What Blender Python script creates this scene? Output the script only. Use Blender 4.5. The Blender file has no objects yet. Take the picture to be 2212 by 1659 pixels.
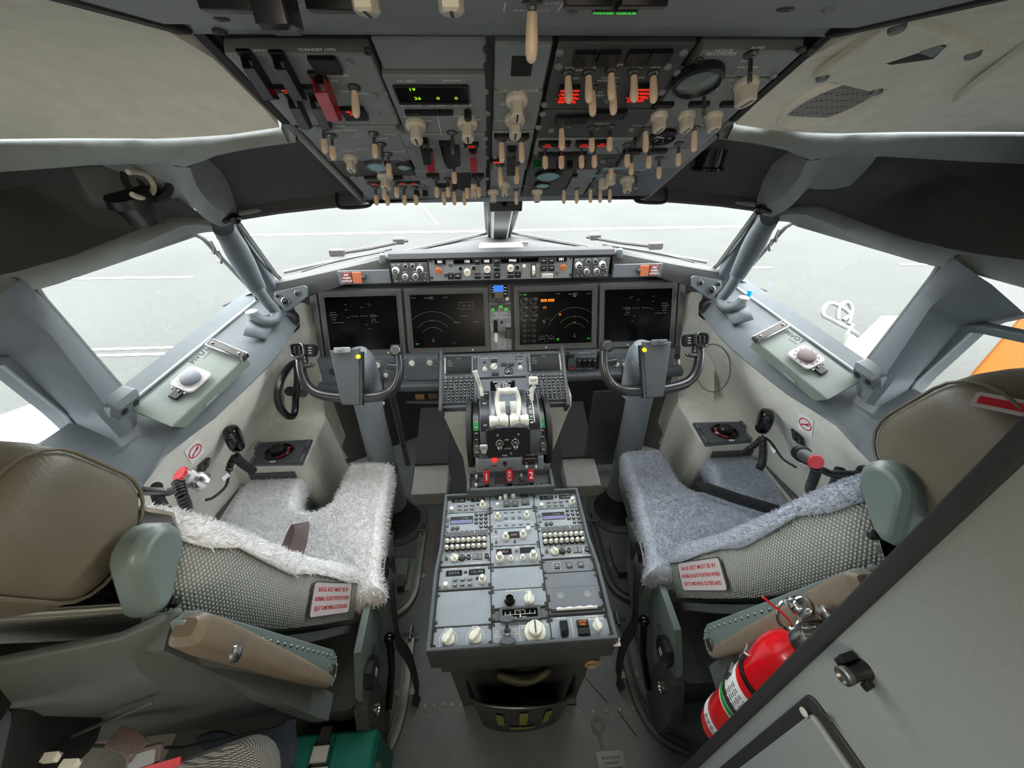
import bpy, math, random
from mathutils import Vector as V, Matrix as MX
from mathutils.geometry import tessellate_polygon
random.seed(7)
sc = bpy.context.scene
COL = sc.collection
PI = math.pi
sin, cos, rad = math.sin, math.cos, math.radians

# ------------------------------------------------------------------ camera
CAM = V((-.048, 0, 1.6265)); FPX = 836.4
def _basis(yaw=3.314, p=34.884, r=-.2834):
    yaw, p, r = rad(yaw), rad(p), rad(r)
    F = V((sin(yaw)*cos(p), cos(yaw)*cos(p), -sin(p))); R = V((cos(yaw), -sin(yaw), 0)); U = R.cross(F)
    return R*cos(r)+U*sin(r), -R*sin(r)+U*cos(r), F
CR, CU, CF = _basis()
cd = bpy.data.cameras.new('camera'); cam = bpy.data.objects.new('camera', cd); COL.objects.link(cam)
cam.matrix_world = MX(((CR.x, CU.x, -CF.x, CAM.x), (CR.y, CU.y, -CF.y, CAM.y), (CR.z, CU.z, -CF.z, CAM.z), (0, 0, 0, 1)))
cd.sensor_width = 36; cd.lens = FPX/2212*36; cd.clip_start = .01; cd.clip_end = 500
sc.camera = cam
def at(px, py, x=None, y=None, z=None, d=None):
    """where the sight line through a photo pixel meets the plane x=, y=, z= or the depth d"""
    D = CR*((px-1106)/FPX) - CU*((py-829.5)/FPX) + CF
    t = d if d is not None else (x-CAM.x)/D.x if x is not None else (y-CAM.y)/D.y if y is not None else (z-CAM.z)/D.z
    return CAM + D*t

# ------------------------------------------------------------------ materials
def lin(c):
    if isinstance(c, str): c = [int(c[i:i+2], 16)/255 for i in (0, 2, 4)]
    return [x/12.92 if x <= .04045 else ((x+.055)/1.055)**2.4 for x in c]
MATS = {}
def mat(name, col, rough=.5, metal=0, var=.06, scale=30, bump=0, bscale=200, emit=None, es=1, coat=0, spec=.5, sheen=0):
    m = bpy.data.materials.new(name); m.use_nodes = True; MATS[name] = m
    nt = m.node_tree; b = nt.nodes['Principled BSDF']
    c = lin(col)
    b.inputs['Roughness'].default_value = rough; b.inputs['Metallic'].default_value = metal
    b.inputs['Specular IOR Level'].default_value = spec
    b.inputs['Base Color'].default_value = (*c, 1)
    if coat: b.inputs['Coat Weight'].default_value = coat
    if sheen: b.inputs['Sheen Weight'].default_value = sheen
    tc = nt.nodes.new('ShaderNodeTexCoord')
    if var:
        n = nt.nodes.new('ShaderNodeTexNoise'); n.inputs['Scale'].default_value = scale; n.inputs['Detail'].default_value = 3
        r = nt.nodes.new('ShaderNodeValToRGB')
        r.color_ramp.elements[0].color = (*[x*(1-var) for x in c], 1); r.color_ramp.elements[1].color = (*[min(1, x*(1+var)) for x in c], 1)
        r.color_ramp.elements[0].position = .3; r.color_ramp.elements[1].position = .7
        nt.links.new(tc.outputs['Object'], n.inputs['Vector']); nt.links.new(n.outputs['Fac'], r.inputs['Fac']); nt.links.new(r.outputs['Color'], b.inputs['Base Color'])
    if bump:
        n2 = nt.nodes.new('ShaderNodeTexNoise'); n2.inputs['Scale'].default_value = bscale; n2.inputs['Detail'].default_value = 2
        bp = nt.nodes.new('ShaderNodeBump'); bp.inputs['Strength'].default_value = bump; bp.inputs['Distance'].default_value = .002
        nt.links.new(tc.outputs['Object'], n2.inputs['Vector']); nt.links.new(n2.outputs['Fac'], bp.inputs['Height']); nt.links.new(bp.outputs['Normal'], b.inputs['Normal'])
    if emit:
        b.inputs['Emission Color'].default_value = (*lin(emit), 1); b.inputs['Emission Strength'].default_value = es
    return m

# ------------------------------------------------------------------ mesh collector
class Mb:
    def __init__(s): s.v = []; s.f = []; s.m = []
    def add(s, g, mx=None, mi=0):
        vs, fs = g; o = len(s.v)
        s.v += [mx @ V(p) for p in vs] if mx is not None else [V(p) for p in vs]
        for f in fs: s.f.append(tuple(i+o for i in f)); s.m.append(mi)
        return s
    def mirror(s):
        n = Mb(); n.v = [V((-p.x, p.y, p.z)) for p in s.v]; n.f = [tuple(reversed(f)) for f in s.f]; n.m = list(s.m); return n
    def mesh(s, name, mats, inv=None, smooth=True, ang=35):
        me = bpy.data.meshes.new(name)
        me.from_pydata([tuple(inv @ p) for p in s.v] if inv is not None else [tuple(p) for p in s.v], [], s.f)
        for m in (mats if isinstance(mats, (list, tuple)) else [mats]): me.materials.append(MATS[m])
        if any(s.m): me.polygons.foreach_set('material_index', s.m)
        if smooth:
            me.polygons.foreach_set('use_smooth', [True]*len(s.f)); me.set_sharp_from_angle(angle=rad(ang))
        me.update()
        return me
    def fixn(s):
        return s

def Tm(x=0, y=0, z=0): return MX.Translation((x, y, z))
def Rx(a): return MX.Rotation(rad(a), 4, 'X')
def Ry(a): return MX.Rotation(rad(a), 4, 'Y')
def Rz(a): return MX.Rotation(rad(a), 4, 'Z')
def Sc(x, y=None, z=None): return MX.Diagonal((x, x if y is None else y, x if z is None else z, 1))
def frame(o, u, v):
    u = V(u).normalized(); v = V(v).normalized(); n = u.cross(v).normalized(); v = n.cross(u)
    return MX(((u.x, v.x, n.x, o[0]), (u.y, v.y, n.y, o[1]), (u.z, v.z, n.z, o[2]), (0, 0, 0, 1)))
def aim(a, b, up=(0, 0, 1)):
    """matrix at a whose Z runs towards b"""
    a, b = V(a), V(b); z = (b-a).normalized(); u = V(up)
    if abs(z.dot(u)) > .98: u = V((1, 0, 0))
    x = u.cross(z).normalized(); y = z.cross(x)
    return MX(((x.x, y.x, z.x, a.x), (x.y, y.y, z.y, a.y), (x.z, y.z, z.z, a.z), (0, 0, 0, 1)))

def rrect(w, h, r=0, seg=3):
    r = min(r, w/2-1e-5, h/2-1e-5)
    if r <= 0: return [(-w/2, -h/2), (w/2, -h/2), (w/2, h/2), (-w/2, h/2)]
    p = []
    for cx, cy, a0 in ((w/2-r, -h/2+r, -90), (w/2-r, h/2-r, 0), (-w/2+r, h/2-r, 90), (-w/2+r, -h/2+r, 180)):
        for k in range(seg+1):
            a = rad(a0+90*k/seg); p.append((cx+r*cos(a), cy+r*sin(a)))
    return p
def circ(r, n=20, a0=0): return [(r*cos(2*PI*k/n+a0), r*sin(2*PI*k/n+a0)) for k in range(n)]
def inset(poly, d):
    n = len(poly); out = []
    for i in range(n):
        a, b, c = V((*poly[i-1], 0)), V((*poly[i], 0)), V((*poly[(i+1) % n], 0))
        e1 = (b-a); e2 = (c-b)
        if e1.length < 1e-9: e1 = e2
        if e2.length < 1e-9: e2 = e1
        e1.normalize(); e2.normalize()
        n1 = V((-e1.y, e1.x, 0)); n2 = V((-e2.y, e2.x, 0)); m = n1+n2
        k = max(.3, 1+n1.dot(n2))
        q = b+m*(d/k); out.append((q.x, q.y))
    return out
def ext(poly, z0, z1, ch=0, ch0=0):
    """prism of a counter-clockwise outline, with optional chamfers at top (ch) and bottom (ch0)"""
    L = []
    if ch0: L.append((inset(poly, ch0), z0)); L.append((poly, z0+ch0))
    else: L.append((poly, z0))
    if ch: L.append((poly, z1-ch)); L.append((inset(poly, ch), z1))
    else: L.append((poly, z1))
    return loft([[(x, y, z) for x, y in p] for p, z in L])
def loft(loops, cap0=True, cap1=True, closed=True):
    n = len(loops[0]); v = [p for l in loops for p in l]; f = []
    for i in range(len(loops)-1):
        for k in range(n if closed else n-1):
            k2 = (k+1) % n
            f.append((i*n+k, i*n+k2, (i+1)*n+k2, (i+1)*n+k))
    if closed and cap0: f += capf(loops[0], 0, True)
    if closed and cap1: f += capf(loops[-1], (len(loops)-1)*n, False)
    return v, f
def capf(L, o, rev):
    n = len(L); P = [V(p) for p in L]
    if n > 4:
        nr = V()
        for i in range(n): nr += P[i-1].cross(P[i])
        if nr.length > 1e-12 and any((P[i-1]-P[i-2]).cross(P[i]-P[i-1]).dot(nr) < -1e-9*nr.length for i in range(n)):
            out = []
            for a, b, c in tessellate_polygon([P]):
                up = (P[b]-P[a]).cross(P[c]-P[a]).dot(nr) > 0
                out.append((o+a, o+b, o+c) if up != rev else (o+a, o+c, o+b))
            return out
    r = range(o, o+n); return [tuple(reversed(r)) if rev else tuple(r)]
def ring(po, pi, z0, z1, ch=0):
    """frame between two outlines of equal point count"""
    n = len(po)
    L = [[(x, y, z0) for x, y in po], [(x, y, z1-ch) for x, y in po], [(x, y, z1) for x, y in (inset(po, ch) if ch else po)],
         [(x, y, z1) for x, y in (inset(pi, -ch) if ch else pi)], [(x, y, z1-ch) for x, y in pi], [(x, y, z0) for x, y in pi], [(x, y, z0) for x, y in po]]
    return loft(L, False, False)
def box(sx, sy, sz, ch=0, r=0, c=(0, 0, 0)):
    v, f = ext(rrect(sx, sy, r), -sz/2, sz/2, ch, ch)
    return [(x+c[0], y+c[1], z+c[2]) for x, y, z in v], f
def lathe(prof, n=20, cap=True):
    """profile [(r, z), ...] turned about Z"""
    return loft([[(r*cos(2*PI*k/n), r*sin(2*PI*k/n), z) for k in range(n)] for r, z in prof], cap, cap)
def cyl(r, z0, z1, n=20, ch=0):
    if ch: return lathe([(r-ch, z0), (r, z0+ch), (r, z1-ch), (r-ch, z1)], n)
    return lathe([(r, z0), (r, z1)], n)
def ball(r, n=14, sz=1): return lathe([(max(1e-5, r*sin(PI*k/8)), -r*sz*cos(PI*k/8)) for k in range(9)], n)
def spline(P, k=6, closed=False):
    """Catmull-Rom through points"""
    P = [V(p) for p in P]; n = len(P); out = []
    for i in range(n if closed else n-1):
        p1, p2 = P[i], P[(i+1) % n]
        p0 = P[i-1] if (i > 0 or closed) else p1*2-p2
        p3 = P[(i+2) % n] if (i+2 < n or closed) else p2*2-p1
        for j in range(k):
            t = j/k
            out.append(.5*((2*p1)+(p2-p0)*t+(2*p0-5*p1+4*p2-p3)*t*t+(3*p1-p0-3*p2+p3)*t**3))
    if not closed: out.append(P[-1])
    return out
def sweep(path, sec, closed=False, scale=None, up=None):
    """sweep a 2-D section along a path with parallel transport"""
    P = [V(p) for p in path]; n = len(P); L = []
    t0 = (P[1]-P[0]).normalized(); u = V(up) if up else (V((0, 0, 1)) if abs(t0.z) < .9 else V((1, 0, 0)))
    x = u.cross(t0).normalized()
    for i in range(n):
        a = P[i-1] if (i or closed) else P[0]; b = P[(i+1) % n] if (i < n-1 or closed) else P[-1]
        t = (b-a).normalized(); x = (x-t*x.dot(t)).normalized()
        if up:
            xx = V(up).cross(t)
            if xx.length > .1: x = xx.normalized()
        y = t.cross(x); s = scale[i] if scale else 1
        L.append([P[i]+x*(q[0]*s)+y*(q[1]*s) for q in sec])
    if closed: L.append(L[0])
    return loft(L, not closed, not closed)
def tube(path, r, n=8, closed=False, scale=None): return sweep(path, circ(r, n), closed, scale)
def grid(fn, nu, nv):
    v = [fn(i/nu, j/nv) for j in range(nv+1) for i in range(nu+1)]
    return v, [(j*(nu+1)+i, j*(nu+1)+i+1, (j+1)*(nu+1)+i+1, (j+1)*(nu+1)+i) for j in range(nv) for i in range(nu)]
def rails(R, closed=False):
    """strip surface through successive rails (lists of points of equal length)"""
    return loft([[V(p) for p in r] for r in R], False, False, closed)
def coil(path, R, r, turns, n=5, per=10):
    P = [V(p) for p in path]; N = turns*per; pts = []
    L = [0]
    for a, b in zip(P, P[1:]): L.append(L[-1]+(b-a).length)
    t0 = (P[1]-P[0]).normalized(); x = (V((0, 0, 1)) if abs(t0.z) < .9 else V((1, 0, 0))).cross(t0).normalized(); j = 0
    for i in range(N+1):
        s = L[-1]*i/N
        while j < len(P)-2 and L[j+1] < s: j += 1
        t = (P[j+1]-P[j]).normalized(); q = P[j]+t*(s-L[j]); x = (x-t*x.dot(t)).normalized(); y = t.cross(x); a = 2*PI*i/per
        pts.append(q+x*(R*cos(a))+y*(R*sin(a)))
    return tube(pts, r, n)
_tx = {}
def tgeo(s, align='CENTER'):
    if (s, align) not in _tx:
        cu = bpy.data.curves.new('t', 'FONT'); cu.body = s; cu.size = 1; cu.resolution_u = 2; cu.offset = .014; cu.align_x = align; cu.align_y = 'CENTER'
        o = bpy.data.objects.new('t', cu); me = bpy.data.meshes.new_from_object(o)
        _tx[s, align] = ([tuple(v.co) for v in me.vertices], [tuple(p.vertices) for p in me.polygons])
        bpy.data.objects.remove(o); bpy.data.curves.remove(cu); bpy.data.meshes.remove(me)
    return _tx[s, align]

# ------------------------------------------------------------------ things and parts
WM = {}
def link(name, data, parent, world):
    o = bpy.data.objects.new(name, data); COL.objects.link(o); WM[o.name] = world
    if parent is not None:
        o.parent = parent; o.matrix_basis = WM[parent.name].inverted() @ world
    else: o.matrix_basis = world
    return o
def tagit(o, label, cat, group=None):
    o['label'] = label; o['category'] = cat
    if group: o['group'] = group
class Th:
    """a thing: an Empty at its base that parents its parts"""
    def __init__(s, name, label, cat, loc=(0, 0, 0), group=None):
        s.o = link(name, None, None, Tm(*loc)); s.o.empty_display_size = .02; tagit(s.o, label, cat, group); s.tx = {}
    def part(s, name, m, mats, parent=None, label=None, bevel=0, sub=0, smooth=True, ang=35, solid=0):
        w = WM[(parent or s.o).name]
        me = m.mesh(name, mats, w.inverted(), smooth, ang)
        o = link(name, me, parent or s.o, w)
        if label: o['label'] = label
        mods(o, bevel, sub, solid); return o
    def inst(s, name, me, mx, parent=None, label=None):
        o = link(name, me, parent or s.o, mx)
        if label: o['label'] = label
        return o
    def txt(s, t, size, mx, m='white_print', al='CENTER', sx=1):
        s.tx.setdefault(m, Mb()).add(tgeo(t, al), mx @ Sc(size*sx, size, size))
    def mark(s, g, mx, m='white_print'): s.tx.setdefault(m, Mb()).add(g, mx)
    def done(s, parent=None, name='lettering'):
        for m, b in s.tx.items(): s.part(name, b, m, parent, smooth=False)
        s.tx = {}; return s
def mods(o, bevel=0, sub=0, solid=0):
    if solid: k = o.modifiers.new('solid', 'SOLIDIFY'); k.thickness = solid; k.offset = -1
    if sub: k = o.modifiers.new('sub', 'SUBSURF'); k.levels = k.render_levels = sub
    if bevel:
        k = o.modifiers.new('bevel', 'BEVEL'); k.width = bevel; k.segments = 2; k.limit_method = 'ANGLE'; k.angle_limit = rad(40)
def one(name, label, cat, m, mats, group=None, bevel=0, sub=0, solid=0, ang=35, loc=None):
    """a thing that is one mesh"""
    w = Tm(*(loc or (sum((p for p in m.v), V())/len(m.v))))
    o = link(name, m.mesh(name, mats, w.inverted(), True, ang), None, w); tagit(o, label, cat, group); mods(o, bevel, sub, solid); return o
def struct(name, m, mats, parent=None, label=None, bevel=0, sub=0, solid=0, ang=35, smooth=True):
    w = WM[parent.name] if parent else Tm()
    o = link(name, m.mesh(name, mats, w.inverted(), smooth, ang), parent, w); mods(o, bevel, sub, solid)
    if parent is None: o['kind'] = 'structure'
    if label: o['label'] = label
    return o
class Fr:
    """a panel plane: u to the right, v up the panel, n out of it"""
    def __init__(s, o, u, v):
        s.m = frame(o, u, v); s.i = s.m.inverted(); s.n = V((s.m[0][2], s.m[1][2], s.m[2][2])); s.o = V(o)
    def px(s, px, py, h=0):
        D = CR*((px-1106)/FPX) - CU*((py-829.5)/FPX) + CF
        t = s.n.dot(s.o+s.n*h-CAM)/s.n.dot(D); q = s.i @ (CAM+D*t); return q.x, q.y
    def mx(s, u, v, h=0, rot=0): return s.m @ Tm(u, v, h) @ Rz(rot)
    def P(s, px, py, h=0, rot=0):
        u, v = s.px(px, py, h); return s.mx(u, v, h, rot)

# ------------------------------------------------------------------ palette
mat('panel_grey', '85898a', .5, bump=.12, bscale=900)
mat('panel_blue_grey', '666c73', .5, bump=.1, bscale=900)
mat('pedestal_grey', '8b949b', .45, bump=.1, bscale=900)
mat('dark_grey', '4a4c4c', .5, bump=.1, bscale=900)
mat('bezel_grey', '5c5d5b', .45, bump=.1, bscale=900)
mat('black_plastic', '17181a', .35, var=.1)
mat('black_matte', '0b0b0c', .7)
mat('black_gloss', '0c0c0e', .15)
mat('screen_glass', '040506', .22, spec=.12, var=0)
mat('white_print', 'e8e8e4', .6, var=0)
mat('dark_print', '26282a', .6, var=0)
mat('red_print', 'c8202c', .6, var=0)
mat('knob_ivory', 'd9cfbd', .35, var=.05)
mat('tip_ivory', 'f2d6b8', .35, var=.06)
mat('knob_grey', 'b9b9b2', .4, var=.05)
mat('knob_dark', '3a3b3c', .45)
mat('lever_white', 'e4e4d6', .35, var=.04)
mat('steel', 'b4b4b2', .25, 1)
mat('dull_steel', '7a7a78', .4, 1)
mat('screw_dark', '4a4846', .4, .6)
mat('guard_black', '1d1e20', .3)
mat('guard_red', 'a01020', .3, coat=.3)
mat('fire_red', 'c01828', .3, coat=.4)
mat('extinguisher_red', 'd8101c', .2, coat=.6)
mat('orange_button', 'a05a30', .4, emit='ff7a28', es=.06)
mat('lit_green', '0c2a10', .3, emit='30ff40', es=1.1, var=0)
mat('lit_yellow_green', '20280a', .3, emit='b8ff20', es=1.0, var=0)
mat('lit_red', '300808', .3, emit='ff2a18', es=1.6, var=0)
mat('lit_red_soft', '501010', .3, emit='ff3a28', es=.55, var=0)
mat('lit_amber', '301808', .3, emit='ff8a10', es=1.0, var=0); mat('lit_digits', '181010', .3, emit='d8a890', es=.45, var=0)
mat('lit_orange', '502008', .3, emit='ff6a18', es=.55, var=0)
mat('lit_white', '202020', .3, emit='f4f2ff', es=1.3, var=0)
mat('lit_dim', '101010', .3, emit='b8c8c0', es=.28, var=0)
mat('lit_cyan_dim', '101010', .3, emit='60a8b8', es=.25, var=0)
mat('lit_blue', '0a1a60', .3, emit='1a80f0', es=.9, var=0)
mat('lit_brown', '201808', .3, emit='4a3a14', es=.35, var=0)
mat('lcd_blue', '30305a', .3, emit='5058b0', es=.4, var=0)
mat('green_scale', '1d8a3a', .5)
mat('green_cap', '0f5a2a', .25)
mat('red_cap', '6a1a1a', .25)
mat('yellow_cap', 'e8d820', .4)
mat('cyan_cap', '20a8e8', .4, emit='1098e0', es=.3)
mat('gauge_glass', '8a9490', .08, .3, var=.2, scale=15)
mat('gauge_pale', '9ac0cc', .12, .1, var=.1, scale=20)
mat('ceiling_beige', 'e8e2d2', .75, bump=.25, bscale=500)
mat('liner_grey', '848887', .7, bump=.25, bscale=500)
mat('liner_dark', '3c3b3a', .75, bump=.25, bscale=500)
mat('trim_blue_grey', '50565a', .6, bump=.2, bscale=500)
mat('ledge_green_grey', '747d75', .5, bump=.1, bscale=500)
mat('sidewall_beige', 'd6d5ca', .65, bump=.2, bscale=500)
mat('console_dark', '55585c', .5, bump=.15, bscale=700)
mat('floor_grey', '5e6261', .6, var=.18, scale=8, bump=.2, bscale=300)
mat('floor_metal', '80817a', .45, .3, var=.12)
mat('ramp_metal', 'c8c8c4', .4, .15)
mat('column_grey', '767d84', .45, bump=.1, bscale=700)
mat('yoke_black', '2b2b2c', .28, coat=.25)
mat('clip_grey', '45474a', .55, bump=.2, bscale=1200)
mat('rubber', '1c1c1d', .6)
mat('glare_grey', '3a3a39', .7, bump=.3, bscale=500)
mat('glare_top', '1f1e20', .8, bump=.3, bscale=400)
mat('leather_tan', '6e6656', .42, var=.1, scale=12, bump=.25, bscale=260)
mat('leather_armrest', '766958', .45, var=.08, bump=.2, bscale=300)
mat('seat_shell', '555a57', .5, bump=.2, bscale=600)
mat('seat_metal', '727f7b', .4, .1, bump=.05, bscale=600)
mat('seat_dark', '3d3f40', .5)
mat('fleece_white', 'f4f3f4', .9, var=.12, scale=60, sheen=.3)
mat('fleece_blue', 'a6adb8', .9, var=.14, scale=60, sheen=.3)
mat('webbing_brown', '6a5a58', .6, var=.1, bump=.5, bscale=700)
mat('webbing_dark', '2a2a2c', .7, bump=.5, bscale=700)
mat('label_white', 'c4bcbc', .5, var=0)
mat('door_grey', '7c8280', .5, var=.04, scale=300, bump=.15, bscale=700)
mat('door_black', '232324', .6)
mat('chrome', 'd8d8d8', .12, 1, var=0)
mat('green_case', '10695c', .5, bump=.15, bscale=400)
mat('paper_white', 'e8e8e6', .6)
mat('tan_tag', 'b89868', .6)
mat('hi_vis', '9aa83a', .7, var=.15, scale=40)
# ------------------------------------------------------------------ the flight deck shell (left side measured, right side mirrored)
def both(name, m, mats, **k):
    """a setting piece on the left wall and its mirror image on the right"""
    a = struct(name+'_left', m, mats, **k); b = struct(name+'_right', m.mirror(), mats, **k); return a, b
def lerp(a, b, t): return V(a)*(1-t)+V(b)*t
def resample(P, n):
    P = [V(p) for p in P]; L = [0]
    for a, b in zip(P, P[1:]): L.append(L[-1]+(b-a).length)
    out = []; j = 0
    for i in range(n+1):
        s = L[-1]*i/n
        while j < len(P)-2 and L[j+1] < s: j += 1
        out.append(P[j]+(P[j+1]-P[j])*((s-L[j])/max(1e-9, L[j+1]-L[j])))
    return out
# windows: opening corners
A1, B1 = V((-.05, 1.75, 1.205)), V((-.05, 1.2, 1.44))
C1, D1 = at(604, 606, x=-.78), at(500, 463, x=-.70)
E1 = at(795, 431, y=1.14)
W1 = [A1, C1, D1, E1, B1]
C2, F2, G2, D2 = at(560, 645, x=-.86), at(288, 868, x=-.995), at(72, 622, x=-.94), at(428, 503, x=-.83)
W2 = [F2, C2, D2, G2]
W3 = [V((-1.10, .30, 1.03)), at(75, 972, x=-1.08), at(172, 930, x=-1.07), at(146, 890, x=-1.06), at(0, 772, x=-1.0), V((-.99, .55, 1.28)), V((-1.0, .30, 1.29))]
gm = bpy.data.materials.new('window_glass'); gm.use_nodes = True; MATS['window_glass'] = gm
nt = gm.node_tree; nt.nodes.clear()
go, mix, tr, gl = [nt.nodes.new('ShaderNode'+k) for k in ('OutputMaterial', 'MixShader', 'BsdfTransparent', 'BsdfGlossy')]
tr.inputs['Color'].default_value = (.97, .985, .975, 1); gl.inputs['Roughness'].default_value = .02; mix.inputs[0].default_value = .035
for a, b in ((tr.outputs[0], mix.inputs[1]), (gl.outputs[0], mix.inputs[2]), (mix.outputs[0], go.inputs[0])): nt.links.new(a, b)
n_ = 0
for pts, sec, fm in ((W1, (.028, .012), 'liner_grey'), (W2, (.02, .012), 'liner_grey'), (W3, (.026, .02), 'trim_blue_grey')):
    for sgn in (1, -1):
        n_ += 1
        P = [V((p.x*sgn, p.y, p.z)) for p in pts]
        Q = resample(P+[P[0]], 40)[:-1]
        if sgn < 0: Q.reverse()
        # outward axis of the pane
        nrm = (P[1]-P[0]).cross(P[2]-P[0]).normalized()
        if nrm.y+abs(nrm.x)*.5 < 0 and nrm.z < 0: nrm = -nrm
        Q2 = [q for q in P]
        m = Mb(); m.add(sweep(resample(Q2+[Q2[0]], 48)[:-1], rrect(sec[1], sec[1], .004), True))
        fo = struct('window_%d' % n_, m, fm)
        g = Mb(); g.add((P, [tuple(range(len(P)))])); struct('pane', g, 'window_glass', parent=fo, smooth=False)
        e = Mb(); e.add(sweep(resample([lerp(q, sum(P, V())/len(P), .012) for q in P+[P[0]]], 48)[:-1], circ(.004, 6), True)); struct('seal', e, 'rubber' if sgn*0 else 'liner_dark', parent=fo)

# ceiling liner -----------------------------------------------------------
Kp = [(-.366, .745, 1.611), (-.47, .785, 1.600), (-.6, .82, 1.594), (-.75, .845, 1.595), (-.9, .86, 1.594), (-1.06, .875, 1.592), (-1.4, .9, 1.585)]
def liner():
    m = Mb(); K = resample(Kp, 20); K.insert(0, K[0]+V((.002, 0, .05)))
    def side(p, dz): return V((p.x, p.y, p.z))
    R = [K]
    for y, zc in ((.62, 1.682), (.5, 1.708), (.3, 1.715), (0, 1.725), (-.45, 1.73)):
        row = []
        for p in K:
            t = max(0, (-p.x-.55)/.5); zz = .05 if p.x > -.365 else 0; row.append(V((p.x, y+(p.y-.745)*max(0, (y-.2))*1.6, zc+zz-.10*t*t-.02*t)))
        R.append(row)
    # soften the front roll
    R.insert(1, [lerp(a, b, .25)+V((0, -.006, .008)) for a, b in zip(R[0], R[1])])
    m.add(rails(R)); return m
LINER = m = liner(); both('ceiling', m, 'ceiling_beige', ang=60)
m = Mb(); m.add(box(.72, 1.1, .02, c=(0, -.03, 1.745))); struct('ceiling', m, 'ceiling_beige')
# moulding between the liner and the brow panels -------------------------
Lp = [at(640, 308, x=-.355), at(560, 318, x=-.42), at(470, 335, x=-.52), at(405, 362, x=-.60), at(340, 352, x=-.66), at(200, 357, x=-.78), at(0, 372, x=-.95), V((-1.08, .885, 1.535)), V((-1.42, .91, 1.52))]
K = resample([(x, y+.004, z-.002) for x, y, z in Kp], 24); L = resample(Lp, 24)
m = Mb(); Lin = [p+V((0, .012, .03)) for p in L]
m.add(rails([[p+V((0, .02, .02)) for p in K], K, [lerp(a, b, .35)+V((0, -.004, -.012)) for a, b in zip(K, L)], L, Lin]))
both('trim_1', m, 'liner_grey', ang=60)
# brow panel over the windscreen (deep, dark) ------------------------------
Te = [at(792, 433, y=1.13), at(700, 441, y=1.125), at(600, 452, y=1.11), at(512, 466, x=-.69)]
T = resample(Te, 16); L4 = resample(Lp[:4], 16)
inn = []
for k in range(5):
    f = k/4
    inn.append([lerp(a, b, .02+.93*f)+V((0, .055, .04))*(sin(PI*min(1, .18+f*.72))) for a, b in zip(L4, T)])
m = Mb(); m.add(rails([L4]+inn+[[p+V((0, -.008, -.004)) for p in T], [p+V((0, .004, -.012)) for p in T], [p+V((0, .03, -.004)) for p in T]]))
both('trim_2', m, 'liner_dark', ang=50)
# header over the middle of the windscreen
m = Mb(); m.add(rails([[V((-.36, 1.02, 1.45)), V((0, 1.03, 1.47)), V((.36, 1.02, 1.45))], [V((-.36, 1.12, 1.438)), V((0, 1.15, 1.45)), V((.36, 1.12, 1.438))], [V((-.36, 1.2, 1.45)), V((0, 1.22, 1.45)), V((.36, 1.2, 1.45))]]))
struct('trim_3', m, 'liner_dark')
# strut between the brow panel and the side recess
s0 = [at(350, 350, x=-.655), at(395, 420, x=-.68), at(440, 470, x=-.71), at(480, 492, x=-.73)]
s1 = [at(410, 362, x=-.60), at(430, 410, x=-.635), at(470, 452, x=-.67), at(515, 468, x=-.69)]
a, b = resample(spline(s0, 6), 20), resample(spline(s1, 6), 20)
m = Mb(); m.add(rails([[p+V((-.16, .05, .02)) for p in a], [p+V((-.03, .03, .05)) for p in a], a, [lerp(p, q, .5)+V((.004, -.006, -.003)) for p, q in zip(a, b)], b]))
colm = resample([L4[-1]]+[r_[-1] for r_ in inn]+[T[-1]], 20); m.add(rails([b, [lerp(p, q, .5)+V((0, .02, .01)) for p, q in zip(b, colm)], colm]))
both('trim_4', m, 'liner_grey', ang=60)
# side recess above the sliding window
top = resample(Lp[4:], 14)[::1]
rl = [at(478, 492, x=-.735), at(407, 481, x=-.79), at(300, 530, x=-.86), at(200, 575, x=-.895), at(70, 618, x=-.93), V((-1.0, .6, 1.37))]
bot = resample(rl, 14)
m = Mb(); m.add(rails([top, [lerp(p, q, .1)+V((-.05, .02, .05)) for p, q in zip(top, bot)], [lerp(p, q, .5)+V((-.10, .03, .05)) for p, q in zip(top, bot)], [q+V((-.02, .006, .012)) for q in bot], bot]))
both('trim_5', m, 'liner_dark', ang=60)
# hull behind the brow and the recess
hk = resample(Kp, 20); ht = resample([V((-.345, 1.20, 1.50))]+[p+V((0, .05, .04)) for p in Te[1:]]+[p+V((-.10, .05, .03)) for p in rl[1:]], 20)
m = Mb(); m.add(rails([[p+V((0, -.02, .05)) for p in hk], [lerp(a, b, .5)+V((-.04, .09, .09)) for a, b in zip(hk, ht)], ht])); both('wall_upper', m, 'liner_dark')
# rail above the sliding window
wt = resample([at(470, 500, x=-.76), D2, lerp(D2, G2, .5), G2, V((-1.0, .6, 1.345))], 14)
m = Mb(); m.add(rails([[p+V((-.12, .04, .03)) for p in bot], [p+V((-.02, 0, .02)) for p in bot], bot, [lerp(p, q, .5)+V((.008, 0, -.004)) for p, q in zip(bot, wt)], wt, [p+V((-.05, .02, .0)) for p in wt]]))
both('trim_6', m, 'liner_grey', ang=60)
# post between windscreen and sliding window, padded grip, window crank
m = Mb(); pth = spline([at(596, 640, x=-.80), at(545, 560, x=-.785), at(500, 500, x=-.75), at(480, 478, x=-.725)], 5)
m.add(sweep(pth, rrect(.05, .04, .012))); both('trim_7', m, 'trim_blue_grey', ang=50)
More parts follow.
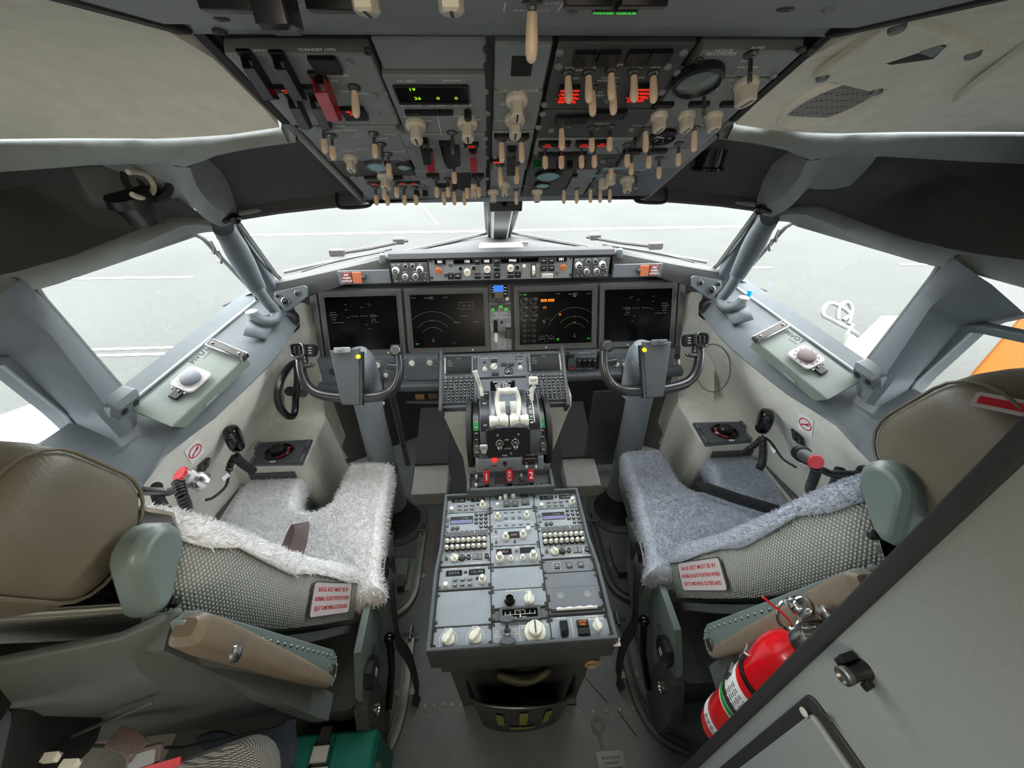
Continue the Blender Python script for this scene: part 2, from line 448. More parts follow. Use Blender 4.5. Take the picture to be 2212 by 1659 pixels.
# post between the side windows
f = resample([at(40, 600, x=-.93), G2, F2, at(300, 900, x=-.985)], 12)
rg = resample([V((-.955, .70, 1.35)), at(76, 712, x=-.93), at(208, 887, x=-.95), at(262, 945, x=-.94)], 12)
re = resample([V((-1.0, .64, 1.30)), at(0, 772, x=-1.0), at(147, 897, x=-1.06), at(205, 955, x=-1.04)], 12)
m = Mb(); m.add(rails([[p+V((-.06, .02, 0)) for p in f], f, [lerp(p, q, .12)+V((.01, 0, 0)) for p, q in zip(f, rg)], [lerp(p, q, .85)+V((.012, 0, 0)) for p, q in zip(f, rg)], [lerp(p, q, .15)+V((.006, 0, 0)) for p, q in zip(rg, re)], re, [p+V((-.05, -.0, 0)) for p in re]]))
both('trim_8', m, 'trim_blue_grey', ang=50)
# bracket with two holes at the foot of that post
fr0 = frame(at(255, 872, x=-.955), at(285, 850, x=-.955)-at(225, 895, x=-.955), V((.45, 0, .9)))
m = Mb(); m.add(box(.085, .055, .05, .012, .012), fr0, 0)
for u in (-.018, .018): m.add(cyl(.009, .024, .0262, 14), fr0 @ Tm(u, 0, 0), 1)
both('trim_9', m, ['trim_blue_grey', 'black_matte'])
# ledge under the side windows
so = resample([at(612, 622, x=-.80), C2, lerp(C2, F2, .5), F2, V((-1.03, .70, 1.0)), V((-1.08, -.5, 1.0))], 24)
si = resample([at(628, 655, x=-.765), at(531, 772, x=-.80), at(372, 928, x=-.87), at(330, 985, x=-.885), V((-.905, -.5, .965))], 24)
sl = resample([at(645, 700, x=-.745), at(600, 772, x=-.757), at(540, 832, x=-.785), at(462, 906, x=-.82), at(335, 1000, x=-.865), at(285, 1080, x=-.88), V((-.895, -.5, .915))], 24)
m = Mb(); m.add(rails([[p+V((-.05, 0, .02)) for p in so], so, [lerp(p, q, .5)+V((0, 0, -.006)) for p, q in zip(so, si)], [lerp(p, q, .93) for p, q in zip(so, si)], [p+V((.006, 0, -.008)) for p in si], [lerp(p, q, .9)+V((.008, 0, 0)) for p, q in zip(si, sl)], sl, [p+V((-.03, 0, -.012)) for p in sl], [p+V((-.09, 0, .03)) for p in sl]]))
both('trim_10', m, 'trim_blue_grey', ang=50)
# side walls below the ledge
w0 = resample([at(650, 690, x=-.80), at(640, 720, x=-.815), at(560, 820, x=-.845), at(462, 906, x=-.875), at(335, 1000, x=-.915), V((-.94, -.5, .95))], 24)
w1 = [V((p.x-.03, p.y+.0, .80)) for p in w0]; w2 = [V((p.x-.17, p.y, .56)) for p in w0]; w3 = [V((p.x-.20, p.y, .0)) for p in w0]
m = Mb(); m.add(rails([[p+V((-.012, 0, .035)) for p in w0], w0, [lerp(a, b, .5) for a, b in zip(w0, w1)], w1, [lerp(a, b, .5)+V((-.01, 0, 0)) for a, b in zip(w1, w2)], w2, w3])); WALL = m; both('wall', m, 'sidewall_beige', ang=60)
# forward cheek of the foot well: from the panel side to the console
ck = [at(684, 668, x=-.77), at(690, 760, x=-.755), at(697, 900, z=.55), at(752, 990, z=.28)]
ck2 = [V((-.86, 1.42, 1.06)), V((-.9, 1.46, .85)), V((-.92, 1.5, .55)), V((-.92, 1.5, .2))]
ck3 = [V((w0[0].x-.02, 1.36, 1.06)), V((-.86, 1.34, .85)), V((-.95, 1.34, .55)), V((-.95, 1.3, .2))]
m = Mb(); m.add(rails([resample(ck, 8), [lerp(a, b, .5)+V((0, .05, 0)) for a, b in zip(resample(ck, 8), resample(ck3, 8))], resample(ck3, 8)])); both('wall_front', m, 'sidewall_beige', ang=60)
# foot-well end, floor, rear bulkhead
nl = [V((-.97, 1.30, 1.09)), V((-.84, 1.36, 1.13)), V((-.55, 1.52, 1.165)), V((-.28, 1.66, 1.18)), V((0, 1.80, 1.185)), V((.28, 1.66, 1.18)), V((.55, 1.52, 1.165)), V((.84, 1.36, 1.13)), V((.97, 1.30, 1.09))]
m = Mb(); m.add(rails([nl, [V((p.x*1.02, p.y+.26, .95)) for p in nl], [V((p.x*1.02, p.y+.26, .45)) for p in nl], [V((p.x*1.02, p.y+.26, -.01)) for p in nl]])); struct('wall_nose', m, 'screw_dark')
m = Mb(); m.add(box(2.6, 3.4, .06, c=(0, .5, -.03)))
fl = struct('floor', m, 'floor_grey')
rv = Mb()
def rivet(x, y, r=.006): rv.add(lathe([(r, 0), (r*.8, r*.35), (r*.3, r*.5)], 8), Tm(x, y, 0))
for px, py in [(878, 1528), (898, 1528), (918, 1525), (937, 1525), (957, 1522), (975, 1522), (996, 1522)]: p = at(px, py, z=0); rivet(p.x, p.y)
for i in range(9):
    for yy in (.565, .435): rivet(-.40+.05*i, yy, .004); rivet(.15+.045*i, yy-.02, .005)
for i in range(10): rivet(-.33, .6+.055*i, .003); rivet(.33, .6+.055*i, .003); rivet(.40-.02*i, .40, .003)
struct('rivets', rv, 'floor_metal', parent=fl)
m = Mb()
seam = [at(1245, 1522, z=.001), at(1312, 1518, z=.001), at(1375, 1590, z=.001), at(1420, 1650, z=.001)]
for a, b in zip(seam, seam[1:]): m.add(box(.0025, (b-a).length, .002), aim(a, b) @ Rx(-90) @ Tm(0, (b-a).length/2, 0))
a, b = at(1245, 1522, z=.001), at(1262, 1650, z=.001); m.add(box(.0025, (b-a).length, .002), aim(a, b) @ Rx(-90) @ Tm(0, (b-a).length/2, 0))
struct('seams', m, 'black_matte', parent=fl)
m = Mb(); m.add(box(2.7, .04, 2.1, c=(0, -.60, .95))); struct('wall_back', m, 'door_grey')
for s, nm in ((-1, 'wall_rear_left'), (1, 'wall_rear_right')):
    m = Mb(); m.add(box(.03, 1.0, 1.1, c=(s*1.12, -.06, .5))); m.add(box(.03, .85, .5, c=(s*1.10, -.13, 1.55))); struct(nm, m, 'sidewall_beige')
# centre post of the windscreen
m = Mb(); po = [(.036, -.02), (.036, .012), (.026, .03), (-.026, .03), (-.036, .012), (-.036, -.02)]
m.add(sweep([V((0, 1.745, 1.19)), V((0, 1.19, 1.45))], [(x, -y) for x, y in po]))
cp = struct('trim_11', m, 'liner_grey', ang=50)
m = Mb()
for s in (-1, 1):
    m.add(sweep([V((s*.043, 1.745, 1.195)), V((s*.043, 1.19, 1.455))], rrect(.012, .03, .003)))
struct('edge_strip', m, 'liner_grey', parent=cp)
# ------------------------------------------------------------------ ground outside
GZ = -2.75
mt = mat('apron', '333531', .9, var=.14, scale=.25)
nt = mt.node_tree; b = nt.nodes['Principled BSDF']; tc = nt.nodes['Texture Coordinate']
n2 = nt.nodes.new('ShaderNodeTexNoise'); n2.inputs['Scale'].default_value = 9; n2.inputs['Detail'].default_value = 8; n2.inputs['Roughness'].default_value = .8
r2 = nt.nodes.new('ShaderNodeValToRGB'); r2.color_ramp.elements[0].color = (.5, .5, .5, 1); r2.color_ramp.elements[1].color = (1, 1, 1, 1); r2.color_ramp.elements[0].position = .35; r2.color_ramp.elements[1].position = .6
mx = nt.nodes.new('ShaderNodeMix'); mx.data_type = 'RGBA'; mx.blend_type = 'MULTIPLY'; mx.inputs['Factor'].default_value = .55
src = b.inputs['Base Color'].links[0].from_socket
nt.links.new(tc.outputs['Object'], n2.inputs['Vector']); nt.links.new(n2.outputs['Fac'], r2.inputs['Fac']); nt.links.new(src, mx.inputs[6]); nt.links.new(r2.outputs['Color'], mx.inputs[7]); nt.links.new(mx.outputs[2], b.inputs['Base Color'])
mat('line_paint', 'f4f4f0', .8, var=.03)
m = Mb(); m.add(([(-90, -40, GZ), (90, -40, GZ), (90, 140, GZ), (-90, 140, GZ)], [(0, 1, 2, 3)])); gr = struct('ground', m, 'apron')
m = Mb(); lz = GZ+.012
def line(a, b, w):
    a, b = at(*a, z=lz), at(*b, z=lz); d = (b-a).normalized(); n = V((-d.y, d.x, 0))*w/2
    m.add(([a-n, b-n, b+n, a+n], [(0, 1, 2, 3)]))
line((300, 512), (1990, 482), .34)
line((60, 603), (415, 598), .16); line((1575, 576), (1668, 578), .16); line((1945, 571), (2212, 569), .16)
line((120, 757), (560, 745), .10); line((120, 770), (520, 760), .10)
line((900, 430), (945, 485), .10)
struct('line_markings', m, 'line_paint', parent=gr)
# ------------------------------------------------------------------ shared controls
def mk(name, mats, *gs):
    m = Mb()
    for g in gs:
        g = list(g); m.add(g[0], g[1] if len(g) > 1 else None, g[2] if len(g) > 2 else 0)
    return m.mesh(name, mats)
BAT = mk('bat', 'dull_steel', (lathe([(.0062, 0), (.0062, .0015), (.0042, .003), (.0038, .005), (.0025, .006), (.0027, .022)], 12),))
TIP = mk('tip', 'tip_ivory', (lathe([(.0026, .017), (.0046, .0178), (.0050, .022), (.0053, .030), (.0046, .035), (.0024, .0378), (1e-5, .0383)], 12),))
TIPL = mk('tip_long', 'tip_ivory', (lathe([(.0028, .005), (.0042, .006), (.0053, .024), (.0052, .031), (.0040, .0355), (.0018, .0375), (1e-5, .0378)], 12),))
TIPS = mk('tip_steel', 'steel', (lathe([(.0021, .021), (.0026, .026), (.0031, .030), (.0022, .033), (1e-5, .034)], 12),))
TIPW = mk('tip_white', 'lever_white', (lathe([(.0022, .012), (.0040, .013), (.0046, .020), (.0040, .026), (1e-5, .029)], 12),))
COLLAR = mk('collar', 'screw_dark', (lathe([(.0085, 0), (.0085, .0012), (.006, .0014), (.006, 0)], 14, False),))
SCREW = mk('screw', 'screw_dark', (lathe([(.0052, 0), (.0052, .0022), (.0044, .0034), (.0022, .0034), (.0014, .0024), (1e-5, .0024)], 10),), (box(.0062, .0011, .0006, c=(0, 0, .0034)),))
SCREWP = mk('screw_p', 'panel_grey', (lathe([(.0050, 0), (.0050, .0018), (.0036, .0032), (1e-5, .0032)], 10),), (box(.0062, .0010, .0006, c=(0, 0, .0032)),))
def knobmesh(name, r, h, cap=None):
    """bar knob: round skirt and a raised grip"""
    return mk(name, ['knob_ivory', 'dark_print'], (lathe([(r, 0), (r*1.02, h*.2), (r*.9, h*.3), (r*.86, h*.34)], 20),), (ext(inset([(x*r*.82, y*r*.82) for x, y in [(-.45, -1), (.45, -1), (.72, -.3), (.72, .35), (.45, 1), (-.45, 1), (-.72, .35), (-.72, -.3)]], 0), h*.3, h, r*.14),), (box(r*.16, r*1.2, .0006, c=(0, r*.1, h)), None, 1))
KN = knobmesh('knob', .0125, .024); KNB = knobmesh('knob_big', .0155, .028)
def roundknob(name, r, h, ma='knob_ivory', fl=14):
    pr = []
    pts = [(r*(1 if k % 2 else .93)*cos(PI*k/fl), r*(1 if k % 2 else .93)*sin(PI*k/fl)) for k in range(2*fl)]
    return mk(name, ma, (ext(pts, 0, h, r*.12),))
RK = roundknob('round_knob', .0095, .020, 'knob_grey'); RKW = roundknob('round_knob_w', .0088, .017, 'lever_white')
def dualknob(name, r, h): return mk(name, 'lever_white', (lathe([(r, 0), (r*1.02, h*.35), (r*.9, h*.42), (r*.62, h*.43), (r*.64, h*.9), (r*.5, h), (1e-5, h)], 16),))
DK = dualknob('dual_knob', .0092, .024)
_bm = {}
def bmesh_(w, h, d, ma, r=.0012):
    k = (round(w, 4), round(h, 4), round(d, 4), ma)
    if k not in _bm: _bm[k] = mk('button', ma, (ext(rrect(w, h, min(r, w/4, h/4), 2), 0, d, min(.0007, d/3)),))
    return _bm[k]
def lever(th, mx, kind='s', tilt=0):
    b = th.inst('toggle_switch', BAT, mx @ Rx(tilt))
    th.inst('switch_tip', {'s': TIP, 'l': TIPL, 'm': TIPS, 'w': TIPW}[kind], mx @ Rx(tilt), b)
    th.inst('collar', COLLAR, mx, b); return b
def knob(th, mx, me=None, name='selector_knob'): return th.inst(name, me or KN, mx)
def guard_mesh(ma, L=.036):
    pr = [(-.004, .0), (.004, .0), (.006, .010), (.004, .013)]
    m = Mb()
    # hinged cover: two cheeks and a bridge running outwards and forward
    for s in (-1, 1): m.add(([(s*.0065, .008, .0), (s*.0065, .004, .014), (s*.0065, -L*.7, .026), (s*.0065, -L, .018), (s*.0065, -L*.55, .006), (s*.0065, -.006, 0), (s*.005, .008, .0), (s*.005, .004, .014), (s*.005, -L*.7, .026), (s*.005, -L, .018), (s*.005, -L*.55, .006), (s*.005, -.006, 0)],
        [(0, 1, 2, 3, 4, 5), (11, 10, 9, 8, 7, 6)]+[(i, (i+1) % 6, 6+(i+1) % 6, 6+i) for i in range(6)]))
    m.add(([(-.0065, .004, .014), (.0065, .004, .014), (.0065, -L*.7, .026), (-.0065, -L*.7, .026), (.0065, -L, .018), (-.0065, -L, .018)], [(0, 1, 2, 3), (3, 2, 4, 5)]))
    m.add(([(-.0065, .004, .0155), (.0065, .004, .0155), (.0065, -L*.7, .0275), (-.0065, -L*.7, .0275), (.0065, -L-.001, .0185), (-.0065, -L-.001, .0185)], [(0, 1, 2, 3), (3, 2, 4, 5)]))
    return m.mesh('guard', ma)
GB, GR = guard_mesh('guard_black'), guard_mesh('guard_red')
GB2 = guard_mesh('guard_black', .05)
def guard(th, mx, me): 
    g = th.inst('switch_guard', me, mx); th.inst('guard_hinge', bmesh_(.016, .014, .004, 'black_plastic'), mx @ Tm(0, .006, 0), g); return g
def annun(th, mx, w, h, rows=2, lit=None, ma='black_plastic', txt=None):
    a = th.inst('indicator_light', bmesh_(w, h, .006, ma), mx)
    if lit:
        for r, t in enumerate(txt or ['']):
            n = len(txt or [1]); th.mark(box(w*.86, .0008, .0004), mx @ Tm(0, h*.42-h*.9*r/n, .0064), lit) if t.startswith('-') else None
            th.txt(t.lstrip('-'), h*.62/n, mx @ Tm(0, h*.5-h*(r+.5)/n, .0064), lit, sx=.9)
    return a
def screws(th, P, pts, me=None, h=0):
    for p in pts: th.inst('fastener', me or SCREW, P.P(*p, h) @ Tm(0, 0, h) if 0 else P.mx(*P.px(*p, h), h, random.uniform(0, 180)))
# ------------------------------------------------------------------ overhead panels
OV = Fr((0, .578, 1.695), (1, 0, 0), (0, -(1.036-.578), 1.695-1.455))
OH = .0  # face of the modules is the measured plane
def omod(name, label, x0, x1, v0, v1, ma='panel_grey', th_=.018, cat='control panel', ch=.002, h=0):
    t = Th(name, label, cat, OV.mx((x0+x1)/2, -(v0+v1)/2, -th_).translation, 'overhead panel modules')
    m = Mb(); m.add(ext(rrect(x1-x0-.003, v1-v0-.003, .003, 2), h-th_, h, ch), OV.mx((x0+x1)/2, -(v0+v1)/2)); t.part('faceplate', m, ma)
    return t
# carrier frame behind the modules
m = Mb(); m.add(ext(rrect(.70, .56), -.10, -.017), OV.mx(0.005, -.255))
for s in (-1, 1): m.add(ext(rrect(.012, .56, .002), -.03, -.012, .001), OV.mx(.004+s*.350, -.255))
m.add(box(.74, .20, .03, c=(0, .47, 1.728)))
oc = struct('ceiling_frame', m, 'screw_dark')
for s in (-1, 1):
    b = Mb(); b.add(ext(rrect(.014, .40, .004), -.10, -.006, .003), OV.mx(.004+s*.358, -.345)); struct('edge_strip', b, 'liner_grey', parent=oc)
m = Mb(); m.add(rails([resample([V((x, .5, 1.707)), V((x, .545, 1.7068)), V((x, .576, 1.6985))], 6) for x in (-.37, .37)])); struct('cross_strip', m, 'panel_grey', parent=oc, solid=.01)
for s in (-1, 1):
    b = Mb(); b.add(ext(rrect(.012, .20, .003), -.08, -.004), OV.mx(.002+s*.354, -.08)); struct('side_seal', b, 'black_matte', parent=oc)
    b = Mb(); b.add(box(.016, .50, .05, .002), Tm(s*.357-.003, .32, 1.722)); struct('side_seal', b, 'black_matte', parent=oc)
for px, py in [(473, 62), (476, 30), (1700, 8)]: link('fastener', SCREW, oc, frame(at(px, py, z=1.702), (1, 0, 0), (0, -1, 0)) @ Sc(1.4))
AO = Fr((0, .53, 1.699), (1, 0, 0), (0, -1, 0))
t = Th('aft_overhead_panel', 'grey overhead panel cut off by the top edge, with long toggle marked BRIGHT', 'control panel', (0, .4, 1.71), 'overhead panel modules')
m = Mb(); m.add(ext(rrect(.70, .40, .003), -.01, 0, .0015), AO.mx(-.004, .205)); t.part('faceplate', m, 'panel_grey')
lever(t, AO.P(1150, 4), 'l', 0)
for p in ((775, -95), (968, -95)): knob(t, AO.P(*p), KN)
m = Mb(); m.add(box(.024, .03, .026, .003, .003), AO.P(602, -14) @ Tm(0, .012, .010)); t.part('switch_guard', m, 'guard_black')
annun(t, AO.P(1330, 6), .036, .012, txt=['NOSE GEAR'], lit='lit_green'); annun(t, AO.P(1270, -6), .036, .012); annun(t, AO.P(1390, -6), .036, .012)
annun(t, AO.P(735, 4), .05, .016); annun(t, AO.P(508, 4), .05, .016)
t.txt('OFF', .010, AO.P(1188, 6) @ Tm(0, 0, .0004)); t.txt('BRIGHT', .009, AO.P(1148, 22) @ Tm(0, 0, .0004)); t.txt('ON', .009, AO.P(652, 8) @ Tm(0, 0, .0004))
for p in ((1090, 15), (1210, 15), (680, 12)): t.mark(box(.0012, .03, .0004), AO.P(*p) @ Tm(0, 0, .0002))
screws(t, AO, [(1235, 22), (1790, 20)], SCREWP); t.done()

def T_(t, s, px, py, size=.0062, al='CENTER'): t.txt(s, size, OV.P(px, py) @ Tm(0, 0, .0004), al=al)
def lv(t, k, *pts, tilt=0):
    for p in pts: lever(t, OV.P(*p), k, tilt)
# column 1
t = omod('flight_control_panel', 'overhead panel of black and red guarded switches, FLT CONTROL lettering', -.344, -.176, .022, .178)
for p in ((538, 122), (606, 124), (636, 212), (683, 212)): guard(t, OV.P(*p), GB2 if p[1] < 200 else GB)
guard(t, OV.P(693, 170) @ Sc(1.25), GR)
lever(t, OV.P(765, 188), 'l')
annun(t, OV.P(703, 136), .032, .026); annun(t, OV.P(628, 187), .060, .010, lit='lit_red', txt=['LOW QUANTITY', 'LOW PRESSURE'])
annun(t, OV.P(765, 241), .034, .028, lit='lit_red', txt=['FEEL DIFF', 'PRESS', ' ', ' '])
for a in [('FLT CONTROL', 549, 109), ('STANDBY HYD', 685, 107), ('ALTERNATE FLAPS', 710, 163), ('A', 525, 115, .005), ('B', 586, 115, .005), ('OFF', 722, 174, .005), ('ARM', 744, 197, .005), ('DOWN', 783, 202, .005), ('YAW DAMPER', 723, 272, .005)]: T_(t, *a)
screws(t, OV, [(755, 135), (808, 205), (816, 243), (652, 277)], SCREWP); t.done()
t = omod('navigation_source_panel', 'overhead panel lettered NAVIGATION, ivory-tipped toggles and one selector knob', -.338, -.184, .180, .302)
lv(t, 's', (716, 292), (807, 288), (838, 332)); lv(t, 'm', (824, 311)); lever(t, OV.P(698, 276), 's')
knob(t, OV.P(757, 340, 0), KN)
for a in [('NAVIGATION', 745, 281), ('VHF NAV', 722, 285, .0048), ('IRS', 803, 283, .0048), ('DISPLAYS', 782, 322, .0052), ('SOURCE', 752, 326, .0048), ('CONTROL PANEL', 853, 327, .0048), ('BOTH', 770, 296, .004), ('ON 1', 772, 290, .004), ('BOTH ON', 842, 290, .004), ('NORMAL', 830, 299, .004), ('AUTO', 735, 334, .004)]: T_(t, *a)
screws(t, OV, [(862, 283), (866, 342), (872, 343), (713, 343)], SCREWP); t.done()
t = omod('fuel_gauge_panel', 'overhead panel strip with two round chromed gauges below the navigation toggles', -.334, -.19, .304, .372, 'dark_grey')
for p, r in (((815, 356), .023), ((872, 357), .014)):
    m = Mb(); m.add(lathe([(r, 0), (r, .006), (r*.86, .007), (r*.84, .004), (1e-5, .003)], 28), OV.P(*p)); g = t.part('gauge', m, 'dull_steel')
    m = Mb(); m.add(lathe([(r*.85, .0045), (r*.5, .0065), (1e-5, .007)], 28), OV.P(*p)); t.part('glass', m, 'gauge_pale', g)
t.done()
t = omod('fuel_pump_panel', 'pale overhead panel of fuel pump toggles glowing red at their bases', -.330, -.19, .374, .498, 'panel_grey')
knob(t, OV.P(832, 377, 0), KNB); lv(t, 's', (855, 386), (829, 392), (811, 404), (835, 405), (872, 404), (897, 404))
for p in ((811, 399), (872, 398), (896, 398)): annun(t, OV.P(*p) @ Tm(0, .012, -.003), .026, .010, lit='lit_red', txt=['LOW', 'PRESSURE'])
annun(t, OV.P(856, 381), .024, .010); annun(t, OV.P(800, 381), .024, .010)
for p in ((815, 378), (870, 380), (885, 384)): t.mark(box(.0009, .03, .0003), OV.P(*p) @ Tm(0, 0, .0003), 'dark_print')
for a in [('CROSS FEED', 832, 372, .0048), ('CTR', 855, 396, .004), ('FWD', 880, 396, .004)]: T_(t, *a)
screws(t, OV, [(765, 382), (905, 384), (912, 400)], SCREWP); t.done()
# column 2
t = omod('blanking_plate', 'plain overhead blanking plate above the meter display', -.172, -.040, .003, .058, 'panel_grey', h=-.004)
screws(t, OV, [(1052, 105), (1053, 140), (795, 108)]); t.done()
t = omod('electrical_meter_panel', 'overhead meter panel with green digits on a black display', -.176, -.042, .060, .202, th_=.024)
dm = OV.P(935, 203, 0)
m = Mb(); m.add(ring(rrect(.1, .041, .003), rrect(.094, .035, .002), 0, .003, .0008), dm); ds = t.part('display', m, 'black_plastic')
m = Mb(); m.add(box(.094, .036, .0006), dm @ Tm(0, 0, .0006)); t.part('screen', m, 'screen_glass', ds)
for s, x, y in (('19', -.026, .0115), ('26', -.022, -.008), ('0', .006, -.008), ('0', .031, -.008)): t.txt(s, .0085, dm @ Tm(x, y, .0013), 'lit_yellow_green', sx=1.15)
for s, px, py in (('DC AMPS', 877, 175), ('CPS FREQ', 976, 174), ('DC VOLTS', 888, 228), ('AC AMPS', 945, 228), ('AC VOLTS', 1000, 227), ('BAT', 905, 259), ('TEST', 925, 261), ('GEN', 1000, 258), ('INV', 1032, 258)): T_(t, s, px, py, .0058)
for k in (-1, 0, 1): annun(t, OV.P(927, 239) @ Tm(k*.0235, 0, 0), .0228, .008)
knob(t, OV.P(898, 266), KNB); knob(t, OV.P(1009, 262), KNB); lv(t, 'm', (976, 286))
t.mark(box(.108, .0012, .0004), OV.P(950, 251)); t.mark(box(.0012, .045, .0004), OV.P(950, 274))
m = Mb(); m.add(cyl(.0055, 0, .014, 14, .001), OV.P(1010, 238)); t.part('push_button', m, 'black_plastic')
screws(t, OV, [(830, 200), (1048, 197), (846, 246), (1052, 244)], SCREWP); t.done()
t = omod('electrical_power_panel', 'overhead panel with two red guarded switches and a black guard between them', -.188, -.044, .204, .345)
guard(t, OV.P(916, 305), GB); guard(t, OV.P(926, 327) @ Sc(.95), GR); guard(t, OV.P(1022, 327) @ Sc(.95), GR)
m = Mb(); m.add(loft([[(-.017, -.012, 0), (.017, -.012, 0), (.017, .010, 0), (-.017, .010, 0)], [(-.014, -.022, .016), (.016, -.022, .016), (.016, .002, .006), (-.010, .002, .006)], [(-.008, -.030, .024), (.015, -.028, .020), (.016, -.006, .009), (.0, -.006, .009)]]), OV.P(972, 318)); t.part('switch_guard', m, 'guard_black')
annun(t, OV.P(965, 306), .026, .010); annun(t, OV.P(1018, 309), .026, .010, lit='lit_red', txt=['STANDBY', 'PWR OFF'])
lv(t, 's', (980, 352))
for a in [('STANDBY POWER', 990, 315, .005), ('GRD POWER', 975, 334, .005), ('DISCONNECT', 925, 316, .0045)]: T_(t, *a)
screws(t, OV, [(880, 320), (1046, 316), (1048, 298), (1050, 340)], SCREWP); t.done()
t = omod('generator_panel', 'pale overhead panel of generator toggles at the forward end of the second column', -.192, -.046, .347, .498)
lv(t, 's', (942, 386), (967, 386), (1008, 388), (1033, 386)); 
m = Mb(); m.add(loft([[(-.016, -.012, 0), (.016, -.012, 0), (.016, .012, 0), (-.016, .012, 0)], [(-.010, -.026, .020), (.014, -.026, .020), (.014, 0, .008), (-.010, 0, .008)]]), OV.P(1000, 378)); t.part('switch_guard', m, 'guard_black')
for p in ((935, 376), (1032, 376), (958, 398), (990, 400)): annun(t, OV.P(*p), .026, .011)
for a in [('GEN 1', 942, 381, .005), ('APU GEN', 988, 381, .005), ('GEN 2', 1033, 381, .005)]: T_(t, *a)
knob(t, OV.P(1022, 402, 0), KN); screws(t, OV, [(913, 385), (1052, 385)], SCREWP); t.done()
# column 3
t = omod('spare_panel', 'narrow overhead plate with a black square opening', -.033, .036, .003, .092, 'panel_grey')
m = Mb(); m.add(ext(rrect(.026, .036, .002), -.002, .0006), OV.P(1127, 143)); t.part('opening', m, 'black_matte'); screws(t, OV, [(1133, 97), (1120, 180)], SCREWP); t.done()
t = omod('cabin_lights_panel', 'narrow overhead panel lettered CIRCUIT BREAKER with two stacked ivory knobs', -.034, .037, .094, .196)
knob(t, OV.P(1116, 211), KNB); knob(t, OV.P(1112, 254), KNB)
for a in [('CIRCUIT BREAKER', 1121, 195, .0066), ('BRIGHT', 1113, 203, .005), ('OFF', 1086, 225, .006), ('OFF', 1082, 261, .006), ('PANEL', 1105, 244, .004)]: T_(t, *a)
screws(t, OV, [(1081, 206), (1138, 261)], SCREWP); t.done()
t = omod('equipment_cooling_panel', 'narrow overhead panel with two ivory toggles and a tall black guard', -.036, .036, .198, .350)
lv(t, 'l', (1083, 301), (1126, 301)); annun(t, OV.P(1105, 290), .058, .008); guard(t, OV.P(1105, 322) @ Sc(1.1), GB2); annun(t, OV.P(1073, 344), .018, .014, lit='lit_red', txt=['OFF'])
for a in [('EQUIP COOLING', 1106, 285, .0058), ('NORM', 1100, 300, .004), ('ALTN', 1102, 307, .005), ('EMER EXIT LIGHTS', 1105, 322, .005)]: T_(t, *a)
lv(t, 'l', (1080, 356), (1115, 354)); screws(t, OV, [(1070, 338), (1144, 300)], SCREWP); t.done()
t = omod('chime_panel', 'narrow overhead panel with one ivory selector near the windscreen post', -.040, .034, .352, .50)
knob(t, OV.P(1089, 398), KN); T_(t, 'WIPER', 1089, 393, .005); t.done()
# column 4
t = omod('window_heat_panel', 'overhead panel of five long ivory toggles under four dark indicators, SIDE FWD lettering', .040, .205, .003, .137, 'dark_grey')
for k, p in enumerate(((1262, 122), (1314, 121), (1376, 120), (1424, 119))): annun(t, OV.P(*p), .026, .022)
lv(t, 'l', (1227, 157), (1271, 156), (1320, 151), (1369, 155), (1411, 157), (1279, 189), (1324, 186), tilt=-4)
for a in [('SIDE', 1231, 147), ('FWD', 1275, 146), ('OVHT', 1322, 142), ('FWD', 1378, 145), ('SIDE', 1417, 144), ('OFF', 1251, 151, .005), ('ON', 1244, 169, .005), ('ON', 1386, 167, .005), ('PWR TEST', 1318, 168, .005), ('PROBE', 1302, 174, .005), ('A', 1283, 180, .005), ('B', 1331, 178, .005), ('ON', 1297, 199, .005), ('HEAT', 1297, 206, .005), ('WINDOW HEAT', 1325, 139, .0045)]: T_(t, *a)
for p, tx in (((1227, 199), ['-CAPT PITOT', '-L ELEV PITOT', '-L ALPHA VANE', '-TEMP PROBE']), ((1379, 197), ['-F/O PITOT', '-R ELEV PITOT', '-R ALPHA VANE', '-AUX PITOT'])): annun(t, OV.P(*p), .028, .034, lit='lit_red', txt=tx)
screws(t, OV, [(1207, 142), (1209, 112), (1443, 142), (1477, 112), (1312, 216)], SCREWP); t.done()
t = omod('anti_ice_panel', 'dark overhead panel lettered ANTI-ICE with three toggles under dark indicators', .040, .215, .139, .222, 'dark_grey')
for p in ((1218, 254), (1252, 253), (1296, 244), (1334, 243)): annun(t, OV.P(*p), .026, .018)
lv(t, 'l', (1213, 271)); lv(t, 's', (1278, 275), (1317, 273))
for a in [('ANTI-ICE', 1300, 267), ('WING', 1212, 265, .005), ('ENG', 1290, 278, .004), ('OFF', 1234, 267, .004), ('ON', 1228, 275, .004)]: T_(t, *a)
screws(t, OV, [(1176, 225), (1172, 245), (1163, 274), (1190, 281)], SCREWP); t.done()
t = omod('hydraulic_pump_panel', 'pale overhead panel of four toggles below four red-lit hydraulic indicators', .040, .212, .224, .285)
for p in ((1182, 307), (1214, 307), (1262, 306), (1300, 305)): annun(t, OV.P(*p), .030, .013, lit='lit_red', txt=['LOW', 'PRESSURE'])
lv(t, 's', (1177, 316), (1212, 316), (1256, 315), (1284, 314)); t.done()
t = omod('door_warning_panel', 'dark overhead panel with green and red push buttons and small red caption', .040, .212, .287, .352, 'dark_grey')
annun(t, OV.P(1178, 331), .026, .012); annun(t, OV.P(1214, 331), .034, .012, lit='lit_red', txt=['EQUIP', ' ']); annun(t, OV.P(1250, 330), .030, .012)
for p, c in (((1161, 350), 'green_cap'), ((1257, 349), 'red_cap')):
    m = Mb(); m.add(lathe([(.0085, 0), (.0085, .006), (.007, .0065), (.007, .011), (.005, .013), (1e-5, .0135)], 16), OV.P(*p)); t.part('push_button', m, c, label=('green' if c[0] == 'g' else 'red')+' push button')
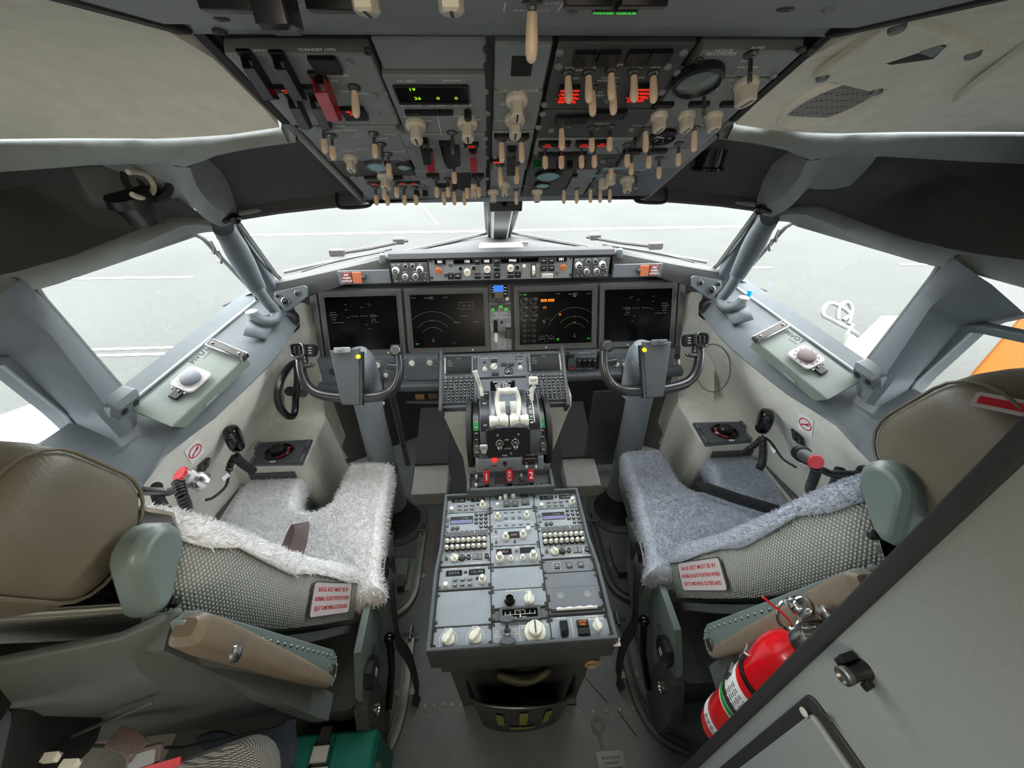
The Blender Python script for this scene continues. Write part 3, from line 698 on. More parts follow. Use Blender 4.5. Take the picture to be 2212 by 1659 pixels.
knob(t, OV.P(1231, 348), roundknob('small_dark', .006, .014, 'black_plastic')); knob(t, OV.P(1209, 350), roundknob('small_dark2', .006, .018, 'black_plastic')); t.done()
t = omod('cabin_pressure_gauge_panel', 'overhead panel with two pale round pressure gauges stacked one over the other', .036, .135, .354, .50, 'dark_grey')
for p, r in (((1184, 377), .026), ((1172, 397), .017)):
    m = Mb(); m.add(lathe([(r*1.08, 0), (r*1.08, .005), (r*.95, .007), (r*.92, .004), (1e-5, .003)], 28), OV.P(*p)); g = t.part('gauge', m, 'black_plastic')
    m = Mb(); m.add(lathe([(r*.93, .0045), (r*.5, .006), (1e-5, .0064)], 28), OV.P(*p)); t.part('glass', m, 'gauge_pale', g)
t.done()
t = omod('cabin_altitude_panel', 'narrow overhead strip with one small dark push hole beside the pale gauges', .137, .186, .354, .50)
knob(t, OV.P(1243, 376), roundknob('small_dark3', .005, .006, 'black_plastic')); screws(t, OV, [(1250, 366)], SCREWP); t.done()
# column 5
t = omod('voice_recorder_panel', 'overhead panel lettered VOICE RECORDER with a bare metal toggle', .216, .345, .016, .066, th_=.026)
lv(t, 'm', (1622, 116)); T_(t, 'VOICE', 1564, 109, .0075); T_(t, 'RECORDER', 1558, 116, .0075); T_(t, 'AUTO', 1636, 103, .006); T_(t, 'ON', 1606, 131, .005); screws(t, OV, [(1510, 128), (1732, 105), (1752, 108)]); t.done()
t = omod('air_temperature_panel', 'overhead panel with one large round gauge and four ivory temperature knobs', .212, .345, .068, .190)
m = Mb(); m.add(lathe([(.032, 0), (.032, .010), (.028, .012), (.027, .006), (1e-5, .005)], 32), OV.P(1508, 165)); g = t.part('gauge', m, 'black_plastic')
m = Mb(); m.add(lathe([(.027, .0065), (.015, .0085), (1e-5, .009)], 32), OV.P(1508, 165)); t.part('glass', m, 'gauge_glass', g)
knob(t, OV.P(1612, 178, 0) @ Rz(-20), KNB); lv(t, 'm', (1522, 199))
for p in ((1433, 222), (1510, 221), (1578, 221)): annun(t, OV.P(*p), .030, .008)
for p in ((1424, 248), (1483, 247), (1543, 247)): knob(t, OV.P(*p) @ Rz(-15), KN)
for a in [('AIR TEMP', 1615, 145), ('TRIM AIR', 1533, 192), ('CONT CAB', 1436, 231, .005), ('FWD CAB', 1500, 231, .005), ('AFT CAB', 1560, 231, .005), ('SUPPLY DUCT', 1570, 164, .004), ('PASS CAB', 1590, 186, .004), ('C   WARM', 1425, 240, .004), ('C   WARM', 1485, 240, .004), ('C   WARM', 1545, 240, .004)]: T_(t, *a)
screws(t, OV, [(1463, 156), (1430, 198), (1590, 153), (1670, 163)], SCREWP); t.done()
t = omod('bleed_air_panel', 'pale overhead panel with a dark-faced round dial between two ivory toggles', .222, .350, .192, .262)
lv(t, 'l', (1395, 277), (1500, 276))
m = Mb(); m.add(lathe([(.023, 0), (.023, .006), (.020, .008), (.019, .004), (1e-5, .003)], 28), OV.P(1432, 292)); g = t.part('gauge', m, 'black_plastic')
m = Mb()
for k in range(5): m.add(box(.0012, .006, .0004), OV.P(1432, 292) @ Rz(40+k*55) @ Tm(0, .013, .0042))
m.add(box(.0015, .017, .0006), OV.P(1432, 292) @ Rz(70) @ Tm(0, .006, .0045)); t.part('scale', m, 'white_print', g)
for a in [('RECIRC FAN', 1385, 271, .005), ('DUCT PRESSURE', 1445, 283, .0045), ('R RECIRC', 1510, 271, .005)]: T_(t, *a)
screws(t, OV, [(1364, 279), (1483, 295), (1330, 312), (1484, 316)], SCREWP); t.done()
t = omod('pack_control_panel', 'pale overhead panel of bleed toggles with flow lines, beyond the round dial', .218, .352, .264, .352)
lv(t, 's', (1355, 312), (1402, 316), (1466, 310), (1320, 344), (1364, 332), (1424, 341))
for p in ((1365, 324), (1420, 323)): annun(t, OV.P(*p), .034, .012)
for a, b in (((1335, 325), 30), ((1390, 322), 0), ((1448, 322), -30)): t.mark(box(.0015, .028, .0003), OV.P(*a) @ Rz(b) @ Tm(0, 0, .0002), 'dark_print')
for a in [('L PACK', 1362, 307, .0048), ('ISOLATION VALVE', 1413, 309, .0045), ('R PACK', 1470, 306, .0048), ('WING-BODY OVERHEAT', 1385, 318, .0045)]: t.txt(a[0], a[3], OV.P(*a[1:3]) @ Tm(0, 0, .0004), 'dark_print')
screws(t, OV, [(1388, 331), (1303, 348), (1440, 345)], SCREWP); t.done()
t = omod('pressurization_panel', 'forward overhead panel with pale windows, two ridged knobs and one ivory selector', .188, .356, .354, .50, 'panel_blue_grey')
for p, w_ in (((1318, 364), .030), ((1344, 364), .020), ((1384, 367), .024), ((1290, 380), .024), ((1330, 379), .022)): 
    m = Mb(); m.add(box(w_, .008, .001), OV.P(*p)); t.part('window', m, 'gauge_pale')
knob(t, OV.P(1319, 377), roundknob('ridged', .0105, .020, 'knob_ivory', 16)); knob(t, OV.P(1303, 389), roundknob('ridged2', .0105, .018, 'knob_ivory', 16)); knob(t, OV.P(1355, 386) @ Rz(10), KNB); lv(t, 'm', (1374, 373))
for a in [('FLT ALT', 1318, 371, .005), ('LAND ALT', 1296, 385, .005), ('AUTO', 1362, 380, .004)]: T_(t, *a)
screws(t, OV, [(1408, 363), (1275, 390), (1262, 388)], SCREWP); t.done()
# bottom lip with the light switches
t = Th('lighting_switch_panel', 'sloping strip of pale light toggles along the windscreen end of the overhead', 'control panel', OV.mx(0, -.52).translation, 'overhead panel modules')
LP = Fr(OV.mx(0, -.502).translation, (1, 0, 0), (0, -.93, .37))
m = Mb(); m.add(ext(rrect(.69, .045, .004), -.03, 0, .002), LP.mx(.004, -.0235)); t.part('faceplate', m, 'panel_blue_grey')
for p in ((958, 410), (980, 410), (1002, 410), (1115, 409), (1218, 407), (1246, 407), (1276, 405), (1297, 405), (1318, 405)): lever(t, LP.P(*p) @ Sc(.85), 'l')
for p in ((1065, 412), (1160, 412), (1022, 402)): knob(t, LP.P(*p), KN)
for p in ((900, 412), (918, 412)): knob(t, LP.P(*p), roundknob('lip_dark', .006, .012, 'black_plastic'))
for a in [('LANDING', 980, 402), ('APU', 1066, 402), ('L ENGINE START R', 1120, 402), ('LOGO', 1218, 400), ('POSITION', 1248, 400), ('WING', 1300, 399)]: t.txt(a[0], .005, LP.P(a[1], a[2]) @ Tm(0, 0, .0004))
t.done()
# compass on the windscreen post head
t = Th('standby_compass', 'small dark compass box where the windscreen post meets the overhead', 'compass', (0, 1.17, 1.43))
m = Mb(); m.add(box(.09, .05, .032, .004, .004), frame((0.004, 1.165, 1.428), (1, 0, 0), (0, .9, .4))); t.part('body', m, 'screw_dark')
m = Mb(); m.add(cyl(.008, 0, .006, 14, .001), frame((.0, 1.14, 1.428), (1, 0, 0), (0, .4, .9))); t.part('lens', m, 'black_gloss'); t.done()
# ------------------------------------------------------------------ glareshield
t = Th('glareshield', 'dark grey padded glareshield under the windscreen, around the row of mode buttons', 'glareshield', (0, 1.45, 1.15))
def gs(x):
    """section of the coaming at half-width x: rear lip low/high, crest, windscreen base"""
    a = abs(x)
    f = max(0, (a-.385)/.42)
    ztop = 1.232-.078*min(1, f)**.9 if a > .385 else 1.232
    yl = 1.335-.03*f
    zlow = 1.150-.05*f if a > .42 else 1.225
    # windscreen base line from A1 to C1
    wy = 1.75-(1.75-C1.y)*min(1, a/.78); wz = 1.20-(1.20-C1.z)*min(1, a/.78)
    return yl, zlow, ztop, wy, wz
def gsx(sgn):
    L = []
    for a in [0, .1, .2, .3, .36, .384]:
        y, zl, zt, wy, wz = gs(a); x = sgn*a
        L.append([V((x, y+.03, zl+.0)), V((x, y-.004, zl+.002)), V((x, y-.008, zt-.002)), V((x, y+.006, zt+.008)), V((x, y+.05, zt+.012)), V((x, lerp((0, y, 0), (0, wy, 0), .6).y, (zt+wz)/2+.006)), V((x, wy+.03, wz-.008))])
    return L
rowsL = []
for a in [-.385, -.3, -.2, -.1, 0, .1, .2, .3, .385]:
    y, zl, zt, wy, wz = gs(abs(a)); rowsL.append([V((a, y+.06, zl-.002)), V((a, y-.012, zl-.002)), V((a, y-.016, zl+.006)), V((a, y-.002, zt+.012)), V((a, y+.05, zt+.010)), V((a, y*.4+wy*.6, (zt*.4+wz*.6)+.006)), V((a, wy+.03, wz-.006))])
m = Mb(); m.add(loft(rowsL, False, False, False)); t.part('centre_coaming', m, 'glare_top', ang=40)
for s in (-1, 1):
    R_ = []
    for a in [.383, .42, .47, .53, .6, .66, .72, .775, .80]:
        y, zl, zt, wy, wz = gs(a); x = s*a
        low = {.383: 1.150, .42: 1.148, .47: 1.147, .53: 1.146}.get(a, 1.146-.075*((a-.53)/.27)**1.0)
        wy = max(wy, y+.03)
        R_.append([V((x, y+.16, low+.01)), V((x, y+.02, low)), V((x, y, low+.005)), V((x, y-.004, lerp((0, 0, low), (0, 0, zt), .6).z)), V((x, y+.006, zt)), V((x, y+.03, zt+.006)), V((x, y*.4+wy*.6, zt*.4+wz*.6+.006)), V((x, wy+.02, wz-.006))])
    m = Mb(); m.add(loft(R_, False, False, False)); t.part('side_coaming', m, 'glare_grey', ang=40)
    # warning light block
    GF = Fr((s*.5, 1.322, 1.172), (1, 0, 0), (0, .15, 1))
    px = (708, 742) if s < 0 else None
    bx = Mb(); bx.add(ext(rrect(.175, .046, .003), -.02, .004, .002), GF.mx(-s*.026, 0)); wl = t.part('warning_light_recess', bx, 'console_dark')
    for k, (ma, tx) in enumerate((('lit_red_soft', ['FIRE', 'WARN', 'CUTOUT']), ('lit_orange', ['MASTER', 'CAUTION', 'RECALL']))):
        b = t.inst('warning_button', bmesh_(.030, .036, .008, 'red_cap' if k == 0 else 'orange_button'), GF.mx(s*.030-s*.034*k, 0, .004))
        for r, q in enumerate(tx): t.txt(q, .0085, GF.mx(s*.030-s*.034*k, .010-.010*r, .0124), 'white_print' if k == 0 else 'lit_orange')
    m = Mb(); m.add(cyl(.007, 0, .014, 12, .002), GF.mx(-s*.027, 0, .004)); t.part('knob', m, 'black_plastic')
    # eyeball air/lamps plate at the outer corner
    P0 = at(668, 618, y=1.29) if s < 0 else at(1510, 590, y=1.29)
    if s > 0: P0 = V((-P0.x if False else .716, 1.285, P0.z))
    else: P0 = V((-.716, 1.285, P0.z))
    EF = Fr((P0.x, P0.y+.004, 1.128), (1, 0, 0), (0, .25, 1))
    m = Mb(); poly = [(-.055, .012), (.045, .030), (.055, .024), (.05, -.006), (-.02, -.052), (-.035, -.052), (-.062, -.012)]
    if s > 0: poly = [(-x, y) for x, y in reversed(poly)]
    poly.reverse() if sum(x1*y2-x2*y1 for (x1, y1), (x2, y2) in zip(poly, poly[1:]+poly[:1])) < 0 else 0
    m.add(ext(poly, -.004, .004, .001), EF.mx(0, 0)); t.part('corner_plate', m, 'trim_blue_grey')
    for (x, y, r) in ((-.024, -.020, .014), (.022, .006, .011), (-.046, .000, .008)):
        m = Mb(); m.add(lathe([(r, .003), (r, .007), (r*.75, .0085), (r*.7, .004), (1e-5, .004)], 18), EF.mx(-s*x, y)); e = t.part('lamp_socket', m, 'dull_steel')
        m = Mb(); m.add(ball(r*.5, 10), EF.mx(-s*x, y, .006)); t.part('bulb', m, 'black_gloss', e)
    m = Mb(); m.add(ext(rrect(.05, .075, .02, 5), -.015, .018, .006), frame((s*.765, 1.31, 1.02), (1, 0, s*.2), (-s*.2, .1, 1))); t.part('end_pad', m, 'rubber')
    m = Mb(); q = [V((s*.40, 1.36, 1.245)), V((s*.58, 1.40, 1.205)), V((s*.70, 1.37, 1.180))]; m.add(sweep(spline(q, 4), rrect(.012, .004, .001))); t.part('edge_strip', m, 'leather_armrest' if 0 else 'liner_dark')
    m = Mb(); m.add(lathe([(.012, 0), (.014, .01), (.010, .028), (1e-5, .034)], 14), frame((s*.405, 1.335, 1.215), (1, 0, 0), (0, 1, 0))); t.part('knob', m, 'trim_blue_grey')
m = Mb(); m.add(ext(rrect(.155, .05, .006), 0, .008, .003), frame((-.003, 1.415, 1.238), (1, 0, 0), (0, 1, -.06))); pp = t.part('data_plate', m, 'paper_white', label='white plate on the crest')
m = Mb(); m.add(ext(rrect(.175, .012, .003), -.004, .004, .001), frame((.01, 1.45, 1.240), (1, 0, 0), (0, 1, -.06))); t.part('plate_bracket', m, 'webbing_brown')
t.txt('737', .02, frame((.0, 1.415, 1.2465), (1, 0, 0), (0, 1, -.06)), 'dark_print'); t.done()
for px in (910, 1020, 1150, 1250):
    pass
# ------------------------------------------------------------------ mode control panel and its two side panels
MC = Fr((0, 1.322, 1.151), (1, 0, 0), (0, .06, 1))
def crop(x0, y0, k): return lambda cx, cy: (x0+cx/k, y0+cy/k)
q = crop(840, 530, 4.424)
t = Th('mode_control_panel', 'long grey autopilot panel with white digital windows set in the glareshield', 'control panel', (0, 1.34, 1.15))
cx0 = (MC.px(*q(382, 230))[0]+MC.px(*q(1753, 210))[0])/2; wd = MC.px(*q(1753, 210))[0]-MC.px(*q(382, 230))[0]
m = Mb(); m.add(ext(rrect(wd, .074, .002), -.03, 0, .001), MC.mx(cx0, .037)); t.part('faceplate', m, 'panel_grey')
def disp(t, P, pt, w, h, s, sz, ma='lit_white', off=0):
    o = P.P(*pt); m = Mb(); m.add(ring(rrect(w, h, .002), rrect(w-.006, h-.006, .001), 0, .003, .0008), o); d = t.part('display', m, 'black_plastic')
    m = Mb(); m.add(box(w-.005, h-.005, .0006), o @ Tm(0, 0, .0006)); t.part('screen', m, 'screen_glass', d)
    if s: t.txt(s, sz, o @ Tm(off, 0, .0013), ma)
k_ = 1/4.424*1.58/836
for c, w, s, of in (((490, 158), 90, '081', 0), ((712, 155), 160, '100', .012), ((935, 151), 90, '080', 0), ((1160, 146), 160, '9900', .008), ((1345, 141), 155, '', 0), ((1650, 132), 86, '081', 0)): disp(t, MC, q(*c), w*k_, .020, s, .013, off=of)
for c in ((593, 293), (660, 292), (848, 290), (940, 287), (1033, 285), (843, 150), (1030, 147), (1033, 213), (1162, 280), (1233, 278), (1478, 148), (1552, 145), (1478, 217), (1552, 215)): t.inst('push_button', bmesh_(.021, .021, .007, 'black_plastic'), MC.P(*q(*c)))
for s, c in (('N1', (593, 287)), ('SPEED', (660, 286)), ('LVL CHG', (848, 284)), ('HDG SEL', (940, 281)), ('APP', (1033, 279)), ('VNAV', (843, 144)), ('LNAV', (1030, 141)), ('VOR LOC', (1033, 207)), ('ALT HLD', (1162, 274)), ('V/S', (1233, 272)), ('CMD', (1478, 142)), ('CMD', (1552, 139)), ('CWS', (1478, 211)), ('CWS', (1552, 209))): t.txt(s, .0052, MC.P(*q(*c)) @ Tm(0, 0, .0074))
RKO = mk('course_knob', 'orange_button', (lathe([(.0105, 0), (.0105, .012), (.009, .015), (1e-5, .0155)], 18),))
RKI = mk('ivory_knob', 'knob_ivory', (lathe([(.012, 0), (.012, .003), (.0105, .004), (.0105, .016), (.009, .018), (.008, .0165), (1e-5, .0165)], 20),))
RKD = mk('dark_knob', ['black_plastic', 'white_print'], (lathe([(.0075, 0), (.0075, .006), (.006, .007), (1e-5, .006)], 16),), (ring(circ(.0098, 20), circ(.0083, 20), 0, .0008), None, 1))
for c in ((476, 238), (1663, 207)): t.inst('course_knob', RKO, MC.P(*q(*c)))
for c in ((940, 225), (1162, 213), (750, 252)): t.inst('selector_knob', RKI, MC.P(*q(*c)))
for c in ((685, 222), (812, 218), (1227, 212)): t.inst('push_button', RKD, MC.P(*q(*c)))
for c in ((585, 190), (540, 287), (1610, 265)): lever(t, MC.P(*q(*c)) @ Sc(.7), 'm', 10)
m = Mb(); m.add(lathe([(.006, 0), (.006, .006), (1e-5, .007)], 14), MC.P(*q(1291, 195))); t.part('push_button', m, 'lever_white')
m = Mb(); m.add(ring(rrect(.018, .046, .003), rrect(.013, .041, .002), 0, .002, .0006), MC.P(*q(1381, 240))); t.part('wheel_surround', m, 'black_plastic')
m = Mb(); mm = MC.P(*q(1381, 240)) @ Ry(90)
m.add(ext([(x, y) for x, y in [((.018 if k % 2 else .0165)*cos(PI*k/12), (.018 if k % 2 else .0165)*sin(PI*k/12)) for k in range(24)]], -.005, .005, .001), mm); t.part('thumb_wheel', m, 'knob_ivory')
m = Mb(); m.add(ext(rrect(.040, .016, .0015), 0, .009, .002), MC.P(*q(1512, 287))); t.part('disengage_bar', m, 'knob_grey')
screws(t, MC, [q(397, 145), q(412, 310), q(1737, 115), q(1733, 280)])
for s, c in (('COURSE', (490, 130)), ('IAS/MACH', (690, 126)), ('HEADING', (935, 123)), ('ALTITUDE', (1160, 117)), ('VERT SPEED', (1345, 113)), ('COURSE', (1650, 107)), ('A/T ARM', (583, 168)), ('F/D', (540, 262)), ('DN', (1424, 200)), ('UP', (1424, 282)), ('A/P ENGAGE', (1515, 116)), ('10', (905, 190)), ('30', (985, 188)), ('DISENGAGE', (1512, 256))): t.txt(s, .0045, MC.P(*q(*c)) @ Tm(0, 0, .0003))
m = None; t.done()
for s, ox, nm, lb in ((-1, 0, 'left', 'captain display control panel of small knobs, left end of the glareshield row'), (1, 0, 'right', 'first officer display control panel of small knobs, right end of the glareshield row')):
    t = Th('display_control_panel', lb, 'control panel', (s*.31, 1.32, 1.15), 'display control panels')
    c0, c1 = ((30, 260), (380, 240)) if s < 0 else ((1762, 210), (2103, 205))
    u0, u1 = MC.px(*q(*c0))[0], MC.px(*q(*c1))[0]; cv = MC.px(*q(200, 258))[1] if s < 0 else MC.px(*q(1930, 210))[1]
    EM = MC.mx((u0+u1)/2, cv, .006)
    m = Mb(); m.add(ext(rrect(u1-u0-.002, .068, .002), -.03, 0, .0012), EM); t.part('faceplate', m, 'dark_grey')
    ww = u1-u0
    def ep(x, y): return EM @ Tm(ww*(x-.5), .068*(.5-y), 0)
    RST = mk('ring_knob', ['knob_grey', 'black_gloss'], (lathe([(.0125, 0), (.0125, .004), (.0100, .006), (.0100, .016), (.0078, .017)], 18, False),), (lathe([(.0078, .0168), (1e-5, .0172)], 18), None, 1))
    RSS = mk('ring_knob_small', ['knob_grey', 'black_gloss'], (lathe([(.0096, 0), (.0094, .012), (.0068, .013)], 18, False),), (lathe([(.0068, .0128), (1e-5, .0132)], 18), None, 1))
    for x, y in ((.13, .36), (.78, .34)): t.inst('selector_knob', RST, ep(x, y))
    for x, y in ((.36, .66), (.64, .66)): t.inst('selector_knob', RSS, ep(x, y))
    for x, y in ((.40, .18), (.59, .18)): t.inst('push_button', RKD, ep(x, y) @ Sc(.8))
    for x, y in ((.12, .68), (.91, .66)): lever(t, ep(x, y) @ Sc(.55), 'm')
    for k in range(7):
        t.inst('push_button', bmesh_(.0095, .0085, .004, 'black_plastic'), ep(.11+.13*k, .88)); t.txt(['WXR', 'STA', 'WPT', 'ARPT', 'DATA', 'POS', 'TERR'][k], .0038, ep(.11+.13*k, .88) @ Tm(0, 0, .0044))
    for tx, x, y in (('RST', .13, .36), ('STD', .78, .34), ('CTR', .36, .66), ('TFC', .64, .66)): t.txt(tx, .0046, ep(x, y) @ Tm(0, 0, .0176 if y < .5 else .0136))
    for tx, x, y in (('RADIO', .08, .09), ('MINS', .22, .09), ('BARO', .80, .09), ('FPV', .40, .07), ('MTRS', .59, .07), ('MODE', .36, .45), ('RANGE', .64, .45), ('VOR 1', .1, .52), ('VOR 2', .92, .5)): t.txt(tx, .0042, ep(x, y) @ Tm(0, 0, .0004))
    t.done()
# ------------------------------------------------------------------ instrument panel
MP = Fr((0, 1.4206, .8088), (1, 0, 0), (0, 1.525-1.4206, 1.056-.8088))
m = Mb(); m.add(ext(rrect(1.56, .34, .01), -.06, -.022, .003), MP.mx(0, .105)); 
for s in (-1, 1):
    m.add(ext(rrect(.022, .31, .004), -.05, .004, .002), MP.mx(s*.752, .115))
m.add(ext(rrect(1.5, .024, .003), -.05, .012, .004), MP.mx(0, -.020))
ip = Th('instrument_panel', 'dark grey main instrument panel that carries the four big displays', 'instrument panel', (0, 1.48, .8)); ip.part('panel', m, 'bezel_grey')
m = Mb(); m.add(box(1.52, .12, .006, c=(0, 1.44, 1.112))); ip.part('hood', m, 'black_matte'); ip.done()
def dunit(label, x0, x1, v0=-.004, v1=.262):
    t = Th('display_unit', label, 'display', MP.mx((x0+x1)/2, v0, -.02).translation, 'flat display units')
    w, h = x1-x0-.004, v1-v0; o = MP.mx((x0+x1)/2, (v0+v1)/2)
    P0 = rrect(w, h, .006); P1 = rrect(w-.042, h-.050, .003)
    m = Mb(); m.add(ext(rrect(w-.002, h-.002, .006), -.022, -.008), o); t.part('housing', m, 'dark_grey')
    m = Mb(); m.add(ring(P0, P1, -.010, .0, .002), o); b = t.part('bezel', m, 'bezel_grey')
    m = Mb(); m.add(ring(rrect(w-.028, h-.036, .01, 3), rrect(w-.030, h-.038, .01, 3), 0, .0004), o); t.part('groove', m, 'black_plastic', b)
    m = Mb(); m.add(box(w-.040, h-.048, .002), o @ Tm(0, 0, -.006)); t.part('screen', m, 'screen_glass')
    m = Mb(); m.add(lathe([(.004, 0), (.004, .001), (1e-5, .0014)], 12), o @ Tm(w*.28 if x0 < 0 else -w*.12, -h*.5+.011, 0)); t.part('sensor_dot', m, 'lever_white')
    return t, o @ Tm(0, 0, -.0046), w-.042, h-.05
def arc(r, a0, a1, th_=.0007, n=24):
    return loft([[(rr*cos(rad(a0+(a1-a0)*k/n)), rr*sin(rad(a0+(a1-a0)*k/n)), 0) for k in range(n+1)] for rr in (r, r+th_)], False, False, False)
def rect_(w, h, th_=.0006): return ring(rrect(w, h), rrect(w-2*th_, h-2*th_), 0, .0002)
def flight_display(t, o, w, h, s):
    for x, y in ((-.22*s, .36), (-.22*s, .26), (.10*s, .36), (.12*s, .33), (.0, .30), (-.2*s, .12), (.05*s, -.02), (.16*s, .07), (.2*s, .02), (.08*s, -.10)): t.txt('1 0 6', .005, o @ Tm(x*w, y*h, 0), 'lit_dim')
    for x in (-.14*s, -.08*s, .0, .06*s, .14*s, .2*s): t.mark(box(.014, .0012, .0003), o @ Tm(x*w, .14*h, 0), 'lit_dim')
    t.mark(rect_(.018, .012), o @ Tm(.15*s*w, .14*h, 0), 'lit_dim'); t.mark(rect_(.016, .010), o @ Tm(.15*s*w, .04*h, 0), 'lit_dim')
    for k in range(4): t.txt(['FLIGHT  081', 'TRANSPONDER', 'UTC  02:24', 'ELAPSED'][k], .0045, o @ Tm(-.40*s*w, (.22-.045*k)*h, 0), 'lit_dim')
    t.txt('0 A 19:19:39 06 11 : 10:34', .0045, o @ Tm(-.34*s*w, .03*h, 0), 'lit_dim')
def nav_display(t, o, w, h, cx):
    n = o @ Tm(cx*w, -.36*h, 0)
    for k, a in ((.235, 38), (.36, 45), (.52, 52)): t.mark(arc(k*h*1.05, 90-a*(1.4 if k < .3 else 1.1), 90+a*(1.4 if k < .3 else 1.1)), n, 'lit_dim')
    t.mark(ring([(0, .010), (-.005, -.005), (.005, -.005)][::-1][::1], [(0, .0075), (-.0036, -.004), (.0036, -.004)][::-1][::1], 0, .0002), n, 'lit_dim')
    t.txt('40', .005, n @ Tm(0, .37*h, 0), 'lit_dim'); t.txt('TRK 081 MAG', .0055, n @ Tm(-.01, .80*h, 0), 'lit_dim'); t.mark(rect_(.015, .010), n @ Tm(.004, .80*h, 0), 'lit_dim')
    t.txt('GS 0 TAS', .005, n @ Tm(-.07, .81*h, 0), 'lit_dim'); t.txt('POS  REF', .0048, n @ Tm(.06, .80*h, 0), 'lit_dim')
t, o, w, h = dunit('outermost display on the captain side, dark screen with faint flight symbols', -.738, -.405)
flight_display(t, o, w, h, 1); t.done()
t, o, w, h = dunit('display unit beside the standby instrument, dark map screen with faint range arcs', -.398, -.053)
nav_display(t, o, w, h, -.22)
t.txt('0 A 19:19:39', .005, o @ Tm(.12*w, -.03*h, 0), 'lit_dim'); t.txt('0 A 19:19:39', .005, o @ Tm(.38*w, -.03*h, 0), 'lit_dim'); t.mark(rect_(.06, .028), o @ Tm(.26*w, .28*h, 0), 'lit_dim')
for x in (-.01, .012): t.txt('L 12\nR 12', .005, o @ Tm(.26*w+x, .28*h, 0), 'lit_dim')
t.txt('MAP - CTR', .005, o @ Tm(.22*w, .08*h, 0), 'lit_dim'); t.txt('VOR 1', .005, o @ Tm(-.44*w, -.42*h, 0), 'lit_green'); t.txt('WXR +3', .005, o @ Tm(.06*w, -.42*h, 0), 'lit_cyan_dim'); t.done()
t, o, w, h = dunit('display unit with white engine dials and amber caption boxes', .046, .398)
for r in range(3):
    for c in range(2):
        n = o @ Tm((-.43+.13*c)*w, (.33-.155*r)*h, 0); t.mark(arc(.013, 100, 340, .0008), n, 'lit_dim'); t.mark(rect_(.017, .009), n @ Tm(.009, .008, 0), 'lit_dim'); t.txt('20.4', .006, n @ Tm(.009, .008, .0002), 'lit_dim')
        if r == 0:
            for k in range(6): t.mark(box(.0008, .004, .0003), n @ Rz(100+k*45) @ Tm(0, .0115, 0), 'lit_dim')
for r, s in enumerate(('FF', 'OIL P', 'OIL T', 'OIL Q', 'VIB')):
    for c in (-1, 1): t.mark(rect_(.012, .009), o @ Tm((-.365+.065*c)*w, (-.03-.1*r)*h, 0), 'lit_dim')
    t.txt(s, .0045, o @ Tm(-.365*w, (-.03-.1*r)*h, 0), 'lit_cyan_dim')
for c in (-.16, -.06): t.mark(box(.026, .011, .0004), o @ Tm(c*w, .335*h, 0), 'lit_amber'); t.txt('LOW OIL\nPRESSURE', .0042, o @ Tm(c*w, .335*h, .0006), 'dark_print')
t.txt('TAI', .006, o @ Tm(-.41*w, .45*h, 0), 'lit_green'); t.txt('TAT 18c', .006, o @ Tm(-.46*w, .45*h, 0), 'lit_dim'); t.txt('LE FLAPS\nTRANSIT', .005, o @ Tm(-.15*w, .20*h, 0), 'lit_amber', sx=.8)
for k in range(9): t.mark(box(.0011, .005, .0003), o @ Tm(-.12*w, -.07*h, 0) @ Rz(-150+k*36) @ Tm(0, .015, 0), 'lit_dim')
t.txt('PACK\nFLAP', .005, o @ Tm(-.16*w, -.07*h, 0), 'lit_dim')
for c in (-1, 1): n = o @ Tm((-.13+.065*c)*w, -.40*h, 0); t.mark(arc(.012, -30, 210, .001), n, 'lit_dim'); t.txt('2840', .006, n, 'lit_dim')
t.txt('CTR\n0', .005, o @ Tm(-.13*w, -.345*h, 0), 'lit_dim'); t.txt('FUEL KG', .004, o @ Tm(-.13*w, -.455*h, 0), 'lit_cyan_dim')
nav_display(t, o, w, h, .26); t.txt('TERR\nINOP', .0055, o @ Tm(.06*w, .06*h, 0), 'lit_amber', sx=.8); t.txt('MAP', .006, o @ Tm(.26*w, .40*h, 0), 'lit_amber', sx=.8); t.txt('WXR', .005, o @ Tm(.26*w, -.10*h, 0), 'lit_amber', sx=.8)
t.txt('VOR 1\n110.1', .005, o @ Tm(.03*w, -.42*h, 0), 'lit_green'); t.txt('VOR 2', .005, o @ Tm(.46*w, -.42*h, 0), 'lit_green'); t.done()
t, o, w, h = dunit('outermost display on the first officer side, dark screen behind the right yoke', .405, .738)
flight_display(t, o, w, h, -1); t.done()
# centre stack ------------------------------------------------------------------------
q = crop(1040, 590, 9.2125); pz = .0118/100*1.62*1.0
kz = 1.62/836/9.2125
t = Th('standby_instrument', 'small standby attitude screen half blue half brown with a round white knob', 'instrument', MP.P(*q(360, 560)).translation)
o = MP.P(*q(360, 348), .0); W, H = 420*kz, 430*kz*1.12
cut = .010; W2_, H2_ = W/2, H/2
po = [(W2_-cut, -H2_), (W2_, -H2_+cut), (W2_, H2_-cut), (W2_-cut, H2_), (-W2_+cut, H2_), (-W2_, H2_-cut), (-W2_, -H2_+cut), (-W2_+cut, -H2_)]
m = Mb(); m.add(ext(po, -.018, .004, .002), o); t.part('bezel', m, 'dark_grey')
m = Mb(); m.add(box(310*kz, 285*kz*1.12, .001), o @ Tm(0, .004, .0042)); s_ = t.part('screen', m, 'screen_glass')
m = Mb(); m.add(box(190*kz, 128*kz*1.12, .0006), MP.P(*q(342, 308)) @ Tm(0, 0, .005)); t.part('sky_half', m, 'lit_blue', s_)
m = Mb(); m.add(box(175*kz, 105*kz*1.12, .0006), MP.P(*q(348, 435)) @ Tm(0, 0, .005)); t.part('ground_half', m, 'lit_brown', s_)
m = Mb(); m.add(cyl(.0075, .003, .014, 16, .0015), MP.P(*q(512, 512))); t.part('knob', m, 'lever_white')
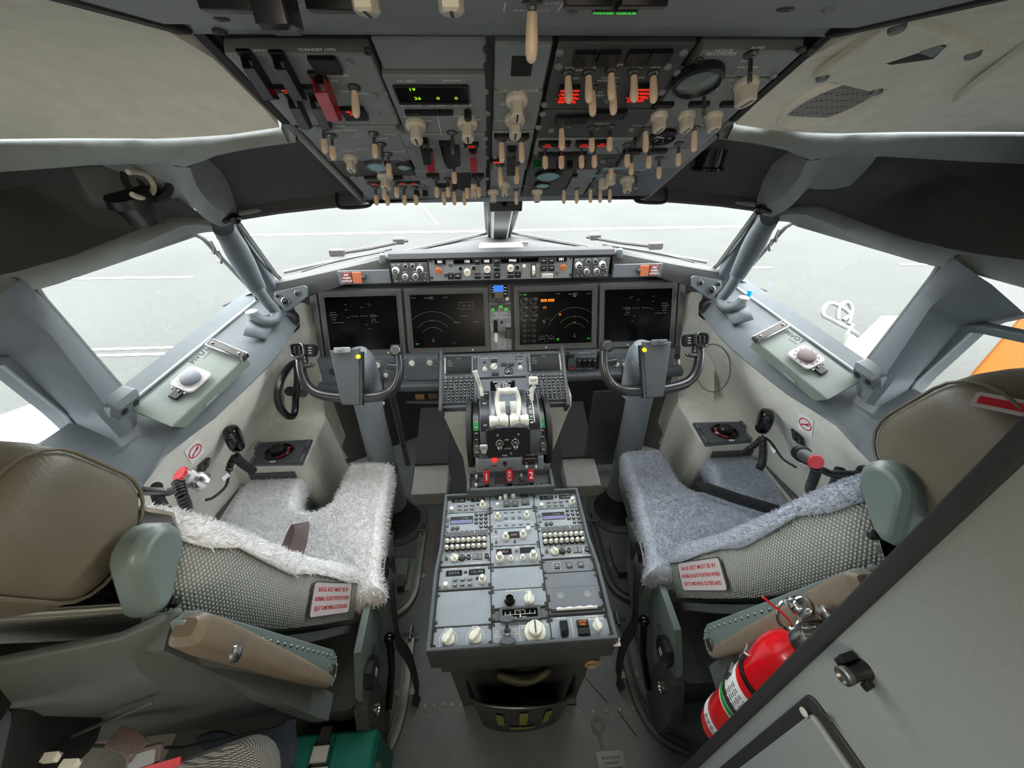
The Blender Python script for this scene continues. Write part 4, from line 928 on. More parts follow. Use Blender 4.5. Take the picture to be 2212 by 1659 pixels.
for c in ((285, 170), (420, 168), (172, 290), (176, 435), (230, 545), (295, 545), (432, 542)): t.inst('push_button', bmesh_(.010, .004, .003, 'black_plastic'), MP.P(*q(*c)) @ Tm(0, 0, .004))
for s, c in (('APP', (285, 170)), ('HP', (420, 168)), ('BARO', (432, 542)), ('RST', (230, 545))): t.txt(s, .0035, MP.P(*q(*c)) @ Tm(0, 0, .0074))
for k in range(4): t.txt(['120', '100', '80', '60'][k], .0042, MP.P(*q(228, 240+46*k)) @ Tm(0, 0, .0052), 'lit_white'); t.txt(['200', '9400', '9300', '9200'][k], .0042, MP.P(*q(476, 228+62*k)) @ Tm(0, 0, .0052), 'lit_white')
t.mark(box(.022, .0012, .0003), MP.P(*q(342, 415)) @ Tm(0, 0, .0056), 'lit_dim'); t.done()
t = Th('landing_gear_panel', 'narrow centre panel with green gear lights and ivory-handled gear lever', 'control panel', MP.P(*q(400, 1520)).translation)
u0, v0 = MP.px(*q(390, 1540)); u1, v1 = MP.px(*q(370, 575))
m = Mb(); m.add(ext(rrect(420*kz, v1-v0, .002), -.018, .002, .001), MP.mx(u0*.5+u1*.5, (v0+v1)/2)); t.part('faceplate', m, 'panel_grey')
for c, tx in (((390, 655), 'NOSE\nGEAR'), ((238, 715), 'LEFT\nGEAR'), ((500, 705), 'RIGHT\nGEAR')):
    t.inst('indicator_light', bmesh_(120*kz, 120*kz, .008, 'black_plastic'), MP.P(*q(*c)) @ Tm(0, .004, .002)); t.txt(tx, .0062, MP.P(c[0]/9.2125+1040-1, q(0, c[1]+15)[1]) @ Tm(0, 0, .0106), 'lit_green', sx=1.1)
for k, s in enumerate(('LANDING GEAR LIMIT (IAS)', 'EXTEND     270K - .82M', 'RETRACT   235K', 'EXTENDED 320K - .82M')): t.txt(s, .0052, MP.P(*q(372, 790+26*k)) @ Tm(0, 0, .0024), sx=.95)
for y in (888, 1308): t.mark(box(390*kz, .0012, .0003), MP.P(*q(385, y)) @ Tm(0, 0, .0022))
m = Mb(); m.add(ext(rrect(82*kz, 250*kz*1.1, .008, 5), -.003, .0026), MP.P(*q(282, 1070))); t.part('lever_slot', m, 'black_matte')
m = Mb(); g0 = MP.P(*q(285, 1150)).translation; g1 = MP.P(*q(290, 1250), .03).translation
m.add(tube([g0, lerp(g0, g1, .6), g1], .005, 10)); gl_ = t.part('gear_lever', m, 'black_plastic')
m = Mb(); m.add(lathe([(.004, 0), (.0075, .004), (.0085, .018), (.0075, .036), (.004, .042), (1e-5, .043)], 16), aim(MP.P(*q(286, 1185), .028).translation, MP.P(*q(292, 1340), .040).translation)); t.part('lever_knob', m, 'knob_ivory', gl_)
t.inst('push_button', RKD, MP.P(*q(402, 985)) @ Tm(0, 0, .002) @ Sc(.9)); t.inst('fastener', SCREWP, MP.P(*q(430, 1075)) @ Tm(0, 0, .002) @ Sc(.7))
m = Mb(); m.add(ext(rrect(115*kz, 190*kz*1.1, .003), 0, .022, .003), MP.P(*q(535, 1190)) @ Tm(0, 0, .002)); t.part('switch_guard', m, 'black_plastic')
t.txt('GRD PROX\nGEAR\nINHIBIT', .0045, MP.P(*q(527, 1035)) @ Tm(0, 0, .0024)); t.txt('UP', .0055, MP.P(*q(280, 930)) @ Tm(0, 0, .0024)); t.txt('LANDING GEAR', .0048, MP.P(*q(210, 1085)) @ Tm(0, 0, .0024) @ Rz(90)); t.txt('LOCK\nOVRD', .0042, MP.P(*q(400, 915)) @ Tm(0, 0, .0024))
for k, s in enumerate(('FLAPS LIMIT (IAS)', '1 - 250K   10 - 210K', '2 - 250K   15 - 200K', '5 - 250K   25 - 190K', 'ABOVE 20000 FT', 'DO NOT USE FLAPS')): t.txt(s, .0048, MP.P(*q(402, 1345+30*k)) @ Tm(0, 0, .0024), sx=.95)
screws(t, MP, [q(245, 1500), q(540, 1492)], SCREWP, .002); t.done()
# lower ledge left and right -----------------------------------------------------------
LO = Fr((0, 1.375, .70), (1, 0, 0), (0, .10, 1))
def lowp(label, pa, pb, ma='panel_blue_grey', name='display_dimming_panel'):
    u0, v0 = LO.px(*pa); u1, v1 = LO.px(*pb)
    t = Th(name, label, 'control panel', LO.mx((u0+u1)/2, v0).translation, 'lower instrument panels')
    m = Mb(); m.add(ext(rrect(u1-u0, v1-v0, .003), -.03, 0, .0015), LO.mx((u0+u1)/2, (v0+v1)/2)); t.part('faceplate', m, ma); return t
KW = mk('white_bar_knob', 'lever_white', (lathe([(.0125, 0), (.0125, .006), (.010, .008)], 18),), (box(.006, .019, .014, .002, .001, c=(0, 0, .012)),))
t = lowp('blue grey lower panel with four pale knobs behind the captain yoke', (700, 834), (866, 770))
for p in ((815, 788), (757, 790)): t.inst('selector_knob', KW, LO.P(*p) @ Rz(30))
for p in ((815, 810), (834, 810)): t.inst('selector_knob', KW, LO.P(*p) @ Sc(.75))
m = Mb(); m.add(lathe([(.016, 0), (.016, .003), (.011, .004), (.010, -.001), (1e-5, -.002)], 18), LO.P(720, 803)); t.part('socket', m, 'dull_steel')
for a in (('MAIN PANEL DUs', 815, 779), ('UPPER DU', 815, 801), ('LOWER DU', 836, 801)): t.txt(a[0], .0045, LO.P(a[1], a[2]) @ Tm(0, 0, .0004))
t.done()
t = lowp('blue grey lower panel with two pale knobs between captain yoke and keypad unit', (872, 823), (948, 768))
for p in ((890, 784), (929, 783)): t.inst('selector_knob', KW, LO.P(*p) @ Rz(40))
for a in (('INBOARD DU', 890, 775), ('BACKGROUND', 930, 774), ('OFF', 882, 792), ('BRIGHT', 938, 790)): t.txt(a[0], .0045, LO.P(a[1], a[2]) @ Tm(0, 0, .0004))
screws(t, LO, [(876, 772), (944, 770), (876, 813), (944, 811)], SCREWP); t.done()
t = lowp('lower panel with four black guarded switches and a red light, right of the keypad units', (1226, 806), (1290, 760), name='ground_proximity_panel')
for px in (1249, 1260, 1271, 1282): m = Mb(); m.add(ext(rrect(.017, .038, .002), 0, .022, .004), LO.P(px, 782)); t.part('switch_guard', m, 'guard_black')
annun(t, LO.P(1234, 769), .022, .014); annun(t, LO.P(1235, 794), .020, .010, lit='lit_red', txt=['INOP'])
for a in (('GROUND PROXIMITY', 1262, 762), ('FLAP', 1249, 770), ('GEAR', 1260, 770), ('TERR', 1271, 770), ('RUNWAY', 1284, 769), ('INHIBIT', 1252, 797), ('INHIBIT', 1274, 796)): t.txt(a[0], .0045, LO.P(a[1], a[2]) @ Tm(0, 0, .0004))
t.done()
t = lowp('lower panel with three small pale knobs behind the first officer yoke', (1292, 804), (1460, 756))
t.inst('selector_knob', KW, LO.P(1306, 777) @ Rz(30))
for p in ((1333, 787), (1349, 787)): t.inst('selector_knob', KW, LO.P(*p) @ Sc(.75))
for a in (('INBOARD DU', 1306, 766), ('UPPER DU', 1348, 778)): t.txt(a[0], .0045, LO.P(a[1], a[2]) @ Tm(0, 0, .0004))
t.done()
t = Th('lower_ledge', 'grey ledge rail running under the lower panels on both sides', 'trim', (0, 1.38, .70))
for a, b in (((690, 838), (950, 832)), ((1222, 812), (1470, 800))):
    p, r = at(*a, y=1.365), at(*b, y=1.365); m = Mb(); m.add(sweep([p, r], rrect(.05, .035, .010))); t.part('rail', m, 'console_dark')
t.done()
# ------------------------------------------------------------------ forward electronics panel: two keypad units, centre plate, placard
a_, b_ = at(1090, 766, d=1.575), at(1090, 868, d=1.50)
CD = Fr(b_, (1, 0, 0), a_-b_); CDH = (a_-b_).length
q = crop(950, 755, 7.9)
m = Mb(); u0, _ = CD.px(*q(5, 500)); u1, _ = CD.px(*q(2150, 450))
fe = Th('forward_electronics_frame', 'dark frame that carries the keypad units ahead of the thrust levers', 'panel frame', CD.mx((u0+u1)/2, 0, -.05).translation)
m.add(ext(rrect(u1-u0, CDH+.03, .006), -.05, -.006, .003), CD.mx((u0+u1)/2, CDH/2)); fe.part('frame', m, 'console_dark')
for uu, cc in ((u0+.004, 0), (u1-.004, 0)):
    m = Mb(); m.add(ext(rrect(.014, CDH+.06, .004), -.06, .014, .004), CD.mx(uu, CDH/2)); fe.part('side_flange', m, 'console_dark')
fe.done()
KEY = {}
def cdu(label, x0, y0, w, h, pad0, sc0):
    t = Th('keypad_unit', label, 'keypad unit', CD.P(*q(x0+w/2, y0+h)).translation, 'flight keypad units')
    ua, va = CD.px(*q(x0, y0+h)); ub, vb = CD.px(*q(x0+w, y0)); W, H = ub-ua, vb-va
    o = CD.mx((ua+ub)/2, (va+vb)/2)
    m = Mb(); m.add(ext(rrect(W-.004, H-.002, .004), -.03, .004, .0015), o); t.part('faceplate', m, 'panel_blue_grey')
    so = o @ Tm(0, H*.27, .004); sw, sh = W*.70, H*.36
    m = Mb(); m.add(ring(rrect(sw+.008, sh+.008, .003), rrect(sw, sh, .001), 0, .004, .001), so); t.part('screen_surround', m, 'dark_grey')
    m = Mb(); m.add(box(sw, sh, .001), so @ Tm(0, 0, .001)); t.part('screen', m, 'screen_glass')
    t.txt('MENU', .0062, so @ Tm(0, sh*.42, .002), 'lit_dim')
    for k, s in enumerate(('<FMC', '<DLNK', '<ACMS')): t.txt(s, .0062, so @ Tm(-sw*.46, sh*(.27-.14*k), .002), 'lit_dim', al='LEFT')
    for s in (-1, 1):
        for k in range(6): t.inst('key', bmesh_(.0085, .0085, .0035, 'black_plastic'), so @ Tm(s*(sw/2+.011), sh*(.33-.15*k), 0))
        m = Mb(); m.add(box(.006, sh*.95, .002, .0005), so @ Tm(s*(sw/2+.0045), 0, .003)); t.part('tick_strip', m, 'knob_grey' if (s > 0) == (x0 > 1000) else 'panel_grey')
    kp = o @ Tm(0, -H*.215, .004); kw, kh = W*.86, H*.50
    m = Mb(); m.add(ext(rrect(kw+.008, kh+.006, .003), 0, .0012, .0004), kp); t.part('key_plate', m, 'console_dark')
    def key(c, r, n, w_, s, rows=8):
        x = kw*((c+.5)/n-.5); y = kh*(.5-(r+.5)/rows)
        rnd = w_ < .0125
        t.inst('key', KEYR if rnd else bmesh_(w_, .0115, .0045, 'black_plastic'), kp @ Tm(x, y, .0012)); t.txt(s, .0058 if rnd else .0042, kp @ Tm(x, y, .006))
    for r, row in enumerate((('INIT\nREF', 'RTE', 'CLB', 'CRZ', 'DES', 'BRT'), ('MENU', 'LEGS', 'DEP', 'HOLD', 'PROG', 'EXEC'))):
        for c, s in enumerate(row): key(c, r, 6, .0155, s)
    for r, row in enumerate((('N1', 'FIX'), ('PREV', 'NEXT'))):
        for c, s in enumerate(row): key(c, r+2, 6, .0155, s)
    for r in range(4):
        for c in range(3): key(c, r+4, 8, .0115, ('123', '456', '789', '.0-')[r][c])
    L_ = 'ABCDEFGHIJKLMNOPQRSTUVWXYZ _/^'
    for r in range(6):
        for c in range(5): key(c+3, r+2, 8, .0115, L_[r*5+c])
    screws(t, CD, [q(x0+w*.03, y0+h*.05), q(x0+w*.97, y0+h*.05)], SCREWP, .004)
    t.done()
KEYR = mk('round_key', 'black_plastic', (lathe([(.0058, 0), (.0056, .0036), (.0046, .0045), (1e-5, .0042)], 12),))
cdu('keypad unit with black screen beside the speed brake lever', 12, 90, 614, 840, 0, 0)
cdu('keypad unit with black screen beside the white flap handle', 1494, 45, 620, 838, 0, 0)
t = Th('brake_pressure_panel', 'blue grey plate with round brake dial and white knob, between the keypad units', 'control panel', CD.P(*q(1060, 480)).translation)
u0, v0 = CD.px(*q(640, 482)); u1, v1 = CD.px(*q(1486, 76))
m = Mb(); m.add(ext(rrect(u1-u0, v1-v0, .002), -.03, .003, .001), CD.mx((u0+u1)/2, (v0+v1)/2)); t.part('faceplate', m, 'panel_blue_grey')
mm = CD.P(*q(1175, 378)) @ Tm(0, 0, .003); r = .0175
m = Mb(); m.add(lathe([(r, 0), (r, .005), (r*.88, .006), (r*.85, .003), (1e-5, .003)], 26), mm); g = t.part('gauge', m, 'black_plastic')
m = Mb()
for k in range(9): m.add(box(.0009, .004, .0004), mm @ Rz(-130+k*32) @ Tm(0, .012, .0034))
m.add(box(.0015, .012, .0005), mm @ Rz(110) @ Tm(0, .005, .0036)); m.add(lathe([(.003, .003), (.003, .005), (1e-5, .0052)], 10), mm); t.part('scale', m, 'white_print', g)
t.inst('selector_knob', KW, CD.P(*q(925, 305)) @ Tm(0, 0, .003) @ Rz(-40) @ Sc(1.1))
for c in ((768, 350), (1370, 325)):
    m = Mb(); m.add(lathe([(.0095, 0), (.0095, .005), (.0065, .007), (.0065, .016), (.0052, .018), (.0045, .017), (1e-5, .017)], 16), CD.P(*q(*c)) @ Tm(0, 0, .003)); t.part('selector_knob', m, 'lever_white')
lever(t, CD.P(*q(762, 230)) @ Tm(0, 0, .003) @ Sc(.8), 'm')
for c, w_ in (((925, 195), .026), ((1095, 265), .023), ((1220, 265), .023), ((945, 425), .028)): annun(t, CD.P(*q(*c)) @ Tm(0, 0, .003), w_, .012)
for c in ((1308, 118), (1380, 115), (1308, 170), (1385, 168), (1355, 245)): t.inst('push_button', bmesh_(.011, .008, .003, 'black_plastic'), CD.P(*q(*c)) @ Tm(0, 0, .003))
for s, c in (('YAW DAMPER', (765, 160)), ('AUTO BRAKE', (920, 158)), ('BRAKE PRESS', (1170, 455)), ('N1 SET', (770, 285)), ('MFD', (1345, 88)), ('ENG', (1308, 118)), ('SYS', (1380, 115)), ('C/R', (1308, 170)), ('INFO', (1385, 168)), ('FUEL FLOW', (1370, 210))): t.txt(s, .0046, CD.P(*q(*c)) @ Tm(0, 0, .0064))
screws(t, CD, [q(655, 125), q(920, 120), q(1220, 105), q(1450, 100), q(1470, 405)], SCREWP, .003); t.done()
t = Th('blank_plate', 'plain blue grey plate carrying the black weights placard', 'plate', CD.P(*q(1060, 830)).translation)
u0, v0 = CD.px(*q(640, 850)); u1, v1 = CD.px(*q(1500, 486))
m = Mb(); m.add(ext(rrect(u1-u0, v1-v0, .002), -.03, .002, .001), CD.mx((u0+u1)/2, (v0+v1)/2)); t.part('faceplate', m, 'panel_blue_grey'); t.done()
t = Th('weights_placard', 'black placard of white weight limits above the thrust levers', 'placard', CD.P(*q(1078, 830)).translation)
u0, v0 = CD.px(*q(872, 832)); u1, v1 = CD.px(*q(1278, 534)); o = CD.mx((u0+u1)/2, (v0+v1)/2, .002)
m = Mb(); m.add(ext(rrect(u1-u0, v1-v0, .003), 0, .0015, .0003), o); t.part('plate', m, 'black_gloss')
for k, s in enumerate(('B737-8 (NO26R) ( STR. )', 'WA-LOADER', 'MTOW : 82,190 KG', 'MZFW : 65,952 KG', 'MLW : 69,308 KG', 'MTW : 82,417 KG', 'SELCAL CODE : HS-PT', 'VMO / MMO', 'LIMITS')): t.txt(s, .0072, o @ Tm(0, (v1-v0)*(.44-.098*k), .0018))
t.done()
# knee casing below the electronics panel
t = Th('panel_support', 'beige grey support casing under the keypad units, narrowing down to the floor', 'casing', (0, 1.25, 0))
pl = [at(953, 872, d=1.495), at(1034, 868, d=1.495)]; 
for s in (-1, 1):
    m = Mb(); L = []
    for z, x0, x1, y0, y1 in ((.705, .262, .09, 1.225, 1.40), (.66, .262, .09, 1.21, 1.40), (.64, .255, .09, 1.212, 1.40), (.45, .205, .09, 1.20, 1.38), (.42, .19, .09, 1.185, 1.38), (.02, .175, .09, 1.155, 1.34)):
        L.append([V((s*x, y, z)) for x, y in ((x0, y0), (x1, y0), (x1, y1), (x0, y1))])
    if s > 0: L = [l[::-1] for l in L]
    m.add(loft(L)); t.part('casing_half', m, 'sidewall_beige', bevel=.006)
t.done()
# ------------------------------------------------------------------ aft electronics pedestal
PD = Fr((0, 0, .548), (1, 0, 0), (0, 1, 0))
q = crop(900, 1030, 4.148)
t = Th('pedestal', 'grey centre pedestal box with raised rim, standing between the two seats', 'pedestal', (0, .65, 0))
m = Mb(); y0, y1 = .408, .880
pr = [(-.236, y0), (.236, y0), (.236, y0+.20), (.228, y0+.28), (.228, y1), (-.228, y1), (-.228, y0+.28), (-.236, y0+.20)]
m.add(ring(pr, inset(pr, .009), .542, .566, .002)); t.part('rim', m, 'trim_blue_grey', label='pale blue grey rim')
m = Mb(); m.add(ext(inset(pr, .006), .46, .532)); t.part('tray', m, 'screw_dark')
m = Mb(); m.add(loft([[(-.19, .455, .0), (.19, .455, .0), (.19, .86, .0), (-.19, .86, .0)], [(-.205, .445, .40), (.205, .445, .40), (.2, .86, .40), (-.2, .86, .40)], [(-.228, .415, .475), (.228, .415, .475), (.222, .87, .475), (-.222, .87, .475)]])); t.part('stand', m, 'dark_grey')
m = Mb(); m.add(ext(inset(pr, .001), .462, .5425)); t.part('skirt', m, 'dark_grey')
m = Mb(); a = at(1330, 1382, z=.55); m.add(box(.012, .004, .03, .001), Tm(a.x+.004, a.y, .54)); m.add(box(.018, .012, .004, .001), Tm(a.x+.006, a.y, .527)); t.part('clip', m, 'lever_white')
t.done()
# net pouch on the aft face of the stand
t = Th('document_pouch', 'open dark pouch on the aft face of the pedestal, yellow green strips behind its slots', 'pouch', (0, .40, .1))
def pouch(u, v):
    x = -.155+.31*u; top = .36-.05*abs(2*u-1)**2*1.0+.012*sin(5*u); z = .0+top*v
    return V((x*(.86+.14*v), .445-.085*(sin(PI*u)**.35)*(.55+.45*v)-.02, z))
m = Mb(); m.add(grid(pouch, 28, 10)); t.part('pouch', m, 'screw_dark', solid=.004)
m = Mb(); m.add(tube([pouch(k/28, 1) for k in range(29)], .003, 6)); t.part('edge', m, 'dull_steel')
m = Mb(); m.add(box(.44, .01, .10, .002), Tm(0, .438, .41)); t.part('back_plate', m, 'dark_grey')
mat('strip_yellow', '858a3c', .7, var=.15); mat('olive_cloth', '4c4c34', .8, var=.15)
for u0, u1, v0, v1 in ((.24, .31, .36, .76), (.46, .54, .40, .86), (.70, .77, .36, .84), (.36, .64, .20, .30)):
    m = Mb(); m.add(grid(lambda a, b: pouch(u0+(u1-u0)*a, v0+(v1-v0)*b)+V((0, -.0035, 0)), 4, 4)); t.part('strip', m, 'strip_yellow')
t.done()
m = Mb(); m.add(grid(lambda a, b: V((-.07+.15*a, .418-.02*sin(PI*a), .325+.008*sin(7*a)*b+.022*b)), 14, 4)); one('folded_vest', 'folded olive green cloth lying in the mouth of the pouch', 'cloth', m, 'olive_cloth', solid=.012)
m = Mb(); a = at(1277, 1432, y=.43); m.add(tube([a+V((.016*cos(k*PI/8), -.004, .020*sin(k*PI/8))) for k in range(16)], .0035, 6, True)); one('key_ring', 'brass ring hanging on the aft corner of the pedestal', 'ring', m, 'tan_tag')

# radio modules --------------------------------------------------------------------
def pmod(name, label, pts, group='pedestal radio panels', ma='pedestal_grey', h=0):
    """pts: photo pixels at the left-top, right-top, right-bottom, left-bottom corners, squared up"""
    P = [PD.px(*p) for p in pts]
    x0 = (P[0][0]+P[3][0])/2; x1 = (P[1][0]+P[2][0])/2; yb = (P[2][1]+P[3][1])/2; yt = (P[0][1]+P[1][1])/2
    t = Th(name, label, 'control panel', (x0/2+x1/2, yb/2+yt/2, .535), group)
    m = Mb(); m.add(ext(rrect(x1-x0-.002, yt-yb-.002, .002), -.012, h, .001), PD.mx((x0+x1)/2, (yb+yt)/2)); t.part('faceplate', m, ma)
    t.f = (x0, x1, yb, yt)
    t.mm = lambda u, v, r=0: PD.mx(x0+(x1-x0)*u, yb+(yt-yb)*v, h, r)
    return t
LX, AX, BX, RX = (-.2245, -.0765, .0735, .2245)
def cmod(name, label, col, ya, yb, **k):
    """module across one column between two photo rows (measured on its own column)"""
    x0, x1 = ((LX, AX), (AX, BX), (BX, RX))[col]
    def row(py):
        # photo row at the column middle
        X = (x0+x1)/2; lo, hi = .3, 1.0
        for _ in range(40):
            md = (lo+hi)/2; v = V((X, md, .548))-CAM
            y = 829.5-FPX*v.dot(CU)/v.dot(CF)
            if y > py: lo = md
            else: hi = md
        return lo
    yt, yb_ = row(ya), row(yb)
    ma, h = k.get('ma', 'pedestal_grey'), k.get('h', 0)
    t = Th(name, label, 'control panel', ((x0+x1)/2, (yt+yb_)/2, .535), 'pedestal panels')
    m = Mb(); m.add(ext(rrect(x1-x0-.0025, yt-yb_-.0025, .002), -.012, h, .001), PD.mx((x0+x1)/2, (yb_+yt)/2)); t.part('faceplate', m, ma)
    t.mm = lambda u, v, r=0: PD.mx(x0+(x1-x0)*u, yb_+(yt-yb_)*v, h, r)
    t.w, t.h = x1-x0, yt-yb_
    for u in (.03, .97):
        for v in (.12, .88): t.inst('fastener', SCREW, t.mm(u, v, random.uniform(0, 180)) @ Sc(.8))
    return t
def pdisp(t, u, v, w, h, s, sz, ma='lit_dim', sc_='screen_glass'):
    o = t.mm(u, v); m = Mb(); m.add(ring(rrect(w, h, .001), rrect(w-.003, h-.003, .001), 0, .002, .0005), o); d = t.part('display', m, 'black_plastic')
    m = Mb(); m.add(box(w-.002, h-.002, .0006), o @ Tm(0, 0, .0006)); t.part('screen', m, sc_, d)
    if s: t.txt(s, sz, o @ Tm(0, 0, .0014), ma)
def vhf(label, col, ya, yb, s1, s2):
    t = cmod('radio_tuning_panel', label, col, ya, yb)
    pdisp(t, .29, .72, .046, .016, s1, .0115); pdisp(t, .73, .72, .046, .016, s2, .0115)
    m = Mb(); m.add(ext(rrect(.062, .028, .003), 0, .0015, .0005), t.mm(.46, .28)); kb = t.part('button_plate', m, 'panel_grey')
    for i in range(3):
        for j in range(2):
            t.inst('push_button', bmesh_(.0115, .0065, .004, 'panel_blue_grey'), t.mm(.32+.14*i, .39-.22*j) @ Tm(0, 0, .0015)); t.txt(('VHF1', 'VHF2', 'VHF3', 'HF1', 'AM', 'HF2')[i+3*j], .0035, t.mm(.32+.14*i, .39-.22*j) @ Tm(0, 0, .0056))
    for u, v in ((.51, .74), (.74, .42)): t.inst('push_button', bmesh_(.009, .006, .0035, 'black_plastic'), t.mm(u, v))
    t.inst('tuning_knob', DK, t.mm(.84, .30) @ Sc(1.15)); t.inst('tuning_knob', RKW, t.mm(.15, .18) @ Sc(.75))
    t.txt('ACTIVE', .0045, t.mm(.28, .93) @ Tm(0, 0, .0004)); t.txt('STANDBY', .0045, t.mm(.75, .93) @ Tm(0, 0, .0004)); t.done()
def nav(label, col, ya, yb, s1, s2):
    t = cmod('navigation_radio_panel', label, col, ya, yb)
    m = Mb(); o = t.mm(.38, .58); m.add(ring(rrect(.074, .028, .002), rrect(.070, .024, .001), 0, .002, .0005), o); d = t.part('display', m, 'black_plastic')
    m = Mb(); m.add(box(.070, .0115, .0006), o @ Tm(0, .006, .0006)); t.part('upper_line', m, 'screen_glass', d)
    m = Mb(); m.add(box(.070, .0125, .0006), o @ Tm(0, -.006, .0006)); t.part('lower_line', m, 'lcd_blue', d)
    t.txt(s1, .0085, o @ Tm(.01, .006, .0014), 'lit_dim'); t.txt(s2, .0085, o @ Tm(.01, -.006, .0014), 'lit_dim')
    for r in range(4):
        for c in range(3):
            if r == 3 and c == 0: continue
            t.inst('key', KEYR, t.mm(.70+.105*c, .84-.22*r) @ Sc(1.0)); t.txt('123456789.0C'[r*3+c], .006, t.mm(.70+.105*c, .84-.22*r) @ Tm(0, 0, .0046))
    for u, v in ((.07, .62), (.07, .33)): t.inst('push_button', bmesh_(.011, .011, .004, 'panel_blue_grey'), t.mm(u, v))
    for u in (.20, .30): t.inst('key', KEYR, t.mm(u, .16) @ Sc(1.1))
    t.done()
SWK = mk('pull_knob', ['lever_white', 'black_plastic'], (lathe([(.0062, .007), (.0058, .011), (.0052, .016), (.0035, .0185), (1e-5, .019)], 12),), (lathe([(.0072, 0), (.0072, .006), (.0060, .008)], 12), None, 1))
def acp(label, col, ya, yb):
    t = cmod('audio_control_panel', label, col, ya, yb)
    m = Mb(); m.add(ext(rrect(t.w*.88, .022, .002), 0, .003, .001), t.mm(.51, .88)); t.part('key_row', m, 'panel_grey')
    for k in range(8):
        u = .125+.108*k
        t.inst('push_button', bmesh_(.0125, .0165, .004, 'dark_grey'), t.mm(u+.005, .875) @ Tm(0, 0, .003))
        for v in (.66, .47): t.inst('volume_knob', SWK, t.mm(u-.005, v) @ Sc(1.05))
        t.txt(('VHF1', 'VHF2', 'VHF3', 'HF1', 'HF2', 'FLT', 'SVC', 'PA')[k], .0035, t.mm(u+.005, .975) @ Tm(0, 0, .0034)); t.txt(('NAV', 'ADF', 'MKR', 'SPKR', 'R', 'B', 'V', 'NAV2')[k], .0034, t.mm(u-.005, .385) @ Tm(0, 0, .0004))
    m = Mb(); m.add(box(.0012, .0085, .0004), t.mm(.675, .905) @ Tm(0, 0, .0075)); t.part('tick', m, 'lit_white')
    lever(t, t.mm(.12, .2) @ Sc(.7), 'm'); t.inst('selector_knob', KW, t.mm(.28, .2, 30) @ Sc(.95))
    m = Mb(); m.add(lathe([(.012, 0), (.012, .002), (.010, .003), (.009, .009), (1e-5, .012)], 18), t.mm(.43, .2)); t.part('selector_knob', m, 'knob_dark')
    m = Mb(); m.add(ring(circ(.0135, 24), circ(.012, 24), 0, .001), t.mm(.43, .2)); t.part('ring', m, 'white_print')
    for u in (.565, .925): t.inst('push_button', RKD, t.mm(u, .2))
    for u in (.69, .79): t.inst('push_button', bmesh_(.0135, .021, .005, 'panel_blue_grey'), t.mm(u, .22))
    m = Mb(); m.add(ring(rrect(.034, .027, .002), rrect(.031, .024, .0015), 0, .002, .0005), t.mm(.74, .22)); t.part('frame', m, 'lever_white')
    for s, u in (('R/T', .11), ('BOTH', .28), ('MASK', .43), ('ALT', .56)): t.txt(s, .0042, t.mm(u, .33) @ Tm(0, 0, .0004)); 
    t.txt('MIC SELECTOR', .0042, t.mm(.72, .04) @ Tm(0, 0, .0004)); t.done()
vhf('front left radio tuning panel on the pedestal, digits 135.900', 0, 1071, 1107, '135.900', '127.950')
nav('navigation radio panel with blue line display, in the left pedestal column', 0, 1107, 1147, '117.20', '108.80')
acp('audio control panel with two rows of white knobs, in the left pedestal column', 0, 1147, 1221)
vhf('radio tuning panel reading DATA, below the left audio control panel', 0, 1224, 1272, 'DATA', '136.000')
t = cmod('pedestal_blank_plate', 'plain blue grey plate above the FLOOD and PANEL knobs of the pedestal', 0, 1275, 1352); t.done()
t = cmod('lighting_control_panel', 'pedestal panel with two white knobs lettered FLOOD and PANEL', 0, 1353, 1398)
for u, s in ((.26, 'FLOOD'), (.72, 'PANEL')):
    m = Mb(); m.add(lathe([(.0165, 0), (.0165, .004), (.0135, .006)], 22), t.mm(u, .42)); m.add(ext([(-.0045, -.018), (.0045, -.018), (.008, .0), (.0045, .016), (-.0045, .016), (-.008, .0)], .004, .020, .0025), t.mm(u, .42, 150 if u < .5 else 140)); k = t.part('selector_knob', m, 'lever_white')
    t.mark(arc(.021, -30, 210, .0009), t.mm(u, .42) @ Tm(0, 0, .0003)); t.txt(s, .0062, t.mm(u, .93) @ Tm(0, 0, .0004)); t.txt('OFF', .005, t.mm(u-.14, .10) @ Tm(0, 0, .0004)); t.txt('BRIGHT', .0042, t.mm(u, .82) @ Tm(0, 0, .0004))
t.done()
# centre column
t = cmod('cargo_fire_panel', 'pedestal panel with small white knobs and three square switches behind the red handles', 1, 1068, 1100)
for u, v in ((.24, .72), (.36, .72), (.17, .30)): t.inst('selector_knob', RKW, t.mm(u, v) @ Sc(.6))
for u in (.16, .24):
    m = Mb(); m.add(lathe([(.006, 0), (.006, .003), (.004, .005), (1e-5, .006)], 12), t.mm(u-.01, .78)); t.part('indicator_light', m, 'green_cap')
for u in (.36, .54): t.inst('selector_knob', RKW, t.mm(u, .82) @ Sc(.75)); 
for u, v, w_ in ((.38, .32, .022), (.57, .32, .022), (.80, .38, .026)): t.inst('push_button', bmesh_(w_, .019, .007, 'dark_grey'), t.mm(u, v)); 
annun(t, t.mm(.79, .84), .028, .012); t.txt('CARGO FIRE', .0048, t.mm(.5, .96) @ Tm(0, 0, .0004)); t.txt('ARM', .004, t.mm(.38, .33) @ Tm(0, 0, .0074)); t.txt('ARM', .004, t.mm(.57, .33) @ Tm(0, 0, .0074)); t.txt('DISCH', .004, t.mm(.80, .40) @ Tm(0, 0, .0074)); t.done()
t = cmod('weather_radar_panel', 'pedestal panel of two grey knobs beside a white outlined box and small keys', 1, 1101, 1140)
for u in (.17, .80): t.inst('selector_knob', DK, t.mm(u, .58) @ Sc(1.05))
